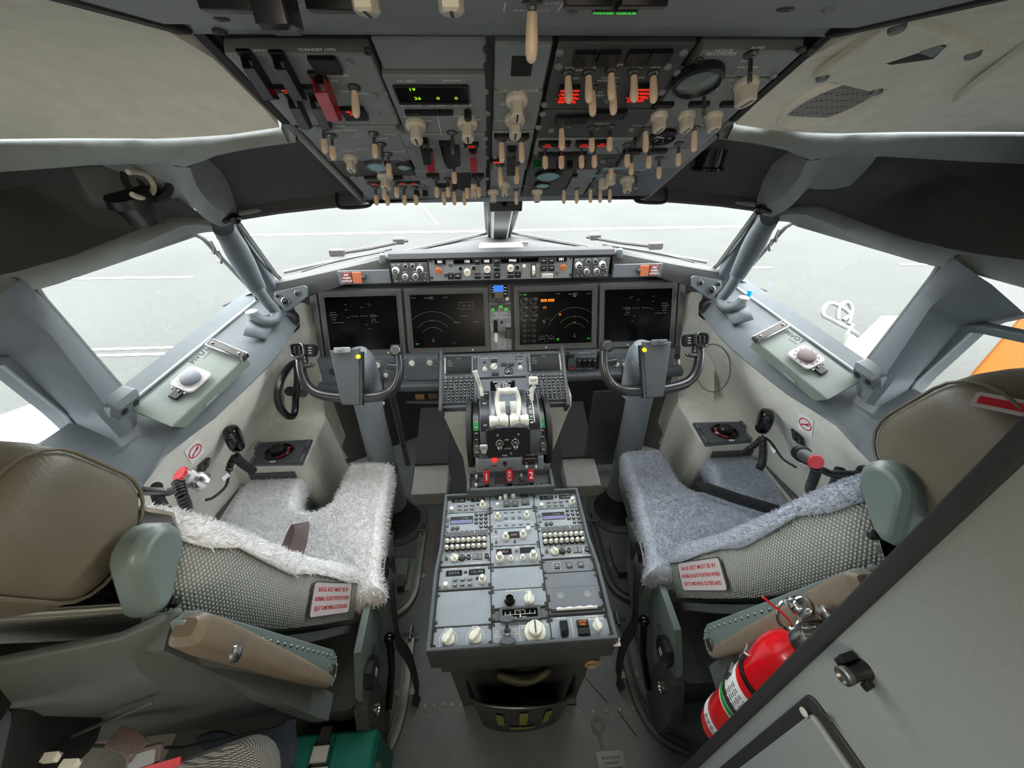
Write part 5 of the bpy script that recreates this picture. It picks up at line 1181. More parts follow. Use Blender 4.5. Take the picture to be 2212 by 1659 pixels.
for v in (.86, .16):
    for k in range(5): t.inst('push_button', bmesh_(.0105, .0065, .003, 'panel_blue_grey'), t.mm(.19+.155*k, v)); t.txt(('TEST', 'WX', 'WX+T', 'MAP', 'GC')[k], .0034, t.mm(.19+.155*k, v) @ Tm(0, 0, .0034))
for u in (.35, .50, .64): t.inst('push_button', bmesh_(.011, .008, .003, 'panel_blue_grey'), t.mm(u, .52))
t.mark(rect_(.055, .024, .0008), t.mm(.50, .53) @ Tm(0, 0, .0002)); t.mark(box(.11, .0008, .0003), t.mm(.5, .3) @ Tm(0, 0, .0002)); t.done()
t = cmod('transponder_panel', 'pedestal panel with tall white knobs either side of an amber 2000 display', 1, 1140, 1178)
pdisp(t, .49, .58, .036, .022, '2000', .0105, 'lit_digits')
t.inst('tuning_knob', DK, t.mm(.32, .42) @ Sc(1.15)); t.inst('tuning_knob', DK, t.mm(.68, .50) @ Sc(1.15)); t.inst('selector_knob', RKW, t.mm(.80, .82) @ Sc(.8))
for v in (.80, .2): lever(t, t.mm(.12, v) @ Sc(.55), 'm')
t.inst('push_button', RKD, t.mm(.50, .2) @ Sc(.6)); t.txt('ATC', .0045, t.mm(.49, .28) @ Tm(0, 0, .0004)); t.txt('XPNDR', .0042, t.mm(.12, .55) @ Tm(0, 0, .0004)); t.txt('TA/RA', .0042, t.mm(.8, .97) @ Tm(0, 0, .0004)); t.done()
t = cmod('direction_finder_panel', 'pedestal panel reading 300.0 with two stacked white knobs at its lower corners', 1, 1178, 1222)
pdisp(t, .27, .70, .046, .018, '300.0', .0115, 'lit_digits'); pdisp(t, .74, .72, .046, .018, '', .01)
for u in (.18, .84): t.inst('tuning_knob', DK, t.mm(u, .34) @ Sc(1.35))
for u in (.40, .63): t.inst('selector_knob', DK, t.mm(u, .30) @ Sc(.85))
lever(t, t.mm(.52, .72) @ Sc(.7), 'w'); t.txt('ADF 1', .0052, t.mm(.27, .93) @ Tm(0, 0, .0004)); t.txt('ADF 2', .0052, t.mm(.74, .94) @ Tm(0, 0, .0004)); t.txt('ANT\nADF\nTONE', .004, t.mm(.52, .32) @ Tm(0, 0, .0004)); t.done()
t = cmod('pedestal_blank_plate', 'plain plate in the middle pedestal column above the entry video panel', 1, 1224, 1272); t.done()
t = cmod('door_video_panel', 'raised pedestal panel with one black and one white knob, entry VIDEO lettering', 1, 1274, 1314, h=.006)
m = Mb(); m.add(lathe([(.0145, 0), (.0145, .005), (.011, .006), (.0105, .016), (.0085, .018), (.008, .015), (1e-5, .015)], 20), t.mm(.33, .36)); t.part('push_button', m, 'black_gloss')
m = Mb(); m.add(lathe([(.014, 0), (.014, .004), (.0115, .006)], 20), t.mm(.68, .40)); m.add(ext([(-.004, -.015), (.004, -.015), (.0065, .0), (.004, .014), (-.004, .014), (-.0065, .0)], .004, .018, .002), t.mm(.68, .40, -10)); t.part('selector_knob', m, 'lever_white')
t.txt('FLT DECK ENTRY VIDEO', .0062, t.mm(.5, .90) @ Tm(0, 0, .0004)); t.txt('MANUAL', .0045, t.mm(.33, .72) @ Tm(0, 0, .0004)); t.txt('CAM SEL', .0048, t.mm(.68, .80) @ Tm(0, 0, .0004)); t.done()
t = cmod('rudder_trim_indicator', 'pedestal strip with a black rudder trim scale and white pointer', 1, 1315, 1339, ma='console_dark')
m = Mb(); m.add(ring(rrect(.108, .036, .003), rrect(.092, .022, .001), 0, .010, .0015), t.mm(.5, .48)); t.part('frame', m, 'trim_blue_grey')
m = Mb(); m.add(box(.092, .022, .002), t.mm(.5, .48) @ Tm(0, 0, .003)); t.part('scale_plate', m, 'black_gloss')
for k in range(7): t.mark(box(.0012, .008, .0003), t.mm(.5, .48) @ Tm(-.039+.013*k, .003, .0043))
t.mark(box(.082, .0009, .0003), t.mm(.5, .48) @ Tm(0, -.001, .0043)); t.mark(ext([(-.003, -.006), (.003, -.006), (0, .001)], 0, .0003), t.mm(.5, .48) @ Tm(0, -.002, .0043)); t.txt('RUDDER TRIM', .0045, t.mm(.5, .48) @ Tm(0, .0085, .0043)); t.txt('LEFT            RIGHT', .004, t.mm(.5, .48) @ Tm(0, -.0085, .0043)); t.done()
t = cmod('trim_control_panel', 'aft pedestal panel with a large round white rudder trim knob and two finned levers', 1, 1340, 1394)
m = Mb(); m.add(lathe([(.026, 0), (.027, .004), (.024, .007), (.0185, .008), (.0185, .026), (.016, .029), (1e-5, .029)], 32), t.mm(.73, .48)); k_o = t.part('trim_knob', m, 'lever_white')
m = Mb(); m.add(box(.004, .030, .001), t.mm(.73, .48) @ Tm(0, .001, .0292)); t.part('index_line', m, 'dark_grey', k_o)
for v, a in ((.93, 1), (.06, -1)):
    m = Mb(); m.add(ext([(x*.02, y*.009) for x, y in circ(1, 20)], .020, .0245, .0015), t.mm(.26, v)); m.add(tube([t.mm(.26, .5+.17*a).translation, t.mm(.26, v).translation+V((0, 0, .022))], .004, 8)); t.part('trim_lever', m, 'trim_blue_grey')
for v in (.62, .36): m = Mb(); m.add(lathe([(.008, 0), (.006, .006), (.004, .010), (1e-5, .011)], 12), t.mm(.26, v)); t.part('lever_boot', m, 'dull_steel')
t.mark(box(.0012, t.h*.9, .0003), t.mm(.47, .5) @ Tm(0, 0, .0002))
for s, u, v in (('LEFT\nWING\nDOWN', .10, .5), ('RIGHT\nWING\nDOWN', .39, .55), ('NOSE\nLEFT', .54, .72), ('NOSE\nRIGHT', .92, .78), ('AILERON', .26, .5)): t.txt(s, .0055, t.mm(u, v) @ Tm(0, 0, .0004))
t.done()
# right column
vhf('front right radio tuning panel on the pedestal, digits 131.900', 2, 1066, 1098, '131.900', '124.880')
nav('navigation radio panel with blue line display, in the right pedestal column', 2, 1098, 1137, '113.30', '108.60')
acp('audio control panel with two rows of white knobs, in the right pedestal column', 2, 1137, 1205)
t = cmod('printer_key_panel', 'plain pedestal plate with three small square keys above the printer lid', 2, 1207, 1236, ma='panel_blue_grey')
for u in (.28, .52, .74): t.inst('push_button', bmesh_(.0165, .0165, .004, 'dark_grey'), t.mm(u, .5)); 
t.mark(rect_(.021, .021, .001), t.mm(.28, .5) @ Tm(0, 0, .0003)); t.txt('PWR', .004, t.mm(.28, .5) @ Tm(0, 0, .0044)); t.txt('TEST', .004, t.mm(.52, .5) @ Tm(0, 0, .0044)); t.txt('SLEW', .004, t.mm(.74, .5) @ Tm(0, 0, .0044)); t.done()
t = cmod('printer', 'flat blue grey printer lid with a strip of torn white paper at its slot', 2, 1237, 1326, ma='panel_blue_grey', h=.004)
for u in (.25, .74): m = Mb(); m.add(lathe([(.009, 0), (.009, .001), (.006, .0012), (.0055, .0004), (1e-5, .0004)], 20), t.mm(u, .42)); t.part('latch', m, 'panel_grey')
m = Mb(); m.add(box(.148, .0012, .0004), t.mm(.5, .62)); t.part('lid_seam', m, 'dark_grey')
m = Mb(); m.add(box(.138, .009, .004, .001), t.mm(.5, .075)); t.part('paper_slot', m, 'black_matte')
m = Mb(); m.add(([tuple(t.mm(.14+.72*k/12, .06+(.014*sin(k*2.1)+.055)*j).translation+V((0, 0, .0045+.004*j))) for j in (0, 1) for k in range(13)], [(k, k+1, 14+k, 13+k) for k in range(12)])); t.part('paper', m, 'paper_white', solid=.0004)
m = Mb(); m.add(box(.005, .018, .006, .001), t.mm(.965, .38)); m.add(box(.005, .018, .006, .001), t.mm(.035, .38)); t.part('side_catch', m, 'black_plastic'); t.done()
t = cmod('door_lock_panel', 'aft right pedestal panel with an orange lit square and white door knob', 2, 1329, 1385)
m = Mb(); m.add(ext(rrect(.020, .030, .002), 0, .020, .004), t.mm(.22, .48)); t.part('switch_guard', m, 'guard_black')
o = t.mm(.55, .48); a = t.inst('indicator_light', bmesh_(.030, .016, .009, 'black_plastic'), o @ Tm(0, .009, 0)); t.inst('indicator_light', bmesh_(.030, .016, .009, 'black_plastic'), o @ Tm(0, -.009, 0))
t.txt('LOCK', .0062, o @ Tm(0, .0125, .0094), 'lit_amber', sx=1.2); t.txt('FAIL', .0062, o @ Tm(0, .0055, .0094), 'lit_amber', sx=1.2)
m = Mb(); m.add(lathe([(.0125, 0), (.0125, .005), (.0105, .007)], 20), t.mm(.80, .52)); m.add(ext([(-.004, -.015), (.004, -.015), (.0065, .0), (.004, .014), (-.004, .014), (-.0065, .0)], .005, .019, .002), t.mm(.80, .52, 10)); t.part('selector_knob', m, 'lever_white')
t.mark(box(.0012, t.h*.8, .0003), t.mm(.37, .5) @ Tm(0, 0, .0002))
for s, u, v in (('STAB TRIM', .20, .92), ('FLT DK DOOR', .73, .92), ('AUTO', .72, .80), ('UNLKD', .62, .80), ('DENY', .9, .8)): t.txt(s, .0052, t.mm(u, v) @ Tm(0, 0, .0004))
t.done()
# ------------------------------------------------------------------ fire handle box in front of the pedestal
t = Th('fire_control_panel', 'grey tray with three red engine fire handles numbered 1, APU and 2', 'control panel', (0, .905, .5))
z = .575; m = Mb(); fr_ = rrect(.30, .086, .004)
m.add(ring(fr_, inset(fr_, .010), -.07, .012, .002), Tm(-.003, .915, z)); t.part('tray_rim', m, 'trim_blue_grey')
m = Mb(); m.add(box(.285, .07, .06), Tm(-.003, .915, z-.04)); t.part('tray', m, 'panel_blue_grey')
FR = Fr((0, .915, z-.009), (1, 0, 0), (0, 1, 0))
for px, py, s in ((1052, 1052, '1'), (1101, 1049, 'A\nP\nU'), (1147, 1048, '2')):
    o = FR.P(px, py); m = Mb(); m.add(box(.017, .012, .03, .002, .002), o @ Tm(0, -.004, .012)); h_ = t.part('fire_handle', m, 'black_plastic')
    gg = frame(o.translation+V((0, .002, .030)), (1, 0, 0), (0, .50, .87)); m = Mb(); m.add(ext([(-.0095, -.020), (.0095, -.020), (.0115, .006), (.0105, .022), (-.0105, .022), (-.0115, .006)], -.010, .004, .002), gg @ Tm(0, .012, 0)); t.part('handle_grip', m, 'fire_red', h_)
    t.txt(s, .034 if len(s) == 1 else .0125, gg @ Tm(0, .013, .0045), 'white_print', sx=.85 if len(s) == 1 else 1.2)
for px, py in ((1030, 1038), (1126, 1035), (1029, 1056)): lever(t, FR.P(px, py), 'w')
for px, py, w_, h_ in ((1080, 1045, .036, .044), (1035, 1052, .03, .010), (1131, 1047, .028, .016), (1126, 1057, .04, .012)): t.inst('indicator_light', bmesh_(w_, h_, .012, 'dark_grey'), FR.P(px, py))
for px in (1165, 1173, 1178): m = Mb(); m.add(lathe([(.0065, 0), (.0065, .006), (.004, .009), (1e-5, .010)], 12), FR.P(px, 1055 if px != 1173 else 1048)); t.part('indicator_light', m, 'green_cap')
for px, py in ((1015, 1035), (1014, 1056), (1186, 1028), (1190, 1050)): t.inst('fastener', SCREW, Fr((0, .915, z+.012), (1, 0, 0), (0, 1, 0)).P(px, py) @ Sc(.8))
t.done()
# ------------------------------------------------------------------ thrust lever stand
t = Th('throttle_quadrant', 'thrust lever stand with two white power levers and black side wheels', 'throttle stand', (0, 1.03, 0))
QC = V((0, 1.09, .585)); QR = .205       # hub of the quadrant arc
def qp(x, a, r=QR): return V((x, QC.y-r*sin(rad(a)), QC.z+r*cos(rad(a))))   # a: degrees aft of vertical
def arcband(x0, x1, r0, r1, a0, a1, n=16):
    return loft([[qp(x, a0+(a1-a0)*k/n, r) for x, r in ((x0, r0), (x1, r0), (x1, r1), (x0, r1))] for k in range(n+1)])
m = Mb()
side = [(QC.y-.175, .50), (QC.y-.155, .60)]
for x0, x1 in ((-.10, .108),):
    prof = [qp(0, a) for a in range(-50, 40, 6)]
    pl = [(p.y, p.z) for p in prof]+[(.965, .62), (.965, .50), (1.2, .50), (1.23, .66)]
    m.add(loft([[(x, y, z_) for y, z_ in pl] for x in (x0, x1)]))
t.part('housing', m, 'panel_blue_grey')
m = Mb(); m.add(loft([[(-.124, .958, .50), (.122, .958, .50), (.122, 1.10, .50), (-.124, 1.10, .50)], [(-.120, .951, .585), (.118, .951, .585), (.118, 1.10, .60), (-.120, 1.10, .60)], [(-.117, .944, .655), (.115, .944, .655), (.115, 1.1, .655), (-.117, 1.1, .655)]])); t.part('lower_casing', m, 'pedestal_grey', bevel=.004)
# slots and scales
for x0, x1, ma in ((-.098, -.066, 'black_plastic'), (-.060, -.048, 'dull_steel'), (.046, .062, 'dull_steel'), (.066, .104, 'black_plastic')):
    m = Mb(); m.add(arcband(x0, x1, QR-.002, QR+.0012, -40, 34)); t.part('track', m, ma)
m = Mb()
for k in range(9): m.add(box(.012, .0015, .0008), frame(qp(.074+.003*(k % 2), -32+k*7, QR+.0016), (1, 0, 0), qp(0, -32+k*7-2)-qp(0, -32+k*7+2)))
m.add(arcband(.0845, .0872, QR+.001, QR+.002, -34, 27))
for s, a in (('UP', -32), ('1', -25), ('2', -17), ('5', -9), ('10', -1), ('15', 8), ('25', 15), ('30', 21), ('40', 27)): m.add(tgeo(s), frame(qp(.076, a, QR+.0018), (1, 0, 0), qp(0, a-2)-qp(0, a+2)) @ Sc(.010))
for s, a in (('ARM', -18), ('FLT', 2), ('UP', 28)): m.add(tgeo(s), frame(qp(-.082, a, QR+.0018), (1, 0, 0), qp(0, a-2)-qp(0, a+2)) @ Sc(.009))
t.part('scale_marks', m, 'white_print')
# thrust levers
for s, n_, x0 in ((-1, '1', -.022), (1, '2', .018)):
    m = Mb(); a = 24
    r1 = QR+.066
    pth = [qp(x0, a-6, QR-.02), qp(x0, a-3, QR+.01), qp(x0+.002*s, a+2, QR+.030)]
    m.add(sweep(pth, rrect(.026, .026, .004), up=(1, 0, 0))); L_ = t.part('thrust_lever', m, 'lever_white')
    hp = qp(x0, a+4, QR+.036)
    m = Mb(); w_ = .031; xo = x0+s*.0135
    prof = [(.0165, -w_), (.0195, -w_+.004), (.0185, -w_*.6), (.0150, -w_*.1), (.0150, w_*.1), (.0185, w_*.6), (.0195, w_-.004), (.0165, w_)]
    m.add(lathe(prof, 18), frame((xo, hp.y, hp.z), (0, 0, 1), (0, 1, 0)) @ Sc(1, 1.0, 1)); t.part('lever_grip', m, 'lever_white', L_, sub=0)
    tf = frame((xo, hp.y-.0125, hp.z+.0105), (1, 0, 0), (0, .64, .76)); t.txt(n_, .018, tf @ Tm(0, .004, .0012), 'dark_print'); t.txt('A/T', .0065, tf @ Tm(0, -.011, -.0005), 'dark_print'); t.mark(box(.034, .0012, .0004), tf @ Tm(0, -.0155, -.0018), 'dark_print')
    # reverse lever: fork running up and forward with its own small grip
    m = Mb(); fx = x0+.0
    pts = [V((fx+s*.010, .990, .800)), V((fx+s*.016, 1.015, .822)), V((fx+s*.016, 1.04, .840)), V((fx+s*.010, 1.055, .862))]
    m.add(sweep(spline(pts, 4), rrect(.004, .014, .001), up=(1, 0, 0))); rl_ = t.part('reverse_lever', m, 'lever_white')
    gp = V((fx-s*.004, 1.056, .862)); m = Mb(); m.add(lathe([(.010, -.0165), (.0125, -.0145), (.009, 0), (.0125, .0145), (.010, .0165)], 14), frame(gp, (0, 0, 1), (0, 1, 0))); t.part('reverse_grip', m, 'lever_white', rl_)
    m = Mb(); m.add(box(.024, .05, .018, .003), frame(qp(x0, a-12, QR+.012), (1, 0, 0), qp(0, a-14)-qp(0, a-10))); t.part('lever_link', m, 'knob_grey', L_)
# speed brake lever
m = Mb(); b0 = at(1045, 905, y=1.08); pts = [at(1044, 912, y=1.10), at(1043, 868, y=1.13), at(1039, 838, y=1.15)]
m.add(sweep(spline(pts, 4), rrect(.012, .010, .002), up=(0, 1, .5))); sb = t.part('speed_brake_lever', m, 'lever_white')
m = Mb(); m.add(sweep([at(1040, 845, y=1.148), at(1033, 822, y=1.155), at(1026, 801, y=1.16)], rrect(.014, .006, .002), scale=[.8, .9, 1.15], up=(0, 1, .5))); t.part('lever_grip', m, 'lever_white', sb)
t.txt('SPEED BRAKE', .0055, frame(at(1034, 823, y=1.146), at(1030, 812, y=1.146)-at(1036, 832, y=1.146), (-.8, .1, .3)), 'dark_print')
m = Mb(); m.add(box(.016, .016, .036, .002), Tm(*at(1045, 870, y=1.115))); t.part('lever_collar', m, 'lever_white', sb)
# flap lever
pts = [at(1149, 880, y=1.08), at(1148, 858, y=1.10), at(1149, 842, y=1.11), at(1155, 833, y=1.12)]
m = Mb(); m.add(sweep(pts, rrect(.014, .010, .002), up=(0, 1, .5))); fl_ = t.part('flap_lever', m, 'lever_white')
fo_ = frame(at(1152, 822, y=1.115), (1, 0, 0), (0, .35, .93)); m = Mb(); m.add(ext(rrect(.030, .025, .002), -.010, .010, .002), fo_); t.part('flap_handle', m, 'lever_white', fl_)
t.txt('FLAP', .0085, fo_ @ Tm(0, .002, .0104), 'dark_print')
m = Mb(); m.add(sweep([at(1140, 868, y=1.07), at(1141, 860, y=1.07)], rrect(.006, .012, .001))); m.add(box(.010, .02, .03, .002), Tm(*at(1143, 890, y=1.05))); t.part('flap_gate', m, 'dull_steel')
# black panel under the levers with two fuel cut-off knobs
SP = V((0, .36, .93)); o = frame((.0, .964, .712), (1, 0, 0), SP)
m = Mb(); m.add(ext(rrect(.150, .105, .010), -.02, .006, .003), o @ Tm(-.006, 0, 0)); t.part('start_lever_panel', m, 'black_plastic')
for px, py in ((1079, 958), (1113, 956)):
    fr2 = Fr(o @ V((0, 0, .006)), (1, 0, 0), SP); p = fr2.P(px, py); m = Mb(); m.add(lathe([(.0075, 0), (.0075, .006), (.0045, .008), (.0045, .018), (.0085, .024), (.009, .030), (.005, .036), (1e-5, .037)], 16), p @ Rx(12)); k_ = t.part('cutoff_lever', m, 'dull_steel')
    m = Mb(); m.add(ring(circ(.0125, 24), circ(.011, 24), 0, .0008), p); t.part('ring', m, 'white_print', k_)
fr2 = Fr(o @ V((0, 0, .006)), (1, 0, 0), SP)
for s, px, py in (('IDLE', 1095, 950), ('CUTOFF', 1096, 969), ('1', 1079, 949), ('2', 1113, 947), ('PRESS', 1090, 984)): t.txt(s, .0065, fr2.P(px, py) @ Tm(0, 0, .0004))
for px, py in ((1075, 940), (1120, 938), (1104, 979)): t.inst('fastener', SCREWP, fr2.P(px, py) @ Sc(.8))
# parking brake
lo_ = Fr((0, .9505, .585), (1, 0, 0), (0, -.1, 1))
m = Mb(); m.add(loft([[tuple(lo_.P(px, py, .012) .translation) for px, py in pts] for pts in ([(1038, 960), (1050, 960), (1053, 976), (1046, 986), (1041, 986), (1036, 976)],)][0:1]*1 if 0 else [[(x, y, zz) for x, y in [(-.011, .020), (-.013, .008), (-.006, -.018), (.006, -.018), (.013, .008), (.011, .020)][::-1]] for zz in (0, .006)]), lo_.P(1045, 969, .016)); pb = t.part('parking_brake_handle', m, 'knob_grey')
m = Mb(); m.add(tube([lo_.P(1046, 980, .018).translation, lo_.P(1046, 990, 0).translation], .003, 8)); t.part('stem', m, 'dull_steel', pb)
t.txt('PARKING\nBRAKE', .0055, lo_.P(1045, 962, .0225)); t.txt('PULL', .0085, lo_.P(1045, 970, .0225), 'dark_print')
m = Mb(); m.add(lathe([(.0095, 0), (.0095, .005), (.007, .007), (.0055, .010), (1e-5, .012)], 16), lo_.P(1068, 992)); t.part('brake_light', m, 'lit_red', label='glowing red light')
m = Mb(); m.add(box(.019, .012, .012, .002), lo_.P(1068, 1007)); t.part('push_button', m, 'dark_grey'); t.txt('PARKING\nBRAKE', .0042, lo_.P(1068, 1007) @ Tm(0, 0, .0064))
m = Mb(); m.add(cyl(.0065, 0, .012, 14, .0015), lo_.P(1090, 999)); t.part('push_button', m, 'black_plastic')
m = Mb(); m.add(ext(rrect(.056, .036, .003), -.01, .003, .001), lo_.P(1145, 996)); t.part('stab_trim_plate', m, 'screw_dark')
for px in (1137, 1157): lever(t, lo_.P(px, 998) @ Tm(0, 0, .003) @ Sc(.75), 'w', 15)
t.txt('STAB TRIM', .0055, lo_.P(1145, 981) @ Tm(0, 0, .0036)); t.txt('MAIN ELECT   AUTO PILOT', .003, lo_.P(1146, 989) @ Tm(0, 0, .0036))
# trim wheels and green bands
for s in (-1, 1):
    wc = V((s*.139, 1.085, .655)); m = Mb(); R0 = .124
    m.add(lathe([(R0-.03, -.008), (R0-.008, -.010), (R0, -.009), (R0+.002, 0), (R0, .009), (R0-.008, .010), (R0-.03, .008)], 40, False), frame(wc, (0, 1, 0), (0, 0, 1))); 
    wl = t.part('trim_wheel', m, 'rubber')
    m = Mb(); m.add(cyl(R0-.028, -.006, .006, 32), frame(wc, (0, 1, 0), (0, 0, 1))); t.part('wheel_web', m, 'dark_grey', wl)
    m = Mb(); m.add(arcband(s*.115-.010, s*.115+.010, .15, .176, -20, 60)); t.part('trim_scale', m, 'black_plastic')
    m = Mb(); m.add(arcband(s*.115-.0095, s*.115+.0095, .16, .177, 19, 30)); t.part('green_band', m, 'green_scale', label='green take-off band')
    m = Mb()
    for k in range(7): m.add(box(.010, .0015, .0008), frame((s*.113, QC.y-.1772*sin(rad(12+k*7)), QC.z+.1772*cos(rad(12+k*7))), (1, 0, 0), (0, cos(rad(12+k*7)), sin(rad(12+k*7)))))
    t.part('scale_marks', m, 'white_print')
t.done()
# ------------------------------------------------------------------ control columns with yokes
YV = V((0, .52, .85))
YL = Fr(at(757, 842, d=1.37), (1, 0, 0), YV)
YR = Fr(at(1412, 826, d=1.37), (1, 0, 0), YV)
def yp(px, py): return YL.px(px, py)
for s, F_, lb in ((-1, YL, 'grey control column with black yoke and clipboard in front of the white fleece seat'), (1, YR, 'grey control column with black yoke and clipboard in front of the bluish fleece seat')):
    k = -s      # left column is drawn as measured, right one mirrored
    bx = s*.535
    t = Th('control_column', lb, 'control column', (bx, 1.2, 0), 'control columns')
    def M_(u, v, h=0): return F_.mx(u*k, v, h)
    def Pt(px, py, h=0): u, v = yp(px, py); return M_(u, v, h).translation
    hub = F_.o
    top = V((hub.x+s*.0-s*.02*-1, hub.y+.075, hub.z+.04))
    pts = [V((bx, 1.2, .02)), V((bx, 1.2, .3)), V((bx+s*-.002, 1.203, .6)), V((bx-s*.004, 1.212, hub.z-.02))]
    m = Mb(); m.add(tube(pts, .052, 24, scale=[1.12, 1.06, 1, .98])); t.part('column', m, 'column_grey')
    m = Mb()
    for z in (.36, .375): m.add(lathe([(.0555, z), (.0575, z+.003), (.0555, z+.006)], 24, False), Tm(bx, 1.2, 0))
    t.part('joint_band', m, 'dark_grey')
    m = Mb(); m.add(lathe([(.12, .0), (.10, .01), (.088, .03), (.074, .05), (.078, .06), (.068, .075), (.072, .085), (.062, .10), (.058, .13)], 28, False), Tm(bx, 1.2, 0)); t.part('boot', m, 'rubber')
    m = Mb(); m.add(lathe([(.088, .006), (.138, .006), (.140, .0), (.14, -.002)], 40, False), Tm(bx, 1.2, .001)); fl2 = t.part('floor_flange', m, 'dark_grey')
    m = Mb()
    for i in range(16): m.add(lathe([(.004, 0), (.003, .003), (1e-5, .0035)], 8), Tm(bx+.128*cos(i*PI/8+.2), 1.2+.128*sin(i*PI/8+.2), .006))
    t.part('bolts', m, 'steel', fl2)
    # head cover: rounded hood behind the wheel
    m = Mb(); L = []
    for f, zz, w_, d_ in ((0, -.10, .052, .050), (.2, -.04, .054, .055), (.5, .03, .055, .06), (.8, .08, .050, .055), (.95, .105, .034, .04), (1, .114, .008, .015)):
        c = V((hub.x-s*.028, hub.y+.075, hub.z+zz*1.05-.0)); L.append([c+V((w_*cos(2*PI*i/24), d_*sin(2*PI*i/24), 0)) for i in range(24)])
    m.add(loft(L)); t.part('head_cover', m, 'column_grey')
    m = Mb(); m.add(lathe([(.006, 0), (.006, .003), (1e-5, .004)], 12), frame(V((hub.x-s*.06, hub.y+.035, hub.z+.01)), (1, 0, 0), (0, .3, 1))); t.part('bolt', m, 'steel')
    m = Mb(); m.add(tube([V((hub.x, hub.y+.08, hub.z-.01)), V((hub.x, hub.y+.0, hub.z-.01))], .035, 18)); t.part('hub', m, 'yoke_black')
    # wheel
    P = [(649, 775), (650, 795), (655, 818), (668, 838), (690, 851), (722, 857), (757, 859), (795, 858), (826, 854), (848, 842), (860, 820), (864, 796), (862, 770), (858, 752)]
    Q = spline([Pt(*p) for p in P], 4)
    n = len(Q); sca = []
    for i in range(n):
        f = i/(n-1); sca.append(.92+.18*sin(PI*f)**2+.10*(abs(f-.5) < .22))
    m = Mb(); m.add(sweep(Q, [(x*1.0, y*1.3) for x, y in circ(.0165, 14)], scale=sca, up=F_.n)); y_ = t.part('yoke', m, 'yoke_black', sub=1)
    # pistol head with trim switches (outboard horn)
    hm = M_(*yp(648, 757), .004)
    m = Mb(); m.add(loft([[(x*q1, y*q1, z) for x, y in rrect(.046, .048, .014, 4)] for z, q1 in ((-.028, .55), (-.020, .9), (.010, 1), (.020, .96), (.0205, .80), (.012, .72), (.012, .01))]), hm @ Rz(6*k)); hd = t.part('horn_head', m, 'yoke_black', y_)
    m = Mb(); m.add(ring(rrect(.048, .050, .014, 4), rrect(.037, .039, .010, 4), .012, .0225, .002), hm @ Rz(6*k)); t.part('bezel', m, 'dull_steel' if s < 0 else 'yoke_black', y_)
    m = Mb()
    for dx in (-.008, .008): m.add(box(.010, .026, .012, .002, .003), hm @ Tm(dx, 0, .016))
    t.part('trim_switch', m, 'black_plastic', y_)
    m = Mb(); m.add(loft([[(x*q1, y*q1, z) for x, y in rrect(.036, .044, .010, 3)] for z, q1 in ((-.024, .8), (-.010, 1), (.014, 1), (.018, .9))]), M_(*yp(668, 757), -.012)); t.part('switch_body', m, 'black_plastic', y_)
    m = Mb()
    for j in (-1, 0, 1): m.add(box(.011, .0022, .0006), M_(*yp(671, 757), .0066) @ Tm(0, .009*j, 0))
    t.part('stripes', m, 'white_print', y_)
    m = Mb(); m.add(loft([[(x*q1, y*q1, z) for x, y in rrect(.034, .036, .012, 3)] for z, q1 in ((-.014, .8), (-.006, 1), (.010, 1), (.014, .8))]), M_(*yp(653, 779), 0)); t.part('horn_neck', m, 'yoke_black', y_)
    a_, b_ = Pt(655, 791, .004), Pt(678, 788, .008); m = Mb(); m.add(tube([a_, lerp(a_, b_, .7), b_], .0085, 12, scale=[1.1, 1, .75])); m.add(tube([lerp(a_, b_, .95), b_+(b_-a_)*.18], .0045, 10)); t.part('mike_switch', m, 'yoke_black', y_)
    # inboard horn: round pad and side stub
    m = Mb(); m.add(loft([[(x*q1, y*q1, z) for x, y in rrect(.040, .042, .010, 4)] for z, q1 in ((-.014, .7), (-.006, 1), (.012, 1), (.017, .85))]), M_(*yp(857, 757), 0)); ih = t.part('horn_head', m, 'yoke_black', y_)
    m = Mb(); m.add(lathe([(.0165, .014), (.0165, .020), (.0145, .022), (1e-5, .022)], 24), M_(*yp(857, 757), 0)); t.part('thumb_pad', m, 'dull_steel' if s < 0 else 'knob_dark', y_)
    a_, b_ = Pt(862, 792, .004), Pt(838, 790, .006); m = Mb(); m.add(sweep([a_, lerp(a_, b_, .75), b_], rrect(.017, .020, .004), scale=[1.25, 1, 1.15])); t.part('side_stub', m, 'yoke_black', y_)
    # clipboard on the wheel centre
    C4 = [yp(718, 757), yp(783, 752), yp(784, 874), yp(744, 873)]
    dx = 0
    m = Mb(); poly = [(C4[3][0], C4[3][1]), (C4[2][0], C4[2][1]), (C4[1][0], C4[1][1]), (C4[0][0], C4[0][1])]
    if k < 0: poly = [(-x, y) for x, y in reversed(poly)]
    m.add(ext(poly, .018, .028, .003), F_.mx(0, 0)); cb = t.part('clipboard', m, 'clip_grey', bevel=.002)
    m = Mb(); m.add(box(.055, .020, .012, .003, .003), M_(*yp(747, 757), .032)); m.add(box(.018, .012, .010, .002, .002), M_(*yp(744, 755), .040)); t.part('clip', m, 'trim_blue_grey' if s > 0 else 'panel_grey', cb)
    m = Mb(); m.add(lathe([(.0075, 0), (.0085, .004), (.0075, .008), (1e-5, .009)], 16), M_(*yp(781, 771), .029)); t.part('marker_knob', m, 'yellow_cap', cb, label='round yellow marker knob')
    a_, b_ = M_(*yp(787, 760), .022).translation, M_(*yp(787, 873), .022).translation; m = Mb(); m.add(sweep([a_, b_], rrect(.010, .016, .002))); t.part('edge_rail', m, 'black_plastic', cb)
    if s > 0:
        m = Mb()
        for i in range(9): m.add(box(.0015, .007, .0006), F_.mx(-.055+.014*i-.02, 0, .0) @ Tm(0, .105-.0009*(i-6)**2, .0) @ Tm(0, 0, -.002))
        t.part('scale', m, 'white_print')
    # wooden toggle on a cord under the panel
    t.done()
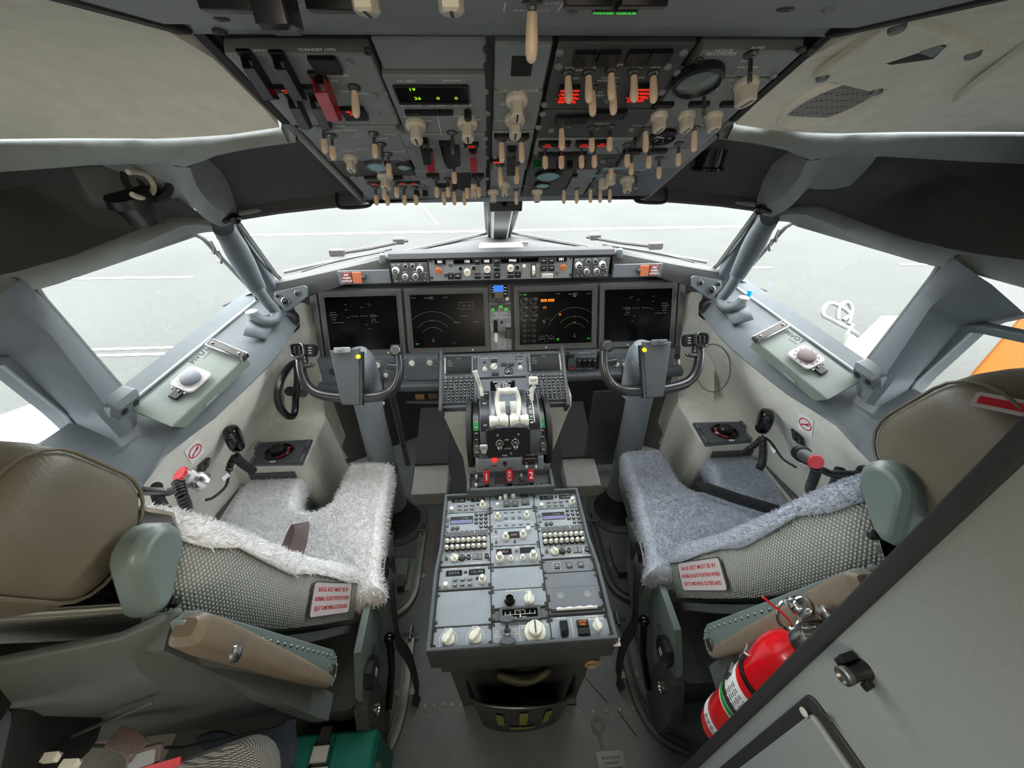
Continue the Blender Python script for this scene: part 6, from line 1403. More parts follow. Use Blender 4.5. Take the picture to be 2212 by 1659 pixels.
for s, px, py in ((-1, 829, 872), (1, 1345, 846)):
    a_ = at(px, py, y=1.28); m = Mb(); m.add(lathe([(.004, 0), (.008, .005), (.006, .014), (.010, .022), (.010, .030), (1e-5, .032)], 12), aim(a_, a_+V((.1*s, -.25, .25))))
    tt = Th('pull_toggle', 'small wooden pull toggle hanging under the panel beside the '+('captain' if s < 0 else 'first officer')+' column', 'pull handle', a_, 'wooden pull toggles'); tt.part('toggle', m, 'tip_ivory'); m = Mb(); m.add(tube([a_, a_+V((-.01*s, .03, .10))], .003, 6)); tt.part('cord', m, 'rubber'); tt.done()
# ------------------------------------------------------------------ foot wells
for s in (-1, 1):
    sd = 'captain' if s < 0 else 'first officer'
    t = Th('footrest', 'low bare metal footrest box on the floor of the %s foot well' % sd, 'footrest', (s*.39, 1.36, 0), 'footrests')
    m = Mb(); L = [[(x*s, y, z) for x, y, z in ((.30, 1.285, 0), (.475, 1.285, 0), (.475, 1.285, .085), (.30, 1.285, .085))], [(x*s, y, z) for x, y, z in ((.30, 1.445, 0), (.475, 1.445, 0), (.475, 1.445, .115), (.30, 1.445, .115))]]
    m.add(loft(L if s > 0 else [l[::-1] for l in L])); t.part('box', m, 'ramp_metal', bevel=.004)
    m = Mb(); m.add(box(.175, .36, .012), frame((s*.39, 1.63, .165), (1, 0, 0), (0, 1, .32))); t.part('heel_plate', m, 'dark_grey'); t.done()
    t = Th('kick_panel', 'upright grey kick panel beside the %s control column' % sd, 'panel', (s*.46, 1.42, 0), 'kick panels')
    a_, b_ = (at(838, 845, y=1.46), at(888, 1005, y=1.46)) if s < 0 else (at(1282, 845, y=1.46), at(1352, 1000, y=1.46))
    c_ = lerp(a_, b_, .5); m = Mb(); m.add(box(abs(a_.x-b_.x), .012, abs(a_.z-b_.z), .002, .012), Tm(*c_)); t.part('plate', m, 'console_dark')
    m = Mb(); m.add(box(abs(a_.x-b_.x)*.5, .010, abs(a_.z-b_.z)*.42, .002, .012), Tm(c_.x, c_.y-.012, c_.z-.05)); t.part('cover', m, 'dark_grey'); t.done()
    for nm, px in (('outboard', 700 if s < 0 else 1440), ('inboard', 905 if s < 0 else 1250)):
        t = Th('rudder_pedal', 'dark rudder pedal deep in the %s foot well, %s of the pair' % (sd, nm), 'pedal', (s*.4, 1.7, 0), 'rudder pedals')
        p = at(px, 872, y=1.62); m = Mb(); m.add(ext(rrect(.10, .16, .012), -.008, .008, .003), frame((p.x, 1.62, .60), (1, 0, 0), (0, .25, 1))); t.part('plate', m, 'screw_dark')
        m = Mb()
        for i in range(5): m.add(box(.09, .006, .006, .001), frame((p.x, 1.62, .60), (1, 0, 0), (0, .25, 1)) @ Tm(0, -.06+.03*i, .010))
        t.part('tread', m, 'rubber'); m = Mb(); m.add(tube([V((p.x, 1.63, .62)), V((p.x, 1.72, .95))], .012, 8)); t.part('arm', m, 'dull_steel'); t.done()
m = Mb(); m.add(tube([at(878, 868, y=1.50), at(955, 868, y=1.50)], .010, 10)); m2 = Mb()
t = Th('crossbar', 'thin metal bar across the foot well under the captain inboard display', 'bar', (-.4, 1.5, .6)); t.part('bar', m, 'dull_steel')
for px, py, c in ((905, 838, 'black_matte'), (932, 838, 'black_matte'), (907, 858, 'tan_tag'), (935, 856, 'leather_armrest')):
    a_ = at(px, py, y=1.52); m = Mb(); m.add(box(.042, .006, .030, .001), Tm(*a_)); t.part('tag', m, c)
t.done()
# ------------------------------------------------------------------ pilot seats
from mathutils.bvhtree import BVHTree as BVH
def weave(name, col, dark, sc_):
    m = mat(name, col, .8, var=0); nt = m.node_tree; b = nt.nodes['Principled BSDF']; tc = nt.nodes['Texture Coordinate']
    mp = nt.nodes.new('ShaderNodeMapping'); mp.inputs['Rotation'].default_value = (rad(25), 0, 0); nt.links.new(tc.outputs['Object'], mp.inputs['Vector'])
    w1 = nt.nodes.new('ShaderNodeTexWave'); w1.bands_direction = 'Y'; w2 = nt.nodes.new('ShaderNodeTexWave'); w2.bands_direction = 'Z'
    for w_ in (w1, w2): w_.inputs['Scale'].default_value = sc_; w_.inputs['Distortion'].default_value = .6; nt.links.new(mp.outputs['Vector'], w_.inputs['Vector'])
    mu = nt.nodes.new('ShaderNodeMath'); mu.operation = 'MULTIPLY'; nt.links.new(w1.outputs['Fac'], mu.inputs[0]); nt.links.new(w2.outputs['Fac'], mu.inputs[1])
    r = nt.nodes.new('ShaderNodeValToRGB'); r.color_ramp.elements[0].color = (*lin(dark), 1); r.color_ramp.elements[1].color = (*lin(col), 1); r.color_ramp.elements[1].position = .45
    nt.links.new(mu.outputs[0], r.inputs['Fac']); nt.links.new(r.outputs['Color'], b.inputs['Base Color'])
    bp = nt.nodes.new('ShaderNodeBump'); bp.inputs['Strength'].default_value = .7; bp.inputs['Distance'].default_value = .003; nt.links.new(mu.outputs[0], bp.inputs['Height']); nt.links.new(bp.outputs['Normal'], b.inputs['Normal'])
weave('mesh_cloth', 'bfc2b8', '74766e', 48)
rnd = random.Random(11)
def fur(tri_sampler, n, ln, w_, curl=.5, bias=(0, 0, 0)):
    """short curly strands as bent strips"""
    m = Mb(); vs = m.v; fs = m.f; B = V(bias)
    for _ in range(n):
        p, nn = tri_sampler()
        d = (nn+V((rnd.uniform(-1, 1), rnd.uniform(-1, 1), rnd.uniform(-1, 1)))*curl+B).normalized()
        sd = d.cross(V((rnd.uniform(-1, 1), rnd.uniform(-1, 1), rnd.uniform(-1, 1)))).normalized()*w_/2
        L = ln*rnd.uniform(.6, 1.25); d2 = (d+V((rnd.uniform(-1, 1), rnd.uniform(-1, 1), rnd.uniform(-1, .3)))*curl*1.2).normalized(); d3 = (d2+V((rnd.uniform(-1, 1), rnd.uniform(-1, 1), rnd.uniform(-1, .2)))*curl*1.3).normalized()
        a = p; b = p+d*L*.4; c = b+d2*L*.35; e = c+d3*L*.3; o = len(vs)
        vs += [a-sd, a+sd, b-sd, b+sd, c-sd*.8, c+sd*.8, e]
        fs += [(o, o+1, o+3, o+2), (o+2, o+3, o+5, o+4), (o+4, o+5, o+6)]; m.m += [0, 0, 0]
    return m
def sampler(geo, filt=None):
    vs, fs = geo; T = []; tot = 0
    for f in fs:
        for k in range(1, len(f)-1):
            a, b, c = V(vs[f[0]]), V(vs[f[k]]), V(vs[f[k+1]]); n = (b-a).cross(c-a); ar = n.length/2
            if ar < 1e-10: continue
            n.normalize()
            if filt and not filt((a+b+c)/3, n): continue
            tot += ar; T.append((tot, a, b, c, n))
    import bisect
    keys = [t_[0] for t_ in T]
    def f_():
        _, a, b, c, n = T[min(len(T)-1, bisect.bisect(keys, rnd.random()*tot))]
        u, v = rnd.random(), rnd.random()
        if u+v > 1: u, v = 1-u, 1-v
        return a+(b-a)*u+(c-a)*v, n
    return f_
def polyfill(poly, z):
    return [(x, y, z) for x, y in poly]
def seat(s):
    """s = -1: seat on the left (as measured), 1: mirrored on the right"""
    left = s < 0
    fl = 'fleece_white' if left else 'fleece_blue'
    S = lambda m: m if left else m.mirror()
    lab = 'tan and grey pilot seat with a shaggy white fleece cover, cut out at the front' if left else 'tan and grey pilot seat with a shaggy blue grey fleece cover, behind the partition edge'
    t = Th('pilot_seat', lab, 'seat', (s*.70, .70, 0), 'pilot seats')
    # seat cushion
    out = [(-.445, .60), (-.428, .68), (-.455, .90), (-.468, 1.10), (-.50, 1.135), (-.615, 1.135), (-.64, 1.115), (-.648, .985), (-.665, .935), (-.70, .915), (-.745, .918), (-.775, .945), (-.79, 1.00), (-.80, 1.095), (-.83, 1.118), (-.985, 1.105), (-1.01, 1.06), (-1.0, .84), (-.96, .60)]
    op = [(p.x, p.y) for p in spline([V((*p, 0)) for p in out], 3, True)]
    A = sum(x1*y2-x2*y1 for (x1, y1), (x2, y2) in zip(op, op[1:]+op[:1]))
    if A < 0: op.reverse()
    m = Mb(); m.add(ext(inset(op, .008), .30, .445, .01, .01)); t.part('cushion', S(m), 'seat_metal')
    lp = []
    for d_, z in ((.0, .40), (-.004, .43), (-.002, .455), (.008, .472), (.022, .480)): lp.append([(x, y, z) for x, y in (inset(op, d_) if d_ else op)])
    g1 = loft(lp, False, False)
    # top as fan of inner rings toward a spine
    top = [V((x, y, .480)) for x, y in inset(op, .022)]
    g2 = (top, [tuple(range(len(top)))])
    smp2 = sampler(g1, lambda c, n: True); 
    tri = tessellate_polygon([top]); g3 = (top, [tuple(f) if (top[f[1]]-top[f[0]]).cross(top[f[2]]-top[f[0]]).z > 0 else tuple(reversed(f)) for f in tri])
    m = Mb(); m.add(g1); m.add(g3); cv = t.part('fleece_cover', S(m), fl)
    smp1 = sampler(g3)
    F = fur(smp1, 15000 if left else 12000, .016 if left else .012, .0017, .75 if left else .65, (0, 0, .1)); F2 = fur(smp2, 5200, .015 if left else .010, .0017, .6, (0, 0, -.35))
    o = len(F.v); F.v += F2.v; F.f += [tuple(i+o for i in f) for f in F2.f]; F.m += F2.m
    t.part('fleece_pile', S(F), fl, cv, smooth=False)['kind'] = 'stuff'
    # base under the cushion
    m = Mb(); m.add(loft([[(x, y, z) for x, y in rrect_at(-.70, .66, w_, d_)] for z, w_, d_ in ((.03, .36, .50), (.16, .40, .52), (.20, .46, .54), (.31, .50, .56))])); t.part('base', S(m), 'dark_grey')
    m = Mb(); m.add(loft([[(x, y, z) for y, z in ((.40, .10), (.62, .06), (.80, .20), (.86, .38), (.60, .44), (.47, .43), (.40, .33))] for x in (-.455, -.435)])); t.part('side_plate', S(m), 'seat_metal')
    for (y, z, r) in ((.70, .40, .010), (.77, .30, .012), (.58, .20, .012), (.52, .33, .008)):
        m = Mb(); m.add(cyl(r, 0, .006, 14, .002), frame((-.435, y, z), (0, 1, 0), (0, 0, 1))); t.part('bolt', S(m), 'seat_dark')
    m = Mb(); m.add(ext([(x*(1 if i % 2 else .90), y*(1 if i % 2 else .90)) for i, (x, y) in enumerate(circ(.040, 16))], 0, .022, .004), frame((-.432, .455, .335), (0, 1, 0), (0, 0, 1))); kn = t.part('adjust_knob', S(m), 'black_plastic')
    m = Mb()
    for dz in (-.008, .006): m.add(box(.018, .0045, .0006), frame((-.4095, .455, .335+dz), (0, 1, 0), (0, 0, 1)))
    t.part('marks', S(m), 'white_print', kn)
    m = Mb(); m.add(cyl(.030, 0, .016, 20, .004), frame((-.430, .72, .42), (0, 1, 0), (0, 0, 1))); t.part('adjust_knob', S(m), 'black_plastic')
    m = Mb(); m.add(tube([V((-.415, .44, .10)), V((-.395, .50, .22)), V((-.39, .54, .33))], .011, 10)); m.add(ball(.017, 12), Tm(-.39, .54, .335)); t.part('lever', S(m), 'black_gloss')
    m = Mb(); m.add(loft([[(x, y, z) for y, z in ((.34, .04), (.44, .02), (.47, .20), (.45, .30), (.38, .30), (.33, .18))] for x in (-.46, -.425)])); lf = t.part('foot_bracket', S(m), 'dark_grey')
    m = Mb(); m.add(lathe([(.020, 0), (.020, .004), (.014, .005), (.013, .001), (1e-5, .001)], 20), frame((-.425, .41, .20), (0, 1, 0), (0, 0, 1))); t.part('eyelet', S(m), 'steel', lf)
    for y in (.46, .64, .88): m = Mb(); m.add(box(.5, .05, .04), Tm(-.70, y, .02)); t.part('rail_foot', S(m), 'dark_grey')
    # backrest, seen from its inboard side and behind
    F_ = [V((0, *p)) for p in ((.640, .505), (.600, .60), (.545, .70), (.505, .79), (.462, .89), (.425, .98), (.395, 1.06), (.365, 1.13), (.335, 1.19))]
    R_ = [V((0, *p)) for p in ((.545, .455), (.508, .53), (.462, .62), (.418, .71), (.375, .80), (.338, .89), (.306, .97), (.280, 1.05), (.262, 1.12))]
    def bk(x, fi, ri, r=.014):
        return x
    sect = []
    xs = [(-.470, .92), (-.4745, 1.0), (-.486, 1.03), (-.60, 1.0), (-.72, .97), (-.84, 1.0), (-.955, 1.03), (-.968, 1.0), (-.972, .92)]
    m = Mb()
    m.add(rails([[V((-.472, p.y, p.z)) for p in F_], [V((-.469, *(lerp(p, q, .5).yz))) for p, q in zip(F_, R_)], [V((-.472, q.y, q.z)) for q in R_]]))
    bs = t.part('back_side_cloth', S(m), 'mesh_cloth', solid=.006)
    m = Mb(); m.add(rails([[V((x, q.y+.0, q.z)) for q in R_] for x in (-.472, -.97)])); m.add(rails([[V((-.97, p.y, p.z)) for p in X] for X in (R_, F_)])); m.add(([V((-.472, .64, .505)), V((-.97, .64, .505)), V((-.97, .545, .455)), V((-.472, .545, .455))], [(0, 1, 2, 3)])); t.part('back_cushion', S(m), 'mesh_cloth', solid=.01)
    # fleece over the front of the back, lapping the side
    gf = rails([[V((-.97, p.y-.002, p.z)) for p in F_], [V((-.90, p.y+.03, p.z+.008)) for p in F_], [V((-.72, p.y+.02, p.z)) for p in F_], [V((-.54, p.y+.03, p.z+.008)) for p in F_], [V((-.478, p.y+.016, p.z+.004)) for p in F_], [V((-.4655, p.y-.002, p.z-.004)) for p in F_], [V((-.465, *lerp(p, q, .14+.07*sin(i*1.9)).yz)) for i, (p, q) in enumerate(zip(F_, R_))]])
    m = Mb(); m.add(gf); fb = t.part('back_fleece', S(m), fl, solid=.005)
    F = fur(sampler(gf, lambda c, n: c.x > -.62), 9000, .011 if left else .008, .0013, .75, (.3, -.1, -.25) if left else (.2, 0, 0)); t.part('fleece_pile', S(F), fl, fb, smooth=False)['kind'] = 'stuff'
    # warning label sewn to the side
    cxy = [lerp(F_[0], F_[1], .25), lerp(F_[2], F_[2], 0)]
    c0, c1 = lerp(lerp(F_[0], F_[1], .15), lerp(R_[0], R_[1], .15), .5), lerp(F_[2], R_[2], .52)
    c = lerp(c0, c1, .95); ax = (c0-c1).normalized()
    if left: lf_ = frame((-.4635, c.y, c.z), (0, ax.y, ax.z), (0, -ax.z*1, ax.y) if False else (0, ax.z*-1, ax.y))
    else: lf_ = frame((.4635, c.y, c.z), (0, -ax.y, -ax.z), (0, ax.z*-1, ax.y))
    n_ = V((lf_[0][2], lf_[1][2], lf_[2][2]))
    if (n_.x < 0) == left: lf_ = lf_ @ Rx(180)
    up = V((lf_[0][1], lf_[1][1], lf_[2][1]))
    if up.dot(V((0, .9, .42))) < 0: lf_ = lf_ @ Rz(180)
    m = Mb(); m.add(ext(rrect(.25, .072, .010), 0, .0015), lf_); lb = t.part('label', m, 'label_white', label='pale sewn label with red capitals')
    m = Mb(); m.add(ring(rrect(.25, .072, .010), rrect(.242, .068, .009), 0, .0025), lf_); t.part('stitching', m, 'seat_dark', lb)
    m = Mb()
    for k, tx in enumerate(('BACK REST MUST BE IN', 'NORMAL FLIGHT POSITION WHEN', 'SEAT IS MOVING OUTBOARD')): m.add(tgeo(tx), lf_ @ Tm(0, .019-.019*k, .0022) @ Sc((.0200, .0148, .0170)[k]*.92, .0130, 1))
    t.part('lettering', m, 'red_print', lb, smooth=False)
    m = Mb(); m.add(rails([[V((-.478, q.y-.008, q.z-.012)) for q in R_], [V((-.474, q.y-.028, q.z-.014)) for q in R_], [V((-.52, q.y-.04, q.z-.02)) for q in R_]])); t.part('back_frame', S(m), 'seat_dark', solid=.004)
    # headrest
    hc = V((-.665, .285, 1.262)) if left else V((-.640, .300, 1.292)); hm = frame(hc, (1, 0, 0), (0, .93, .37)) if 1 else None
    hl = []
    for f, q1 in ((-1, .02), (-.99, .45), (-.95, .72), (-.85, .9), (-.6, 1), (0, 1.03), (.6, 1), (.85, .92), (.95, .76), (.99, .5), (1, .02)):
        hl.append([(f*.165, y*q1, z*q1) for y, z in rrect(.165, .20, .062, 5)])
    m = Mb(); m.add(loft(hl), hm); hr = t.part('headrest', S(m), 'leather_tan', sub=1)
    if not left:
        hm_ = S(m); D = (at(2178, 878, d=1)-CAM).normalized(); h_, n_, _, _ = BVH.FromPolygons(hm_.v, hm_.f).ray_cast(CAM, D)
        if h_ is not None:
            n_ = n_ if n_.dot(D) < 0 else -n_; up = (V((0, .3, 1))-n_*n_.dot(V((0, .3, 1)))).normalized(); lf_ = frame(h_+n_*.002, up.cross(n_), up); k_ = Mb(); k_.add(ext(rrect(.05, .018, .003), 0, .0012), lf_); lb_ = t.part('label', k_, 'label_white', hr, label='small pale tag with red print'); k_ = Mb(); k_.add(ext(rrect(.042, .009, .001), .0012, .0016), lf_); t.part('print', k_, 'red_print', lb_)
    m = Mb(); m.add(tube([hm @ V((.150, y*.86, z*.86)) for y, z in rrect(.165, .20, .062, 5)], .0022, 6, True)); t.part('piping', S(m), 'leather_tan', hr)
    # hinge cover beside the headrest
    tear = [(.036*cos(rad(a)), .020+.034*sin(rad(a))) for a in range(-20, 201, 20)]+[(-.018, -.045), (-.006, -.056), (.010, -.054), (.02, -.042)]
    hf = frame((-.478, .286, 1.172) if left else (-.474, .300, 1.205), (0, .79, -.61), (0, .61, .79))
    A = sum(x1*y2-x2*y1 for (x1, y1), (x2, y2) in zip(tear, tear[1:]+tear[:1])); tear = tear if A > 0 else tear[::-1]
    nrm = V((hf[0][2], hf[1][2], hf[2][2])); z0, z1 = (-.014, .020) if nrm.x > 0 else (-.020, .014)
    m = Mb(); m.add(ext(tear, z0, z1, .010 if nrm.x > 0 else 0, 0 if nrm.x > 0 else .010), hf); hg = t.part('hinge_cover', S(m), 'seat_metal', bevel=.003)
    for yy, rr in ((-.048, .007),): m = Mb(); m.add(cyl(rr, z0-.003, z1+.003, 14, .003), hf @ Tm(.016, yy, 0)); t.part('bolt', S(m), 'black_plastic', hg)
    # raised armrest: riveted plate and tan pad
    ap = [(.236, 1.140), (.256, 1.126), (.388, .660), (.386, .630), (.365, .608), (.346, .606), (.334, .62), (.226, 1.112)]
    A = sum(x1*y2-x2*y1 for (x1, y1), (x2, y2) in zip(ap, ap[1:]+ap[:1])); ap = ap if A > 0 else ap[::-1]
    m = Mb(); af = frame((-.425, 0, 0), (0, 1, 0), (0, 0, 1)); m.add(ext(ap, -.012, .004, .0015), af); ar = t.part('armrest_plate', S(m), 'seat_metal')
    m = Mb()
    for i in range(19): m.add(lathe([(.0035, 0), (.0025, .002), (1e-5, .0024)], 8), af @ Tm(.247+.128*i/18+.0, 1.105-.44*i/18, .004))
    for a in range(8): m.add(lathe([(.003, 0), (.0025, .002), (1e-5, .0024)], 8), af @ Tm(.355+.026*cos(a*PI/4), .637+.026*sin(a*PI/4), .004))
    t.part('rivets', S(m), 'dull_steel', ar); m = Mb(); m.add(cyl(.014, .003, .008, 18, .002), af @ Tm(.355, .637, 0)); t.part('pivot', S(m), 'screw_dark', ar)
    m = Mb(); L = []
    for f, w_, h_ in ((0, .6, .5), (.02, .95, .9), (.1, 1, 1), (.6, .85, .82), (.93, .68, .6), (.985, .6, .5), (1, .4, .3)):
        p = lerp((-.420, .232, 1.135), (-.412, .325, .670), f); L.append([p+V((x*w_, y*h_*.9, y*h_*.22)) for x, y in rrect(.042, .042, .012, 4)])
    m.add(loft(L[::-1])); t.part('armrest_pad', S(m), 'leather_armrest', bevel=0)
    m = Mb(); m.add(lathe([(.010, 0), (.010, .004), (.006, .006), (1e-5, .006)], 14), frame((-.384, .225, 1.075), (0, 1, 0), (0, 0, 1))); t.part('bolt', S(m), 'steel')
    # rear shell
    sh = [(-.435, .252, 1.135), (-.47, .215, 1.155), (-.72, .170, 1.165), (-.96, .2, 1.155)]
    rows = []
    for dy, zz, ex in ((0, 0, 0), (-.012, -.06, .0), (-.015, -.10, .004), (.035, -.30, 0), (.085, -.48, 0), (.115, -.58, -.02), (.16, -.62, -.03)):
        rows.append([V((x+(ex if x > -.5 else 0), y+dy, z+zz)) for x, y, z in sh])
    m = Mb(); m.add(rails(rows)); shl = t.part('rear_shell', S(m), 'seat_shell', solid=.012, bevel=.004)
    m = Mb(); m.add(sweep([V((-.585, .172, 1.135)), V((-.72, .150, 1.145)), V((-1.0, .16, 1.14))], rrect(.050, .075, .018, 3))); tp_ = t.part('top_pad', S(m), 'rubber', shl); m = Mb(); m.add(lathe([(.010, 0), (.008, .005), (1e-5, .005)], 14), frame((-.60, .148, 1.166), (1, 0, 0), (0, .8, .6))); t.part('bolt', S(m), 'black_gloss', shl)
    m = Mb(); m.add(rails([[V((x, y+.10, z)) for x, y, z in ((-.432, .16, 1.13), (-.432, .21, .87), (-.432, .29, .60), (-.432, .30, .53))], [V((-.432, .225, 1.13)), V((-.432, .26, .9)), V((-.432, .31, .64)), V((-.432, .33, .53))]])); 
    m = Mb(); m.add(loft([[(x, y, z) for y, z in ((.248, 1.14), (.215, 1.12), (.285, .62), (.30, .53), (.345, .54), (.335, .62))] for x in (-.475, -.44)])); t.part('side_frame', S(m), 'seat_shell')
    m = Mb(); gr_ = [V((-.47, .205, 1.05)), V((-.60, .185, 1.0)), V((-.60, .235, .75)), V((-.49, .27, .68))]
    m.add(tube([p+V((0, -.016, 0)) for p in gr_], .0022, 6)); t.part('groove', S(m), 'seat_dark', shl)
    # belts
    if left:
        m = Mb(); b0 = V((-.80, .60, .497)); pth = [V((-.93, .64, .51)), V((-.82, .68, .508)), V((-.765, .70, .509)), V((-.71, .715, .510))]
        m.add(sweep(pth, rrect(.003, .045, .001), up=(0, 0, 1))); bl = t.part('lap_belt', m, 'webbing_brown')
        m = Mb(); pth = spline([V((p[0]-.105, p[1]+.015, p[2]+.010)) for p in ((-.605, .60, .507), (-.60, .66, .512), (-.590, .72, .530), (-.575, .755, .555), (-.555, .76, .575), (-.545, .735, .575), (-.55, .69, .545), (-.57, .62, .512))], 4)
        m.add(sweep(pth, rrect(.003, .042, .001), up=(1, .25, 0))); t.part('belt_loop', m, 'webbing_brown', bl)
        m = Mb(); m.add(box(.012, .05, .010, .002), frame((-.725, .71, .514), (1, .3, 0), (-.3, 1, 0))); t.part('buckle', m, 'dull_steel', bl)
    else:
        m = Mb(); m.add(sweep([V((.690, .890, .500)), V((.685, .893, .515)), V((.70, .885, .522)), V((.80, .83, .516)), V((.90, .775, .518)), V((.97, .73, .50))], rrect(.004, .046, .001), up=(.1, .1, 1))); t.part('lap_belt', m, 'webbing_dark')
    pth = spline([V((s*.420, .70, .43)), V((s*.398, .66, .40)), V((s*.388, .61, .33)), V((s*.385, .57, .24)), V((s*.36, .55, .14)), V((s*.345, .50, .03)), V((s*.35, .46, .02))], 5)
    m = Mb(); m.add(sweep(pth, rrect(.003, .040, .001), up=(0, 1, .4))); hb = t.part('hanging_belt', m, 'webbing_dark')
    m = Mb(); m.add(box(.008, .05, .09, .003), frame((s*.41, .72, .40), (1, 0, 0), (0, .5, .85))); t.part('belt_anchor', m, 'black_plastic', hb)
    m = Mb(); m.add(box(.003, .07, .012, .001), frame((s*.418, .70, .44), (1, 0, 0), (0, .9, .35))); t.part('anchor_strap', m, 'knob_grey', hb)
    t.done()
def rrect_at(cx, cy, w, d): return [(cx+x, cy+y) for x, y in rrect(w, d, .03, 3)]
seat(-1); seat(1)
# seat tracks on the floor
def track(s, nm, pts, lab):
    t = Th('seat_track', lab, 'seat track', (s*.35, .8, 0), 'seat tracks')
    P = spline([V((s*x, y, .014)) for x, y in pts], 5)
    m = Mb(); m.add(sweep(P, [(-.016, -.014), (.016, -.014), (.016, .010), (.006, .012), (.006, .002), (-.006, .002), (-.006, .012), (-.016, .010)], up=(0, 0, 1))); t.part('rail', m, 'floor_metal' if s < 0 else 'dark_grey')
    e = P[0]; m = Mb(); m.add(tube([e+V((-.03, .012, .012)), e+V((.03, .012, .012))], .005, 8)); m.add(box(.008, .05, .02, .002), Tm(e.x, e.y+.02, .02)); t.part('end_stop', m, 'dull_steel')
    for i in (len(P)//3,): m = Mb(); m.add(ext(rrect(.07, .022, .010), 0, .006, .001), Tm(P[i].x, P[i].y, 0)); t.part('lug', m, 'floor_metal')
    t.done()
tr1 = [(.405, 1.11), (.405, 1.0), (.407, .86), (.425, .80), (.465, .765), (.53, .74)]
tr2 = [(.395, .665), (.393, .58), (.392, .46), (.41, .38), (.45, .33), (.51, .30)]
for s in (-1, 1):
    sd = 'captain' if s < 0 else 'first officer'
    track(s, 0, tr1, 'curved metal seat track on the floor ahead of the %s seat' % sd); track(s, 1, tr2, 'curved metal seat track on the floor beside the %s seat base' % sd)
    t = Th('floor_box', 'small grey cover box bolted to the floor by the %s column' % sd, 'cover', (s*.47, .93, 0), 'floor boxes')
    m = Mb(); m.add(box(.075, .10, .035, .004), Tm(s*.482, .935, .0185)); t.part('cover', m, 'ledge_green_grey' if s < 0 else 'console_dark'); m = Mb(); m.add(box(.10, .14, .004), Tm(s*.475, .925, .002)); t.part('flange', m, 'floor_metal' if s < 0 else 'console_dark'); t.done()
# numbered scale strip
t = Th('floor_scale', 'pale strip of numbered divisions 0 to 7 on the floor beside the pedestal', 'scale', at(930, 1180, z=.001), None)
c0, c1 = at(938, 1132, z=.001), at(921, 1226, z=.001); ff = frame(lerp(c0, c1, .5), (1, 0, 0), (c0-c1)); ll = (c0-c1).length
m = Mb(); m.add(ext(rrect(.030, ll+.02, .002), 0, .001), ff); t.part('strip', m, 'tip_ivory' if 0 else 'leather_armrest')
for k in range(8): t.txt(str(k), .013, ff @ Tm(0, ll*(.5-(k+.5)/8), .0013), 'dark_print'); t.mark(box(.030, .0008, .0003), ff @ Tm(0, ll*(.5-(k+1)/8), .0012), 'dark_print')
t.done()
m = Mb(); a_ = at(1321, 1648, z=.002)
t = Th('floor_placard', 'small pale metal placard screwed to the floor near the doorway', 'placard', a_); m.add(ext(rrect(.085, .055, .004), 0, .0015), Tm(*a_)); t.part('plate', m, 'steel')
for k, tx in enumerate(('MANUAL GEAR', 'EXTENSION', 'ACCESS DOOR')): t.txt(tx, .0085, Tm(a_.x, a_.y-.012+.012*k, a_.z+.0018) @ Rz(180), 'dark_print')
t.done()
a_ = at(1292, 1568, z=.002); t = Th('floor_latch', 'flush ring latch set in the dark floor aft of the pedestal', 'latch', a_)
m = Mb(); m.add(ring(circ(.022, 24), circ(.013, 24), 0, .003, .0008), Tm(*a_)); t.part('ring', m, 'dark_grey'); m = Mb(); m.add(box(.012, .034, .003), Tm(a_.x, a_.y-.038, .002)); t.part('tongue', m, 'dark_grey'); t.done()
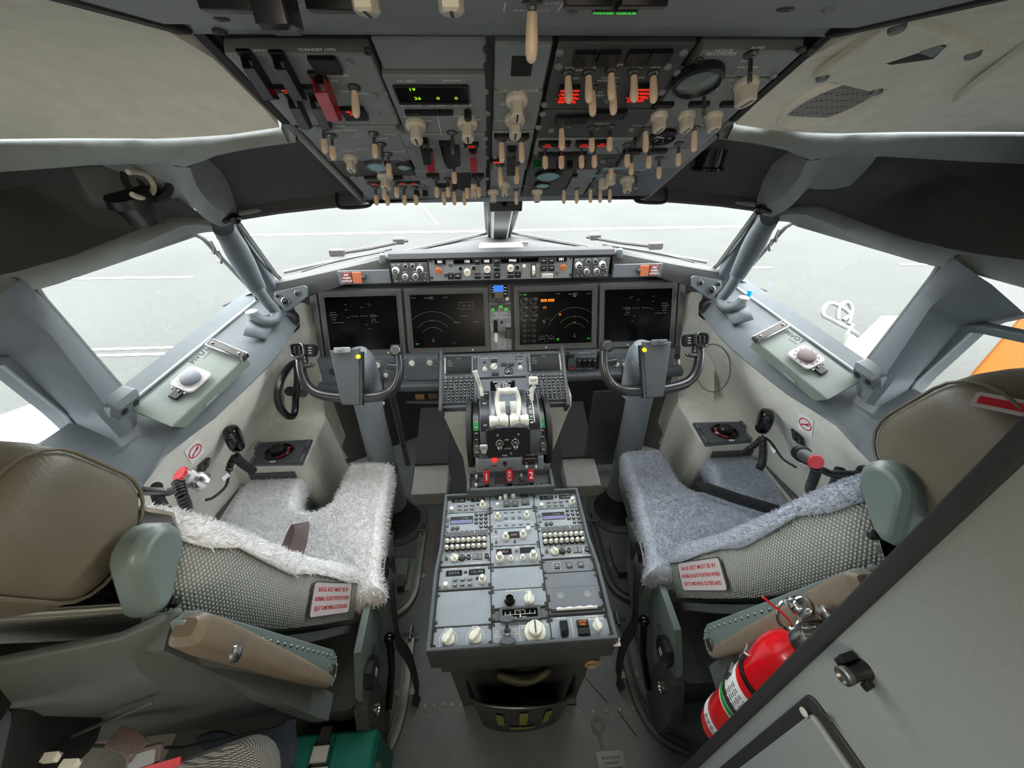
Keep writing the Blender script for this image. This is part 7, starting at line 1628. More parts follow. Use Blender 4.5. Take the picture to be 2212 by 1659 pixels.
# ------------------------------------------------------------------ side consoles and what hangs on the side walls
from mathutils.bvhtree import BVHTree
BW = {s_: BVHTree.FromPolygons(m_.v, m_.f) for s_, m_ in ((-1, WALL), (1, WALL.mirror()))}
def onwall(s, px, py):
    D = (at(px, py, d=1)-CAM).normalized(); h, n, _, _ = BW[s].ray_cast(CAM, D)
    n = n if n.dot(D) < 0 else -n
    return h+n*.001, n
def wframe(s, px, py):
    h, n = onwall(s, px, py); up = (V((0, 0, 1))-n*n.z).normalized(); return frame(h, up.cross(n), up)
for s in (-1, 1):
    sd, ot = ('left', 'captain') if s < 0 else ('right', 'first officer')
    S = lambda m: m if s < 0 else m.mirror()
    def A(px, py, **k):
        return at(px, py, **k)
    CM = Tm() if s < 0 else MX.Diagonal((-1, 1, 1, 1))
    t = Th('side_console', 'beige side console bin under the window ledge on the %s side' % ot, 'console', (s*.9, 1.2, 0), 'side consoles')
    tp = [(-.785, 1.36), (-.775, 1.10), (-.80, 1.065), (-1.14, 1.065), (-1.14, 1.36)]
    m = Mb(); m.add(loft([[(x+.03, y, 0) for x, y in tp], [(x+.012, y, .40) for x, y in tp], [(x, y, .54) for x, y in tp], [(x-.01*(x > -.9), y, .548) for x, y in tp]])); t.part('bin', S(m), 'sidewall_beige', bevel=.006)
    m = Mb(); m.add(loft([[(x, y, z) for x, y, z in ((-.785, 1.33, .54), (-1.12, 1.33, .54), (-1.12, 1.48, .70), (-.80, 1.48, .70))], [(x, y, z) for x, y, z in ((-.785, 1.335, .30), (-1.12, 1.335, .30), (-1.12, 1.5, .30), (-.80, 1.5, .30))]])); t.part('sloping_end', S(m), 'sidewall_beige', bevel=.006)
    m = Mb(); m.add(box(.17, .004, .035, .001), Tm(-.90, 1.063, .50)); t.part('pocket', S(m), 'dark_grey')
    m = Mb(); m.add(ext([(-1.05, .66), (-.90, .66), (-.88, 1.06), (-1.05, 1.06)][::-1] if 0 else [(-1.14, .60), (-1.022, .60), (-1.022, 1.064), (-1.14, 1.064)], .0, .455, .004)); t.part('lower_shelf', S(m), 'sidewall_beige')
    m = Mb(); m.add(ext(inset([(-1.13, .70), (-1.03, .70), (-1.03, 1.05), (-1.13, 1.05)], .004), .455, .461, .001)); sp = t.part('shelf_plate', S(m), 'console_dark')
    if s > 0:
        p = V((1.075, .96, .461)); m = Mb(); m.add(ring([(x*.036, y*.042) for x, y in circ(1, 28)], [(x*.031, y*.037) for x, y in circ(1, 28)], 0, .003), Tm(*p)); t.part('cup_rim', m, 'panel_grey', sp); m = Mb(); m.add(ext([(x*.031, y*.037) for x, y in circ(1, 28)], 0, .0012), Tm(*p)); t.part('cup_hole', m, 'black_matte', sp)
    t.done()
    # oxygen mask box lid
    t = Th('oxygen_mask_box', 'dark grey lid with round black mask port and red tab on the %s console' % ot, 'oxygen box', (s*.91, 1.2, .55), 'oxygen mask boxes')
    qd = [A(541, 1004, z=.556), A(653, 1003, z=.556), A(675, 949, z=.556), A(556, 956, z=.556)]
    m = Mb(); m.add(ext([(p.x, p.y) for p in qd], .549, .556, .001)); t.part('base_plate', S(m), 'console_dark')
    c = sum(qd, V())/4
    m = Mb(); m.add(ext([(c.x+(p.x-c.x)*.84, c.y+(p.y-c.y)*.92) for p in qd], .556, .561, .001)); ld = t.part('lid', S(m), 'console_dark')
    for f in (.18, .82):
        for e in ((0, 3), (1, 2)):
            p = lerp(qd[e[0]], qd[e[1]], f); p = c+(p-c)*.93; m = Mb(); m.add(cyl(.006, -.018, .018, 10, .001), Tm(p.x, p.y, .562) @ Rx(90)); t.part('hinge', S(m), 'panel_blue_grey')
    o = A(603, 976, z=.562)
    m = Mb(); m.add(lathe([(.050, 0), (.049, .006), (.042, .010), (.040, .004), (1e-5, .003)], 28), Tm(*o) @ Rz(20) @ Sc(1.05, .85, 1)); pt = t.part('mask_port', S(m), 'black_gloss', ld)
    m = Mb(); m.add(lathe([(.026, 0), (.027, .016), (.02, .022), (.010, .020), (1e-5, .021)], 20), Tm(o.x-.002, o.y, o.z+.004)); t.part('mask_valve', S(m), 'black_plastic', ld)
    m = Mb(); m.add(arc(.034, -75, 25, .011, 12), Tm(o.x, o.y, o.z+.0085)); t.part('red_tab', S(m), 'fire_red', ld, label='red tab beside the port')
    m = Mb(); m.add(box(.020, .008, .001), Tm(*lerp(qd[0], qd[1], .42)) @ Tm(0, .010, .006)); t.part('tag', S(m), 'paper_white', ld); t.done()
    # oxygen control plate with two knobs
    t = Th('console_knob_plate', 'small dark plate with two pale knobs ahead of the %s oxygen box' % ot, 'control plate', (s*.88, 1.36, .57), 'console knob plates')
    kn = V((0, -.73, .684)); kD = at(664, 930, d=1)-CAM; kc = CAM+kD*(kn.dot(V((0, 1.33, .543))-CAM)/kn.dot(kD)); kf = frame(kc, (1, 0, 0), (0, .684, .73))
    if s < 0: kc_ = kc
    if s > 0: kf = frame((-kc_.x, kc_.y, kc_.z), (1, 0, 0), (0, .684, .73))
    m = Mb(); m.add(ext(rrect(.11, .06, .008), 0, .006, .001), kf); t.part('plate', m, 'console_dark')
    for u in (-.028, .028): m = Mb(); m.add(lathe([(.010, 0), (.010, .008), (.007, .010), (.007, .022), (.010, .026), (.008, .032), (1e-5, .033)], 14), kf @ Tm(u, 0, .006)); t.part('knob', m, 'knob_ivory' if 0 else 'knob_grey')
    t.done()
    # hand microphone and cord
    if s < 0: c = A(502, 950, x=-.885); e0 = A(508, 985, x=-.87)
    else: c = at(1655, 912, x=.885); e0 = at(1648, 945, x=.87)
    t = Th('hand_microphone', 'black hand microphone with coiled cord clipped to the %s side wall' % ot, 'microphone', c, 'hand microphones')
    hf = frame(c, (s*-.35, -.93, .1), (0, .1, 1))
    nx = hf @ V((0, 0, 1))-c
    if (nx.x > 0) != (s < 0): hf = hf @ Ry(180)
    m = Mb(); L = []
    for z, q1 in ((-.016, .7), (-.008, .95), (.010, 1), (.022, .9), (.028, .6)): L.append([(x*q1, y*q1, z) for x, y in [(-.020, -.048), (.020, -.048), (.030, -.01), (.034, .022), (.026, .046), (0, .052), (-.026, .046), (-.034, .022), (-.030, -.01)]])
    m.add(loft(L), hf); t.part('body', m, 'black_gloss', sub=1)
    m = Mb(); m.add(box(.012, .030, .012, .003), hf @ Tm(-.034 if s < 0 else .034, .005, .004)); t.part('talk_key', m, 'black_plastic')
    if s < 0:
        m = Mb(); m.add(coil(spline([e0, A(522, 1000, x=-.87), A(548, 1018, x=-.86)], 5), .011, .0035, 16)); t.part('coiled_cord', m, 'rubber')
        m = Mb(); m.add(coil(spline([e0, A(497, 1005, x=-.89), A(495, 1018, x=-.89)], 4), .008, .003, 7)); m.add(tube(spline([A(495, 1018, x=-.89), A(488, 1050, x=-.90), A(462, 1074, x=-.915), A(445, 1080, x=-.92)], 4), .004, 6)); t.part('wall_cord', m, 'rubber')
        m = Mb(); m.add(box(.022, .002, .014), Tm(*A(488, 1030, x=-.885)) @ Rz(70)); t.part('cord_tag', m, 'paper_white')
    else:
        m = Mb(); m.add(coil(spline([e0, at(1648, 990, x=.86), at(1641, 1012, x=.84)], 5), .010, .0035, 16)); m.add(coil(spline([e0, at(1625, 965, x=.86), at(1606, 978, x=.85)], 4), .008, .003, 12)); t.part('coiled_cord', m, 'rubber')
        m = Mb(); m.add(tube(spline([e0, at(1665, 955, x=.90), at(1690, 990, x=.915), at(1720, 1010, x=.93)], 4), .004, 6)); t.part('wall_cord', m, 'rubber'); m = Mb(); m.add(box(.022, .002, .014), Tm(*at(1668, 972, x=.89)) @ Rz(-70)); t.part('cord_tag', m, 'paper_white')
    t.done()
    # no smoking sticker
    c = A(420, 974, x=-.918) if s < 0 else at(1741, 916, x=.918)
    t = Th('no_smoking_sticker', 'white sticker with a red crossed ring on the %s side wall' % ot, 'sticker', c, 'no smoking stickers')
    sf = wframe(s, 420, 974) if s < 0 else wframe(s, 1741, 916)
    m = Mb(); m.add(ext(rrect(.050, .070, .003), 0, .0012), sf @ Rz(8)); t.part('sheet', m, 'paper_white')
    t.mark(ring(circ(.022, 28), circ(.0185, 28), 0, .0005), sf @ Tm(0, 0, .0013), 'red_print'); t.mark(box(.0035, .040, .0005), sf @ Rz(-45) @ Tm(0, 0, .0016), 'red_print'); t.mark(box(.026, .004, .0004), sf @ Rz(25) @ Tm(0, -.002, .0013), 'dark_print'); t.done()
    # jack panel
    c = A(437, 1006, x=-.915) if s < 0 else at(1726, 945, x=.915)
    t = Th('jack_panel', 'black audio jack panel below the sticker on the %s side wall' % ot, 'jack panel', c, 'jack panels')
    jf = wframe(s, 437, 1006) if s < 0 else wframe(s, 1726, 945)
    m = Mb(); m.add(ext(rrect(.105, .095, .012), -.004, .002, .001), jf @ Tm(-.01, 0, -.003)); t.part('surround', m, 'sidewall_beige')
    m = Mb(); m.add(ext([(-.022, -.03), (.022, -.03), (.022, .02), (.010, .032), (-.022, .032)], 0, .006, .001), jf); t.part('plate', m, 'black_plastic')
    for u, v in ((-.010, .015), (.010, .015), (-.010, -.004), (.010, -.004), (0, -.020)): m = Mb(); m.add(lathe([(.006, 0), (.006, .003), (.004, .004), (.0035, .001), (1e-5, .001)], 12), jf @ Tm(u, v, .006)); t.part('jack', m, 'dull_steel')
    t.done()
    # chart light
    if s < 0:
        a_, b_ = A(383, 1022, x=-.80), A(440, 1042, x=-.775)
        t = Th('chart_light', 'metal chart light with red ring and coiled black cord, by the white fleece seat', 'lamp', a_, 'chart lights')
    else:
        b_, a_ = at(1722, 975, x=.80), at(1766, 1000, x=.775)
        t = Th('chart_light', 'black chart light with red end cap and coiled cord, by the bluish fleece seat', 'lamp', a_, 'chart lights')
    ax = aim(a_, b_); ln = (b_-a_).length
    m = Mb(); m.add(lathe([(.018, .006), (.020, .010), (.020, ln*.62), (.022, ln*.66)], 24), ax @ Sc(.85, .85, 1)); t.part('barrel', m, 'dull_steel' if s < 0 else 'knob_dark')
    if s < 0:
        m = Mb(); m.add(lathe([(.022, ln*.66), (.026, ln*.75), (.027, ln*.98), (.024, ln), (.021, ln*.92), (1e-5, ln*.90)], 24), ax @ Sc(.85, .85, 1)); t.part('lens_hood', m, 'steel')
        m = Mb(); m.add(cyl(.0175, .020, ln*.48, 24), ax); t.part('maker_label', m, 'label_white')
        m = Mb()
        for k in range(3): m.add(box(.012, .0012, .0005), ax @ Rz(-40) @ Tm(0, -.0178, .035-.006*k) @ Rx(90))
        t.part('label_print', m, 'dark_print')
    else:
        m = Mb(); m.add(lathe([(.022, ln*.66), (.021, ln*.9), (.012, ln), (1e-5, ln)], 24), ax); t.part('lens_hood', m, 'black_plastic'); m = Mb(); m.add(box(.020, .0012, .030), ax @ Tm(0, -.0204, ln*.40)); t.part('maker_label', m, 'label_white')
    m = Mb(); m.add(ext([(x*(.0205 if i % 2 else .0185), y*(.0205 if i % 2 else .0185)) for i, (x, y) in enumerate(circ(1, 32))], .004, .014, .003), ax @ Sc(.9, .9, 1)); t.part('red_ring', m, 'fire_red', label='knurled red ring')
    w_ = V((s*.90, a_.y-.02, a_.z-.03))
    m = Mb(); m.add(tube([lerp(a_, b_, .45)+V((0, 0, -.018)), lerp(lerp(a_, b_, .45), w_, .5)+V((0, 0, -.03)), w_], .010, 10)); m.add(lathe([(.024, 0), (.024, .01), (.016, .016)], 16), aim(w_+V((s*.008, 0, 0)), w_+V((-s, 0, 0)))); t.part('mount_arm', m, 'dull_steel' if s < 0 else 'black_plastic')
    if s < 0: P = [A(384, 1040, x=-.80), A(393, 1070, x=-.78), A(402, 1100, x=-.775), A(385, 1116, x=-.79), A(355, 1100, x=-.83), A(340, 1070, x=-.87), A(338, 1050, x=-.90)]
    else: P = [at(1765, 1012, x=.80), at(1757, 1035, x=.81), at(1750, 1060, x=.83), at(1775, 1075, x=.86), at(1800, 1050, x=.89), at(1815, 1010, x=.92)]
    m = Mb(); m.add(coil(spline(P, 6), .0095, .0038, 34)); t.part('coiled_cord', m, 'rubber'); t.done()
    # tablet tray on the ledge
    c4 = [A(299, 876, z=1.022), A(372, 922, z=.985), A(531, 772, z=1.045), A(466, 717, z=1.075)]
    t = Th('tablet_tray', 'pale grey green tablet tray lettered along its edge, on the %s window ledge' % ot, 'tray', (s*.9, 1.0, 1.0), 'tablet trays')
    e1 = (c4[2]-c4[1]).normalized(); e2 = (c4[0]-c4[1]); e2 = (e2-e1*e2.dot(e1)).normalized()   # along forward, outboard
    TF = frame(c4[1], e1, e2)
    nl = (c4[2]-c4[1]).length; nw = (c4[0]-c4[1]).dot(e2)
    up = V((TF[0][2], TF[1][2], TF[2][2]))
    sg = 1 if up.z > 0 else -1
    def tt_(u, v, h=0): return TF @ Tm(u, v, h*sg)
    m = Mb(); m.add(box(nl, nw, .006, .001), tt_(nl/2, nw/2, 0)); t.part('plate', S(m), 'ledge_green_grey')
    m = Mb(); m.add(loft([[tt_(0, -.002, .002).translation, tt_(nl, -.002, .002).translation, tt_(nl, .004, .002).translation, tt_(0, .004, .002).translation], [tt_(.02, -.006, -.030).translation, tt_(nl, -.006, -.030).translation, tt_(nl, -.001, -.030).translation, tt_(.02, -.001, -.030).translation]])); t.part('flange', S(m), 'ledge_green_grey')
    m = Mb(); m.add(box(.040, .006, .006, .001), tt_(nl*.42, -.008, -.020)); t.part('catch', S(m), 'panel_grey')
    m = Mb(); m.add(box(.022, nw*1.0, .012, .002), tt_(nl-.004, nw*.48, .009)); cl = t.part('clamp', S(m), 'webbing_brown' if 0 else 'screw_dark')
    m = Mb(); m.add(ring(rrect(.028, nw*1.04, .003), rrect(.022, nw*.98, .002), 0, .018, .002), tt_(nl-.004, nw*.48, -.002 if sg > 0 else .016)); t.part('clamp_frame', S(m), 'chrome', cl)
    for f in (.12, .88): m = Mb(); m.add(ball(.004, 10), tt_(nl-.004, nw*f, .016)); t.part('stud', S(m), 'steel', cl)
    tn = V((TF[0][2], TF[1][2], TF[2][2]))*sg
    def onpl(px, py):
        o_, n_ = (c4[1], tn) if s < 0 else (V((-c4[1].x, c4[1].y, c4[1].z)), V((-tn.x, tn.y, tn.z)))
        D = at(px, py, d=1)-CAM; return CAM+D*(n_.dot(o_+n_*.0042-CAM)/n_.dot(D)), n_
    if s < 0: (p1, n1), (p2, _) = onpl(409, 786), onpl(450, 748)
    else: (p1, n1), (p2, _) = onpl(1694, 714), onpl(1740, 742)
    uu = (p2-p1); lt = frame((p1+p2)/2, uu, n1.cross(uu))
    t.txt('PIVOT', uu.length/3.25, lt, 'dark_print', sx=1.0); t.mark(box(uu.length*.4, .0012, .0002), lt @ Tm(uu.length*.12, -.017, 0), 'dark_print')
    mo = tt_(nl*.50, nw*.50, .012)
    m = Mb(); m.add(ext(rrect(.075, .066, .014, 4), 0, .005, .0015), mo if sg > 0 else mo @ Rx(180)); mp = t.part('mount_plate', S(m), 'label_white')
    m = Mb(); m.add(lathe([(.024, .005), (.024, .011), (.021, .013), (1e-5, .013)], 28), mo if sg > 0 else mo @ Rx(180)); t.part('mount_disc', S(m), 'panel_blue_grey' if s < 0 else 'webbing_brown', mp)
    m = Mb()
    for k in range(12): m.add(box(.003, .003, .0008), (mo if sg > 0 else mo @ Rx(180)) @ Rz(30*k+15) @ Tm(.030, 0, .0054))
    t.part('dots', S(m), 'knob_grey' if s < 0 else 'dark_print', mp)
    m = Mb(); m.add(box(.058, .024, .008, .001), tt_(nl*.50-.035, nw*.50, .007)); t.part('mount_foot', S(m), 'black_plastic', mp)
    for k in (-1, 0, 1): m = Mb(); m.add(ball(.0035, 8), tt_(nl*.50-.042, nw*.50+.018*k, .012)); t.part('screw', S(m), 'steel', mp)
    t.done()
    # assist handle and window crank
    t = Th('window_handle', 'padded grey grip tube and bent crank on the post beside the %s windscreen' % ot, 'handle', (s*.8, 1.3, 1.05), 'window grip handles')
    P = [A(482, 492, x=-.725), A(500, 520, x=-.74), A(530, 575, x=-.765), A(556, 622, x=-.785)]
    m = Mb(); m.add(tube(spline(P, 5), .027, 16, scale=[.9, .95, 1, 1, 1, 1.05, 1.1, 1.15, 1.15, 1.15, 1.12, 1.08, 1.04, 1.0, .96, .9])); t.part('grip', S(m), 'trim_blue_grey')
    P = [A(556, 622, x=-.775), A(575, 650, x=-.775), A(596, 674, x=-.765), A(592, 692, x=-.765), A(570, 694, x=-.785), A(548, 682, x=-.81)]
    m = Mb(); m.add(tube(spline(P, 5), .017, 12)); t.part('crank', S(m), 'trim_blue_grey')
    m = Mb(); m.add(lathe([(.016, -.012), (.018, .012), (.010, .016), (1e-5, .016)], 16), Tm(*A(546, 680, x=-.812))); t.part('pivot', S(m), 'panel_grey')
    bp = [A(535, 690, x=-.83), A(600, 680, x=-.775), A(575, 735, x=-.775), A(525, 725, x=-.82)]; m = Mb(); m.add((bp, [(0, 1, 2, 3)])); t.part('base_plate', S(m), 'panel_blue_grey', solid=.008)
    if s > 0: m = Mb(); m.add(cyl(.008, 0, .022, 12, .002), frame(at(1617, 640, x=.84), (1, 0, 0), (0, 1, 0))); t.part('cap', m, 'cyan_cap', label='bright blue cap')
    t.done()
    # hooks on the window edge
    for (px, py), w_ in (((454, 535), 'upper'), ((470, 556), 'lower')):
        a_ = A(px, py, x=-.835); m = Mb(); m.add(tube([a_+V((.012, -.004, .02)), a_+V((.015, -.006, .0)), a_+V((.004, .0, -.016)), a_+V((-.010, .006, -.012))], .0035, 7)); one('sunshade_hook', 'small dark hook on the window edge, %s of the %s pair' % (w_, ot), 'hook', S(m), 'dull_steel', 'sunshade hooks')
    # loop handle above the windscreen
    a_, b_ = A(728, 436, y=1.10), A(803, 432, y=1.10)
    m = Mb(); m.add(tube(spline([a_+V((-.004, .03, .02)), a_, a_+V((.012, -.01, -.012)), b_+V((-.012, -.01, -.012)), b_, b_+V((.004, .03, .02))], 4), .0045, 8)); one('loop_handle', 'flat black loop handle at the windscreen top on the %s side' % ot, 'handle', S(m), 'black_plastic', 'loop handles')
    a_ = A(507, 472, x=-.675); m = Mb(); m.add(ball(.014, 12), Tm(*a_)); m.add(tube([a_, A(480, 478, x=-.70)], .007, 8)); one('post_lamp', 'little dark ball lamp at the top corner of the %s windscreen' % ot, 'lamp', S(m), 'black_gloss', 'windscreen corner lamps')
    # wiper outside
    t = Th('windscreen_wiper', 'grey wiper blade and arm resting outside the %s windscreen' % ot, 'wiper', (s*.5, 1.8, 1.15), 'windscreen wipers')
    yy = lambda px: 1.52+(px-608)*.00115+.06
    a_, b_ = A(612, 588, y=yy(612)), A(845, 537, y=yy(845)); m = Mb(); m.add(sweep([a_, b_], rrect(.022, .010, .002))); t.part('blade', S(m), 'dark_grey')
    m = Mb(); m.add(tube([A(715, 549, y=yy(715)+.03), A(800, 536, y=yy(800)+.03), A(880, 519, y=yy(880)+.03)], .009, 8)); m.add(box(.06, .02, .03, .004), Tm(*A(728, 546, y=yy(728)+.02))); m.add(box(.05, .03, .03, .006), Tm(*A(862, 520, y=yy(862)+.03))); t.part('arm', S(m), 'screw_dark'); t.done()
# steering tiller (captain side only)
t = Th('steering_tiller', 'black half round steering tiller on the wall behind the captain yoke', 'tiller', at(640, 840, x=-.83))
X_ = -.80; P = [at(px, py, x=X_) for px, py in ((640, 785), (622, 795), (606, 822), (599, 850), (603, 875), (616, 894), (630, 900), (637, 888), (639, 860), (642, 825))]
m = Mb(); m.add(tube(spline(P, 4, True), .012, 10, True)); t.part('rim', m, 'black_plastic')
m = Mb(); m.add(tube([at(626, 845, x=X_), at(655, 850, x=-.86)], .018, 12)); t.part('hub', m, 'black_plastic'); t.done()
m = Mb(); c = at(1540, 795, x=.835); P = [at(1540+38*cos(k*PI/12), 795+52*sin(k*PI/12), x=.833) for k in range(24)]
m.add(tube(P, .002, 5, True)); one('access_cover', 'round flush access cover outlined on the beige wall behind the right yoke', 'cover', m, 'console_dark')
# gasper and cup fittings in the side recesses
c = at(285, 420, x=-.80)
t = Th('oxygen_hose_reel', 'dark bracket and black cup with a cream ring in the left upper recess', 'fitting', c)
gf = frame(at(300, 402, x=-.76), (.72, .6, 0), (-.2, .3, .93)); gf = aim(at(282, 400, x=-.79), CAM)
m = Mb(); m.add(loft([[(x*q1, y*q1, z) for x, y in rrect(.11, .12, .02, 3)] for z, q1 in ((-.05, 1), (-.01, .95), (.0, .8))]), gf @ Tm(-.03, .02, -.02)); t.part('bracket', m, 'seat_dark')
P = [at(px, py, x=-.765) for px, py in ((277, 372), (295, 371), (318, 380), (332, 402), (325, 422), (308, 428), (285, 420))]
m = Mb(); m.add(tube(spline(P, 4), .0055, 10)); t.part('ring', m, 'knob_ivory', label='cream ring')
m = Mb(); m.add(lathe([(.040, -.05), (.045, -.01), (.040, .005), (.030, .005), (.028, -.03), (1e-5, -.03)], 24), gf @ Tm(.03, .005, -.02)); t.part('socket', m, 'black_matte')
m = Mb(); m.add(lathe([(.05, .0), (.055, .02), (.045, .024), (.04, .06), (.038, .075), (1e-5, .075)], 24), aim(at(272, 418, x=-.80), at(305, 462, x=-.80)) @ Sc(.8)); t.part('cup', m, 'black_plastic'); t.done()
c = at(1536, 335, y=1.0)
t = Th('cup_fitting', 'small black ribbed cup under a bracket in the right windscreen recess', 'fitting', c)
m = Mb(); m.add(lathe([(.038, .030), (.052, .040), (.052, .046), (.030, .046)], 24), Tm(c.x, c.y, c.z-.01)); m.add(box(.06, .03, .05, .004), Tm(c.x-.01, c.y+.01, c.z+.06)); t.part('bracket', m, 'black_plastic')
m = Mb(); m.add(lathe([(.036, -.030), (.036, -.024), (.031, -.022), (.034, .020), (.034, .03), (.028, .03), (.026, -.02), (1e-5, -.02)], 24), Tm(c.x, c.y, c.z)); t.part('cup', m, 'black_gloss'); t.done()
# ceiling fittings on the right, set on the liner
_lm = LINER.mirror(); BV = BVHTree.FromPolygons(_lm.v, _lm.f)
def onceil(px, py):
    D = (at(px, py, d=1)-CAM).normalized(); h, n, _, _ = BV.ray_cast(CAM, D)
    if h is None: h = at(px, py, x=1.0); n = V((0, 0, -1))
    return h, (n if n.dot(D) < 0 else -n)
c, n = onceil(1798, 218); u_ = V((1, 0, 0)); u_ = (u_-n*u_.dot(n)).normalized(); cf = frame(c, u_, n.cross(u_))
wr = (onceil(1875, 214)[0]-onceil(1712, 214)[0]).length*.44
t = Th('ceiling_speaker', 'round perforated speaker recessed in the beige ceiling', 'speaker', c)
m = Mb(); m.add(lathe([(wr*1.22, -.004), (wr*1.14, .006), (wr*1.04, .008), (wr*.98, .003), (wr*.96, .0015)], 36, False), cf); t.part('surround', m, 'ceiling_beige')
sm = mat('perforated', '8a8c88', .5, .3, var=0); nt = sm.node_tree; b = nt.nodes['Principled BSDF']; tc = nt.nodes['Texture Coordinate']; vo = nt.nodes.new('ShaderNodeTexVoronoi'); vo.inputs['Scale'].default_value = 125; vo.inputs['Randomness'].default_value = 0
cr = nt.nodes.new('ShaderNodeValToRGB'); cr.color_ramp.interpolation = 'CONSTANT'; cr.color_ramp.elements[0].color = (.004, .004, .004, 1); cr.color_ramp.elements[1].color = (.22, .22, .21, 1); cr.color_ramp.elements[1].position = .28
nt.links.new(tc.outputs['Object'], vo.inputs['Vector']); nt.links.new(vo.outputs['Distance'], cr.inputs['Fac']); nt.links.new(cr.outputs['Color'], b.inputs['Base Color'])
m = Mb(); m.add(cyl(wr*.98, .0, .0014, 36), cf); t.part('grille', m, 'perforated'); t.done()
def cplate(pts, fs):
    Q = [onceil(*p) for p in pts]; n = sum((q[1] for q in Q), V()).normalized(); P = [q[0] for q in Q]; c = sum(P, V())/len(P)
    return P, n, c, [[c+(p-c)*f+n*h for p in P] for f, h in fs]
P, n, cc, L = cplate([(1760, 155), (1895, 190), (2140, 95), (1950, 20)], ((1.0, -.004), (.99, .006), (.96, .009)))
t = Th('ceiling_hatch', 'beige ceiling panel with four screws and a dark angular opening', 'panel', cc)
m = Mb(); m.add(loft(L)); t.part('panel', m, 'ceiling_beige', bevel=.002)
for p in P: m = Mb(); m.add(lathe([(.008, 0), (.007, .004), (.004, .005), (1e-5, .004)], 12), frame(cc+(p-cc)*.86+n*.0085, (1, 0, 0), n.cross(V((1, 0, 0))))); t.part('screw', m, 'dull_steel')
def onpn(px, py, h):
    D = at(px, py, d=1)-CAM; o = cc+n*h; return CAM+D*(n.dot(o-CAM)/n.dot(D))
for nm, ma, h, pts in (('opening', 'black_matte', .0092, ((1895, 135), (1925, 140), (2015, 128), (2045, 100), (1975, 78), (1950, 80))), ('inner_wall', 'liner_grey', .0108, ((1985, 115), (2014, 125), (2043, 102), (2002, 90)))):
    m = Mb(); m.add(loft([[onpn(*p, h) for p in pts], [onpn(*p, h+.0012) for p in pts]])); t.part(nm, m, ma)
t.done()
P, n, cc, L = cplate(((2060, 212), (2212, 252), (2420, 190), (2260, 60)), ((1.03, -.004), (1.0, .006), (.985, .008)))
m = Mb(); m.add(loft(L)); one('ceiling_cover', 'plain beige ceiling cover beyond the hatch, cut by the photo edge', 'panel', m, 'ceiling_beige', bevel=.002)
# ------------------------------------------------------------------ partition at the doorway, right foreground
E0 = V((.335, .193, 0)); WD = V((.172, -.985, 0)).normalized(); WN = V((-WD.y*-1, WD.x*-1, 0)); WN = V((-.985, -.172, 0))
WF = frame(E0, WD, (0, 0, 1))           # u runs aft along the wall, v up, n towards the aisle
if V((WF[0][2], WF[1][2], 0)).dot(WN) < 0: WF = frame(E0+WD*0, -WD, (0, 0, 1)); UU = -1
else: UU = 1
def wpx(px, py, h=0):
    o = E0+WN*h; D = at(px, py, d=1)-CAM; p = CAM+D*(WN.dot(o-CAM)/WN.dot(D)); return (p-o).dot(WD), p.z
def wm(u, z, h=0): return WF @ Tm(u*UU, z, h)
m = Mb(); m.add(ext([(0, 0), (1.2, 0), (1.2, 2.05), (0, 2.05)] if UU > 0 else [(-1.2, 0), (0, 0), (0, 2.05), (-1.2, 2.05)], -.035, 0), WF); pw = struct('wall_doorway', m, 'door_grey')
m = Mb(); m.add(loft([[(lambda q: (q.x, q.y, z))(E0+WD*(.008+y)+WN*(x-.012)) for x, y in rrect(.034, .018, .004)] for z in (0, 2.05)])); struct('edge_strip', m, 'door_black', parent=pw)
# raised inset panel near the bottom of the picture
u0, z1 = wpx(1752, 1494); u1 = u0+.50
def slab(ua, ub, za, zb, h0, h1, r, ch, nm, ma):
    m = Mb(); m.add(ext(rrect(ub-ua, zb-za, r, 4), h0, h1, ch), wm((ua+ub)/2, (za+zb)/2)); return struct(nm, m, ma, parent=pw)
slab(u0, u1, .25, z1, -.002, .004, .012, .002, 'panel_surround', 'door_black'); slab(u0+.016, u1-.016, .27, z1-.016, .002, .010, .008, .003, 'inset_panel', 'door_grey')
for px, py in ((1737, 1538), (1782, 1556)): u, z = wpx(px, py, .010); m = Mb(); m.add(lathe([(.0055, 0), (.005, .002), (.0028, .0025), (.0024, .0006), (1e-5, .0006)], 12), wm(u, z, .006 if px > 1760 else .010)); struct('screw', m, 'knob_grey' if px < 1760 else 'screw_dark', parent=pw)
# coat hook
u, z = wpx(1818, 1462, .03)
t = Th('coat_hook', 'black coat knob with a round metal face on the grey partition', 'hook', wm(u, z).translation)
hk = wm(u, z) @ Sc(.76)
m = Mb(); m.add(lathe([(.014, 0), (.012, .008), (.011, .02), (.0125, .032)], 20), hk); t.part('stem', m, 'black_plastic')
m = Mb(); m.add(lathe([(.0125, .030), (.0125, .037), (.0095, .0385), (.007, .034), (1e-5, .033)], 20), hk); t.part('face', m, 'dull_steel')
m = Mb(); m.add(box(.010, .016, .030, .003), hk @ Tm(-.016 if UU > 0 else .016, .004, .016)); m.add(box(.010, .016, .012, .003), hk @ Tm(.016 if UU > 0 else -.016, -.004, .010)); t.part('prongs', m, 'black_plastic'); t.done()
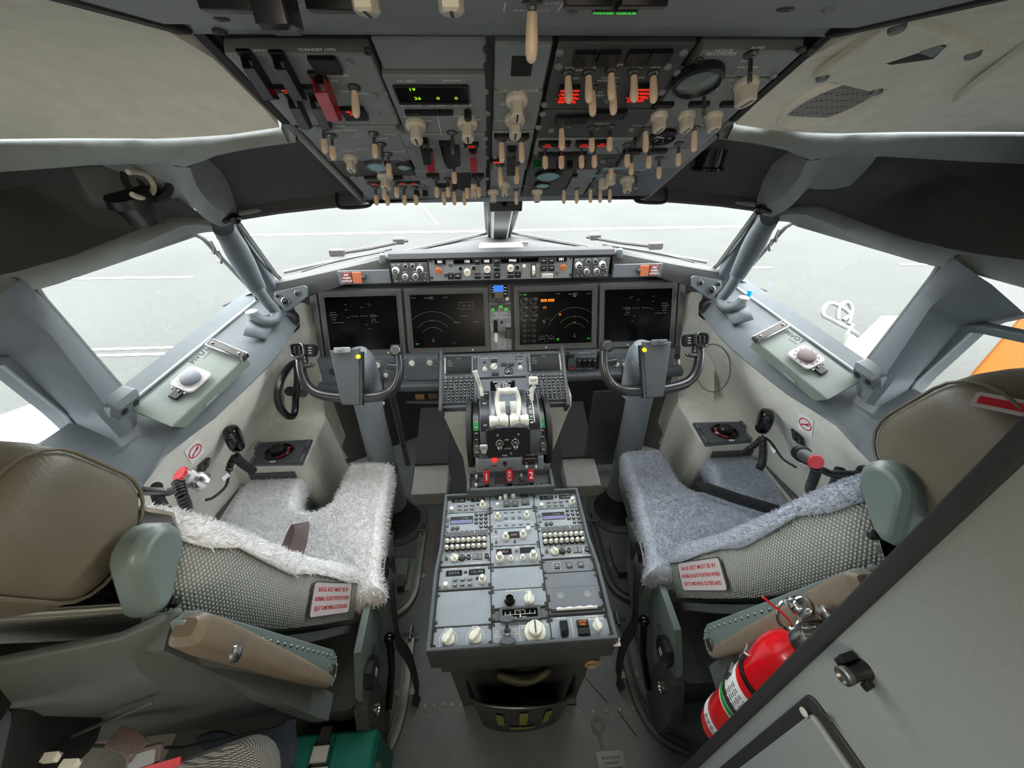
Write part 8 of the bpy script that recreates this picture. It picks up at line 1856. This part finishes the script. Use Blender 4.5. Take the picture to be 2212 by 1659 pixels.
# fire extinguisher behind the partition edge
p0 = at(1545, 1580, d=.79); p1 = at(1690, 1395, d=.61)
ex = V((p1.x*.5+p0.x*.5+.016, p1.y*.5+p0.y*.5, 0)); zt = at(1716, 1392, y=ex.y).z; zb = at(1560, 1570, y=ex.y).z
R_ = .042; H = zt-zb
t = Th('fire_extinguisher', 'red fire extinguisher with white labels strapped behind the partition edge', 'fire extinguisher', (ex.x, ex.y, zb))
def XM(z): return Tm(ex.x, ex.y, zb+z)
m = Mb(); m.add(lathe([(R_*.6, 0), (R_*.95, .006), (R_, .02), (R_, H*.84), (R_*.92, H*.90), (R_*.68, H*.96), (R_*.40, H), (R_*.36, H+.015)], 36), XM(0)); t.part('cylinder', m, 'extinguisher_red')
for za, zb2 in ((.10, .17), (.36, .60)): m = Mb(); m.add(lathe([(R_+.0005, H*za), (R_+.001, H*za+.001), (R_+.001, H*zb2), (R_+.0005, H*zb2)], 36, False), XM(0)); t.part('paper_label', m, 'paper_white')
m = Mb(); m.add(lathe([(R_+.0013, H*.375), (R_+.0013, H*.41)], 36, False), XM(0)); t.part('label_band', m, 'green_scale')
m = Mb()
for k, z in enumerate((.12, .135, .15, .44, .46, .48, .50, .52, .54, .56)):
    for j in range(9): a = rad(170+j*13); m.add(box(.006 if (j*7+k) % 3 else .009, .0006, .0016), XM(H*z) @ Rz(math.degrees(a)) @ Tm(R_+.0014, 0, 0) @ Rz(90))
t.part('label_print', m, 'dark_print')
for z in (.42, .66): m = Mb(); m.add(lathe([(R_+.002, H*z), (R_+.003, H*z+.002), (R_+.003, H*z+.012), (R_+.002, H*z+.014)], 36, False), XM(0)); t.part('strap', m, 'black_plastic' if z > .5 else 'screw_dark')
for z in (.52, .72): m = Mb(); m.add(box(.020, .010, .034, .002), XM(H*z) @ Tm(-R_*.72, R_*.72, 0) @ Rz(45)); t.part('buckle', m, 'steel')
m = Mb(); m.add(ext([(-.03, -.06), (.03, -.06), (.03, .05), (.012, .06), (-.03, .05)], 0, .004, .001), XM(H*.72) @ Tm(.012, -R_-.006, 0) @ Rx(90)); t.part('bracket', m, 'steel')
m = Mb(); m.add(lathe([(.017, H), (.020, H+.01), (.016, H+.035), (.010, H+.045), (1e-5, H+.047)], 20), XM(0)); vb = t.part('valve', m, 'steel')
m = Mb(); a_ = V((ex.x-.01, ex.y, zb+H+.035)); m.add(tube([a_, a_+V((.03, -.01, .02)), a_+V((.10, -.03, .035))], .017, 14, scale=[.8, 1, 1.1])); t.part('handle', m, 'chrome', vb)
m = Mb(); m.add(tube([a_+V((-.018+.018*cos(k*PI/8), .012*sin(k*PI/8)+.02, .02+.02*sin(k*PI/8))) for k in range(16)], .0022, 6, True)); m.add(ball(.016, 14), Tm(*(a_+V((.0, .025, .028))))); t.part('gauge', m, 'chrome', vb)
m = Mb(); b_ = at(1648, 1290, y=a_.y+.02); m.add(tube(spline([a_+V((-.012, .01, .0)), lerp(a_, b_, .5)+V((.006, 0, -.005)), b_], 5), .0016, 6)); t.part('seal_cord', m, 'extinguisher_red', vb); t.done()
# ------------------------------------------------------------------ left foreground
c = at(692, 1640, z=.22)
t = Th('green_case', 'green plastic case with a grey webbing strap on the floor at the bottom edge', 'case', (c.x, c.y, 0))
cx, cy_ = c.x, c.y-.03
m = Mb()
for x0, x1, ma in ((-.115, -.028, 0), (.028, .135, 0), (-.03, .03, 1)):
    pass
m.add(ext([(x+cx+.010, y+cy_) for x, y in rrect(.27, .17, .014, 3)], .0, .225, .008)); t.part('body', m, 'green_case')
for x0, x1 in ((-.120, -.020), (.030, .142)): m = Mb(); m.add(box(x1-x0, .150, .020, .006, .008), Tm(cx+(x0+x1)/2, cy_+.004, .230)); t.part('lid_rib', m, 'green_case')
m = Mb(); m.add(box(.030, .18, .006, .001), Tm(cx+.003, cy_+.004, .236)); m.add(box(.030, .004, .18), Tm(cx+.003, cy_+.090, .145)); st = t.part('strap', m, 'ledge_green_grey' if 0 else 'dull_steel')
m = Mb(); m.add(box(.042, .034, .010, .002), Tm(cx+.003, cy_+.035, .243)); m.add(box(.060, .030, .004, .001), Tm(cx+.003, cy_-.005, .242)); t.part('buckle', m, 'knob_grey', st)
m = Mb(); m.add(tube([V((cx-.04, cy_-.03, .245)), V((cx+.0, cy_-.028, .262)), V((cx+.05, cy_-.024, .245))], .012, 10)); t.part('grip', m, 'black_plastic'); m = Mb(); m.add(box(.016, .028, .002), Tm(cx-.008, cy_-.028, .274)); t.part('tag', m, 'paper_white')
m = Mb(); m.add(box(.008, .020, .035, .001), Tm(cx+.149, cy_+.01, .195)); t.part('latch', m, 'steel'); t.done()
t = Th('metal_box', 'bare grey metal box top just in view in front of the green case', 'box', (cx, cy_-.16, 0)); m = Mb(); m.add(box(.30, .12, .21, .003), Tm(cx+.010, cy_-.148, .108)); t.part('body', m, 'panel_blue_grey'); t.done()
# observer seat folded behind the left seat
c = at(330, 1716, d=.53)
t = Th('observer_seat', 'checked cloth observer seat cushion with a belt buckle, low behind the left seat', 'seat', (c.x, c.y, c.z-.25))
weave('check_cloth', 'b4b2a8', '3c3a38', 150)
sf = frame(c+V((0, -.03, -.03)), (1, .25, .0), (-.2, .9, .40))
m = Mb(); m.add(loft([[(x*q1, y*q1, z) for x, y in rrect(.30, .13, .05, 5)] for z, q1 in ((-.05, .96), (.0, 1), (.016, .95), (.022, .82), (.024, .5))]), sf); t.part('cushion', m, 'check_cloth')
bo = frame(at(318, 1634, d=.485), (1, .2, 0), (-.2, .8, .5))
m = Mb(); m.add(ext(rrect(.036, .022, .003), 0, .008, .0015), bo); bk_ = t.part('buckle', m, 'webbing_brown'); m = Mb(); m.add(ext(rrect(.028, .015, .002), .0082, .0095), bo); t.part('buckle_plate', m, 'panel_grey', bk_)
m = Mb(); m.add(sweep([at(245, 1590, d=.50), at(285, 1605, d=.49), at(300, 1625, d=.48)], rrect(.022, .003, .001))); t.part('belt', m, 'webbing_brown')
m = Mb(); m.add(ext(rrect(.05, .009, .002), 0, .002), frame(at(345, 1656, d=.475), (1, .15, .1), (-.2, .8, .5))); t.part('red_tag', m, 'lit_red_soft' if 0 else 'fire_red', label='pink red printed tag'); t.done()
c = at(545, 1612, d=.78)
t = Th('jacket', 'crumpled dark blue cloth hanging under the left seat back', 'cloth', (c.x, c.y, c.z-.1))
m = Mb(); mat('denim', '4a5462', .9, var=.15, scale=60)
A_, B_, C_, D_ = at(425, 1598, d=.74), at(645, 1560, d=.80), at(640, 1640, d=.86), at(455, 1670, d=.76)
m.add(grid(lambda u, v: lerp(lerp(A_, B_, u), lerp(D_, C_, u), v)+V((0, .008*sin(9*u+3*v), .010*sin(14*u+5*v)+.006*sin(11*v))), 30, 14)); t.part('cloth', m, 'denim', solid=.004, ang=80); t.done()
c = at(-45, 1620, d=.42); m = Mb(); m.add(loft([[(x*q1, y*q1, z) for x, y in rrect(.09, .11, .03, 4)] for z, q1 in ((-.10, 1), (-.02, 1), (.0, .95), (.012, .75))]), frame(c, (1, .2, 0), (-.2, .8, .5))); one('black_bag', 'black padded bag corner at the lower left edge of the photo', 'bag', m, 'black_matte')
m = Mb(); c = at(62, 1578, d=.52); m.add(box(.05, .05, .05, .002), frame(c, (1, .5, 0), (-.4, .8, .4))); one('cardboard_box', 'small orange brown box behind the black bag', 'box', m, 'tan_tag')
m = Mb(); c = at(28, 1612, d=.49); m.add(box(.045, .022, .02, .001), frame(c, (1, .1, 0), (-.1, .8, .5))); one('folded_paper', 'crumpled white paper under the orange brown box', 'paper', m, 'paper_white')
for k, (a, b, lb) in enumerate((((18, 1619), (85, 1614), 'upper'), ((84, 1639), (131, 1634), 'middle'), ((130, 1652), (174, 1650), 'lower'))):
    pa, pb = at(*a, d=.44), at(*b, d=.44); m = Mb(); m.add(box(.008, .008, (pb-pa).length, .003), aim(pa, pb) @ Tm(0, 0, (pb-pa).length/2)); one('white_rung', 'white enamel rung of a small rack at the lower left, %s of three' % lb, 'rung', m, 'lever_white', 'white rungs')
# ------------------------------------------------------------------ things out on the apron
def gp(px, py, h=0): return at(px, py, z=GZ+h)
t = Th('maintenance_stand', 'white tubular ground stand with hoop rails on the apron beyond the right side window', 'ground equipment', gp(1880, 790))
gz = GZ
def P3(px, py, d): return at(px, py, d=d)
mat('stand_white', '545654', .5); D_ = 4.6
tp4 = [P3(1905, 682, 5.0), P3(2010, 684, 5.0), P3(1930, 760, 4.2), P3(1850, 735, 4.3)]
m = Mb(); m.add(loft([[p for p in tp4], [p+V((0, 0, -.25)) for p in tp4]])); t.part('deck', m, 'paper_white')
for pts in (((1862, 742), (1850, 720), (1795, 690), (1778, 680), (1782, 662), (1800, 655), (1835, 676), (1822, 692)), ((1810, 690), (1812, 665), (1830, 652), (1840, 668), (1832, 700)), ((1955, 690), (1965, 662), (1985, 655)), ((1822, 780), (1830, 720), (1842, 700)), ((1868, 790), (1880, 735), (1895, 715)), ((1905, 800), (1920, 745))):
    m = Mb(); m.add(tube(spline([P3(*p, D_) for p in pts], 3), .024, 8)); t.part('rail', m, 'stand_white')
m = Mb(); m.add(loft([[P3(1835, 720, 4.55), P3(1862, 735, 4.55), P3(1845, 790, 4.55), P3(1812, 772, 4.55)], [P3(1835, 720, 4.6), P3(1862, 735, 4.6), P3(1845, 790, 4.6), P3(1812, 772, 4.6)]])); t.part('side_panel', m, 'knob_ivory'); 
for px in (1800, 1850, 1900, 1960): a_ = P3(px, 740, 4.7); m = Mb(); m.add(tube([a_, V((a_.x, a_.y, gz))], .03, 8)); t.part('leg', m, 'stand_white')
t.done()
t = Th('service_truck', 'orange flat sided service truck parked outside the rear right window', 'truck', gp(2230, 800))
mat('truck_orange', '5a3300', .8, spec=.05)
Q = [P3(2100, 795, 3.6), P3(2150, 722, 4.3), P3(2212, 655, 5.0), P3(2330, 560, 6.5), P3(2400, 800, 3.2)]
q0 = P3(2098, 795, 3.9); q1 = P3(2235, 625, 3.9); ztop = -.2
b0 = V((q0.x, q0.y, 0)); 
m = Mb(); base = [V((2.75, .9, 0)), V((5.2, .9, 0)), V((5.2, 3.4, 0)), V((4.35, 3.4, 0))]
pl0 = at(2118, 790, z=-.55); pl1 = at(2222, 668, z=-.55)
dv = (pl1-pl0); base = [pl0-dv*.6, pl0-dv*.6+V((2.5, -1.2, 0)), pl1+dv*.6+V((2.5, -1.2, 0)), pl1+dv*.6]
m.add(loft([[V((p.x, p.y, zz)) for p in base] for zz in (GZ+.5, -.55)])); t.part('body', m, 'truck_orange', bevel=.03)
m = Mb(); m.add(tube([pl0-dv*.6+V((0, 0, -.16)), pl1+dv*.6+V((0, 0, -.16))], .02, 6)); t.part('rub_rail', m, 'truck_orange')
for f in (.1, .8): c = lerp(base[0], base[3], f); m = Mb(); m.add(lathe([(.48, -.12), (.5, -.08), (.5, .08), (.48, .12), (.3, .12), (1e-5, .1)], 24), Tm(c.x+.15, c.y, GZ+.5) @ Rz(math.degrees(math.atan2(dv.y, dv.x))) @ Rx(90)); t.part('wheel', m, 'rubber')
t.done()
c = at(60, 925, z=-1.2)
t = Th('white_vehicle', 'bright white vehicle roof just outside the rear left window', 'vehicle', (c.x, c.y, GZ))
W_ = [at(88, 862, z=-1.2), at(180, 905, z=-1.2), at(90, 985, z=-1.2), at(-60, 1010, z=-1.2), at(-60, 915, z=-1.2)]
m = Mb(); m.add(loft([[p for p in W_], [V((p.x, p.y, GZ+.4)) for p in W_]][::-1] if 0 else [[V((p.x, p.y, GZ+.4)) for p in W_], W_])); t.part('body', m, 'paper_white', bevel=.04)
for p in (W_[0], W_[2]): m = Mb(); m.add(lathe([(.38, -.1), (.4, 0), (.38, .1), (1e-5, .1)], 20), Tm(p.x, p.y-.2, GZ+.4) @ Ry(90)); t.part('wheel', m, 'rubber')
t.done()
# ------------------------------------------------------------------ daylight and an added fill lamp
w = bpy.data.worlds.new('sky'); sc.world = w; w.use_nodes = True
bg = w.node_tree.nodes['Background']; bg.inputs['Color'].default_value = (.94, .975, 1.0, 1); bg.inputs['Strength'].default_value = 12
def lamp(name, kind, loc, energy, col, rot=None, **k):
    d = bpy.data.lights.new(name, kind); d.energy = energy; d.color = col
    for a, b in k.items(): setattr(d, a, b)
    o = bpy.data.objects.new(name, d); COL.objects.link(o); o.location = loc
    if rot: o.rotation_euler = [rad(a) for a in rot]
    return o
lamp('rear_fill_lamp', 'AREA', (0, -.45, 1.70), 6, (1, .86, .68), (25, 0, 0), shape='RECTANGLE', size=.6, size_y=.2)  # unseen lamp added behind the camera as weak warm fill for the interior
sc.view_settings.view_transform = 'Standard'; sc.view_settings.look = 'None'; sc.view_settings.gamma = 1; sc.view_settings.use_curve_mapping = False
sc.view_settings.exposure = 0
cy = sc.cycles
try:
    cy.use_denoising = True; cy.denoiser = 'OPENIMAGEDENOISE'; cy.max_bounces = 8; cy.diffuse_bounces = 5; cy.transparent_max_bounces = 12; cy.sample_clamp_indirect = 6
    cy.caustics_reflective = False; cy.caustics_refractive = False
except Exception: pass
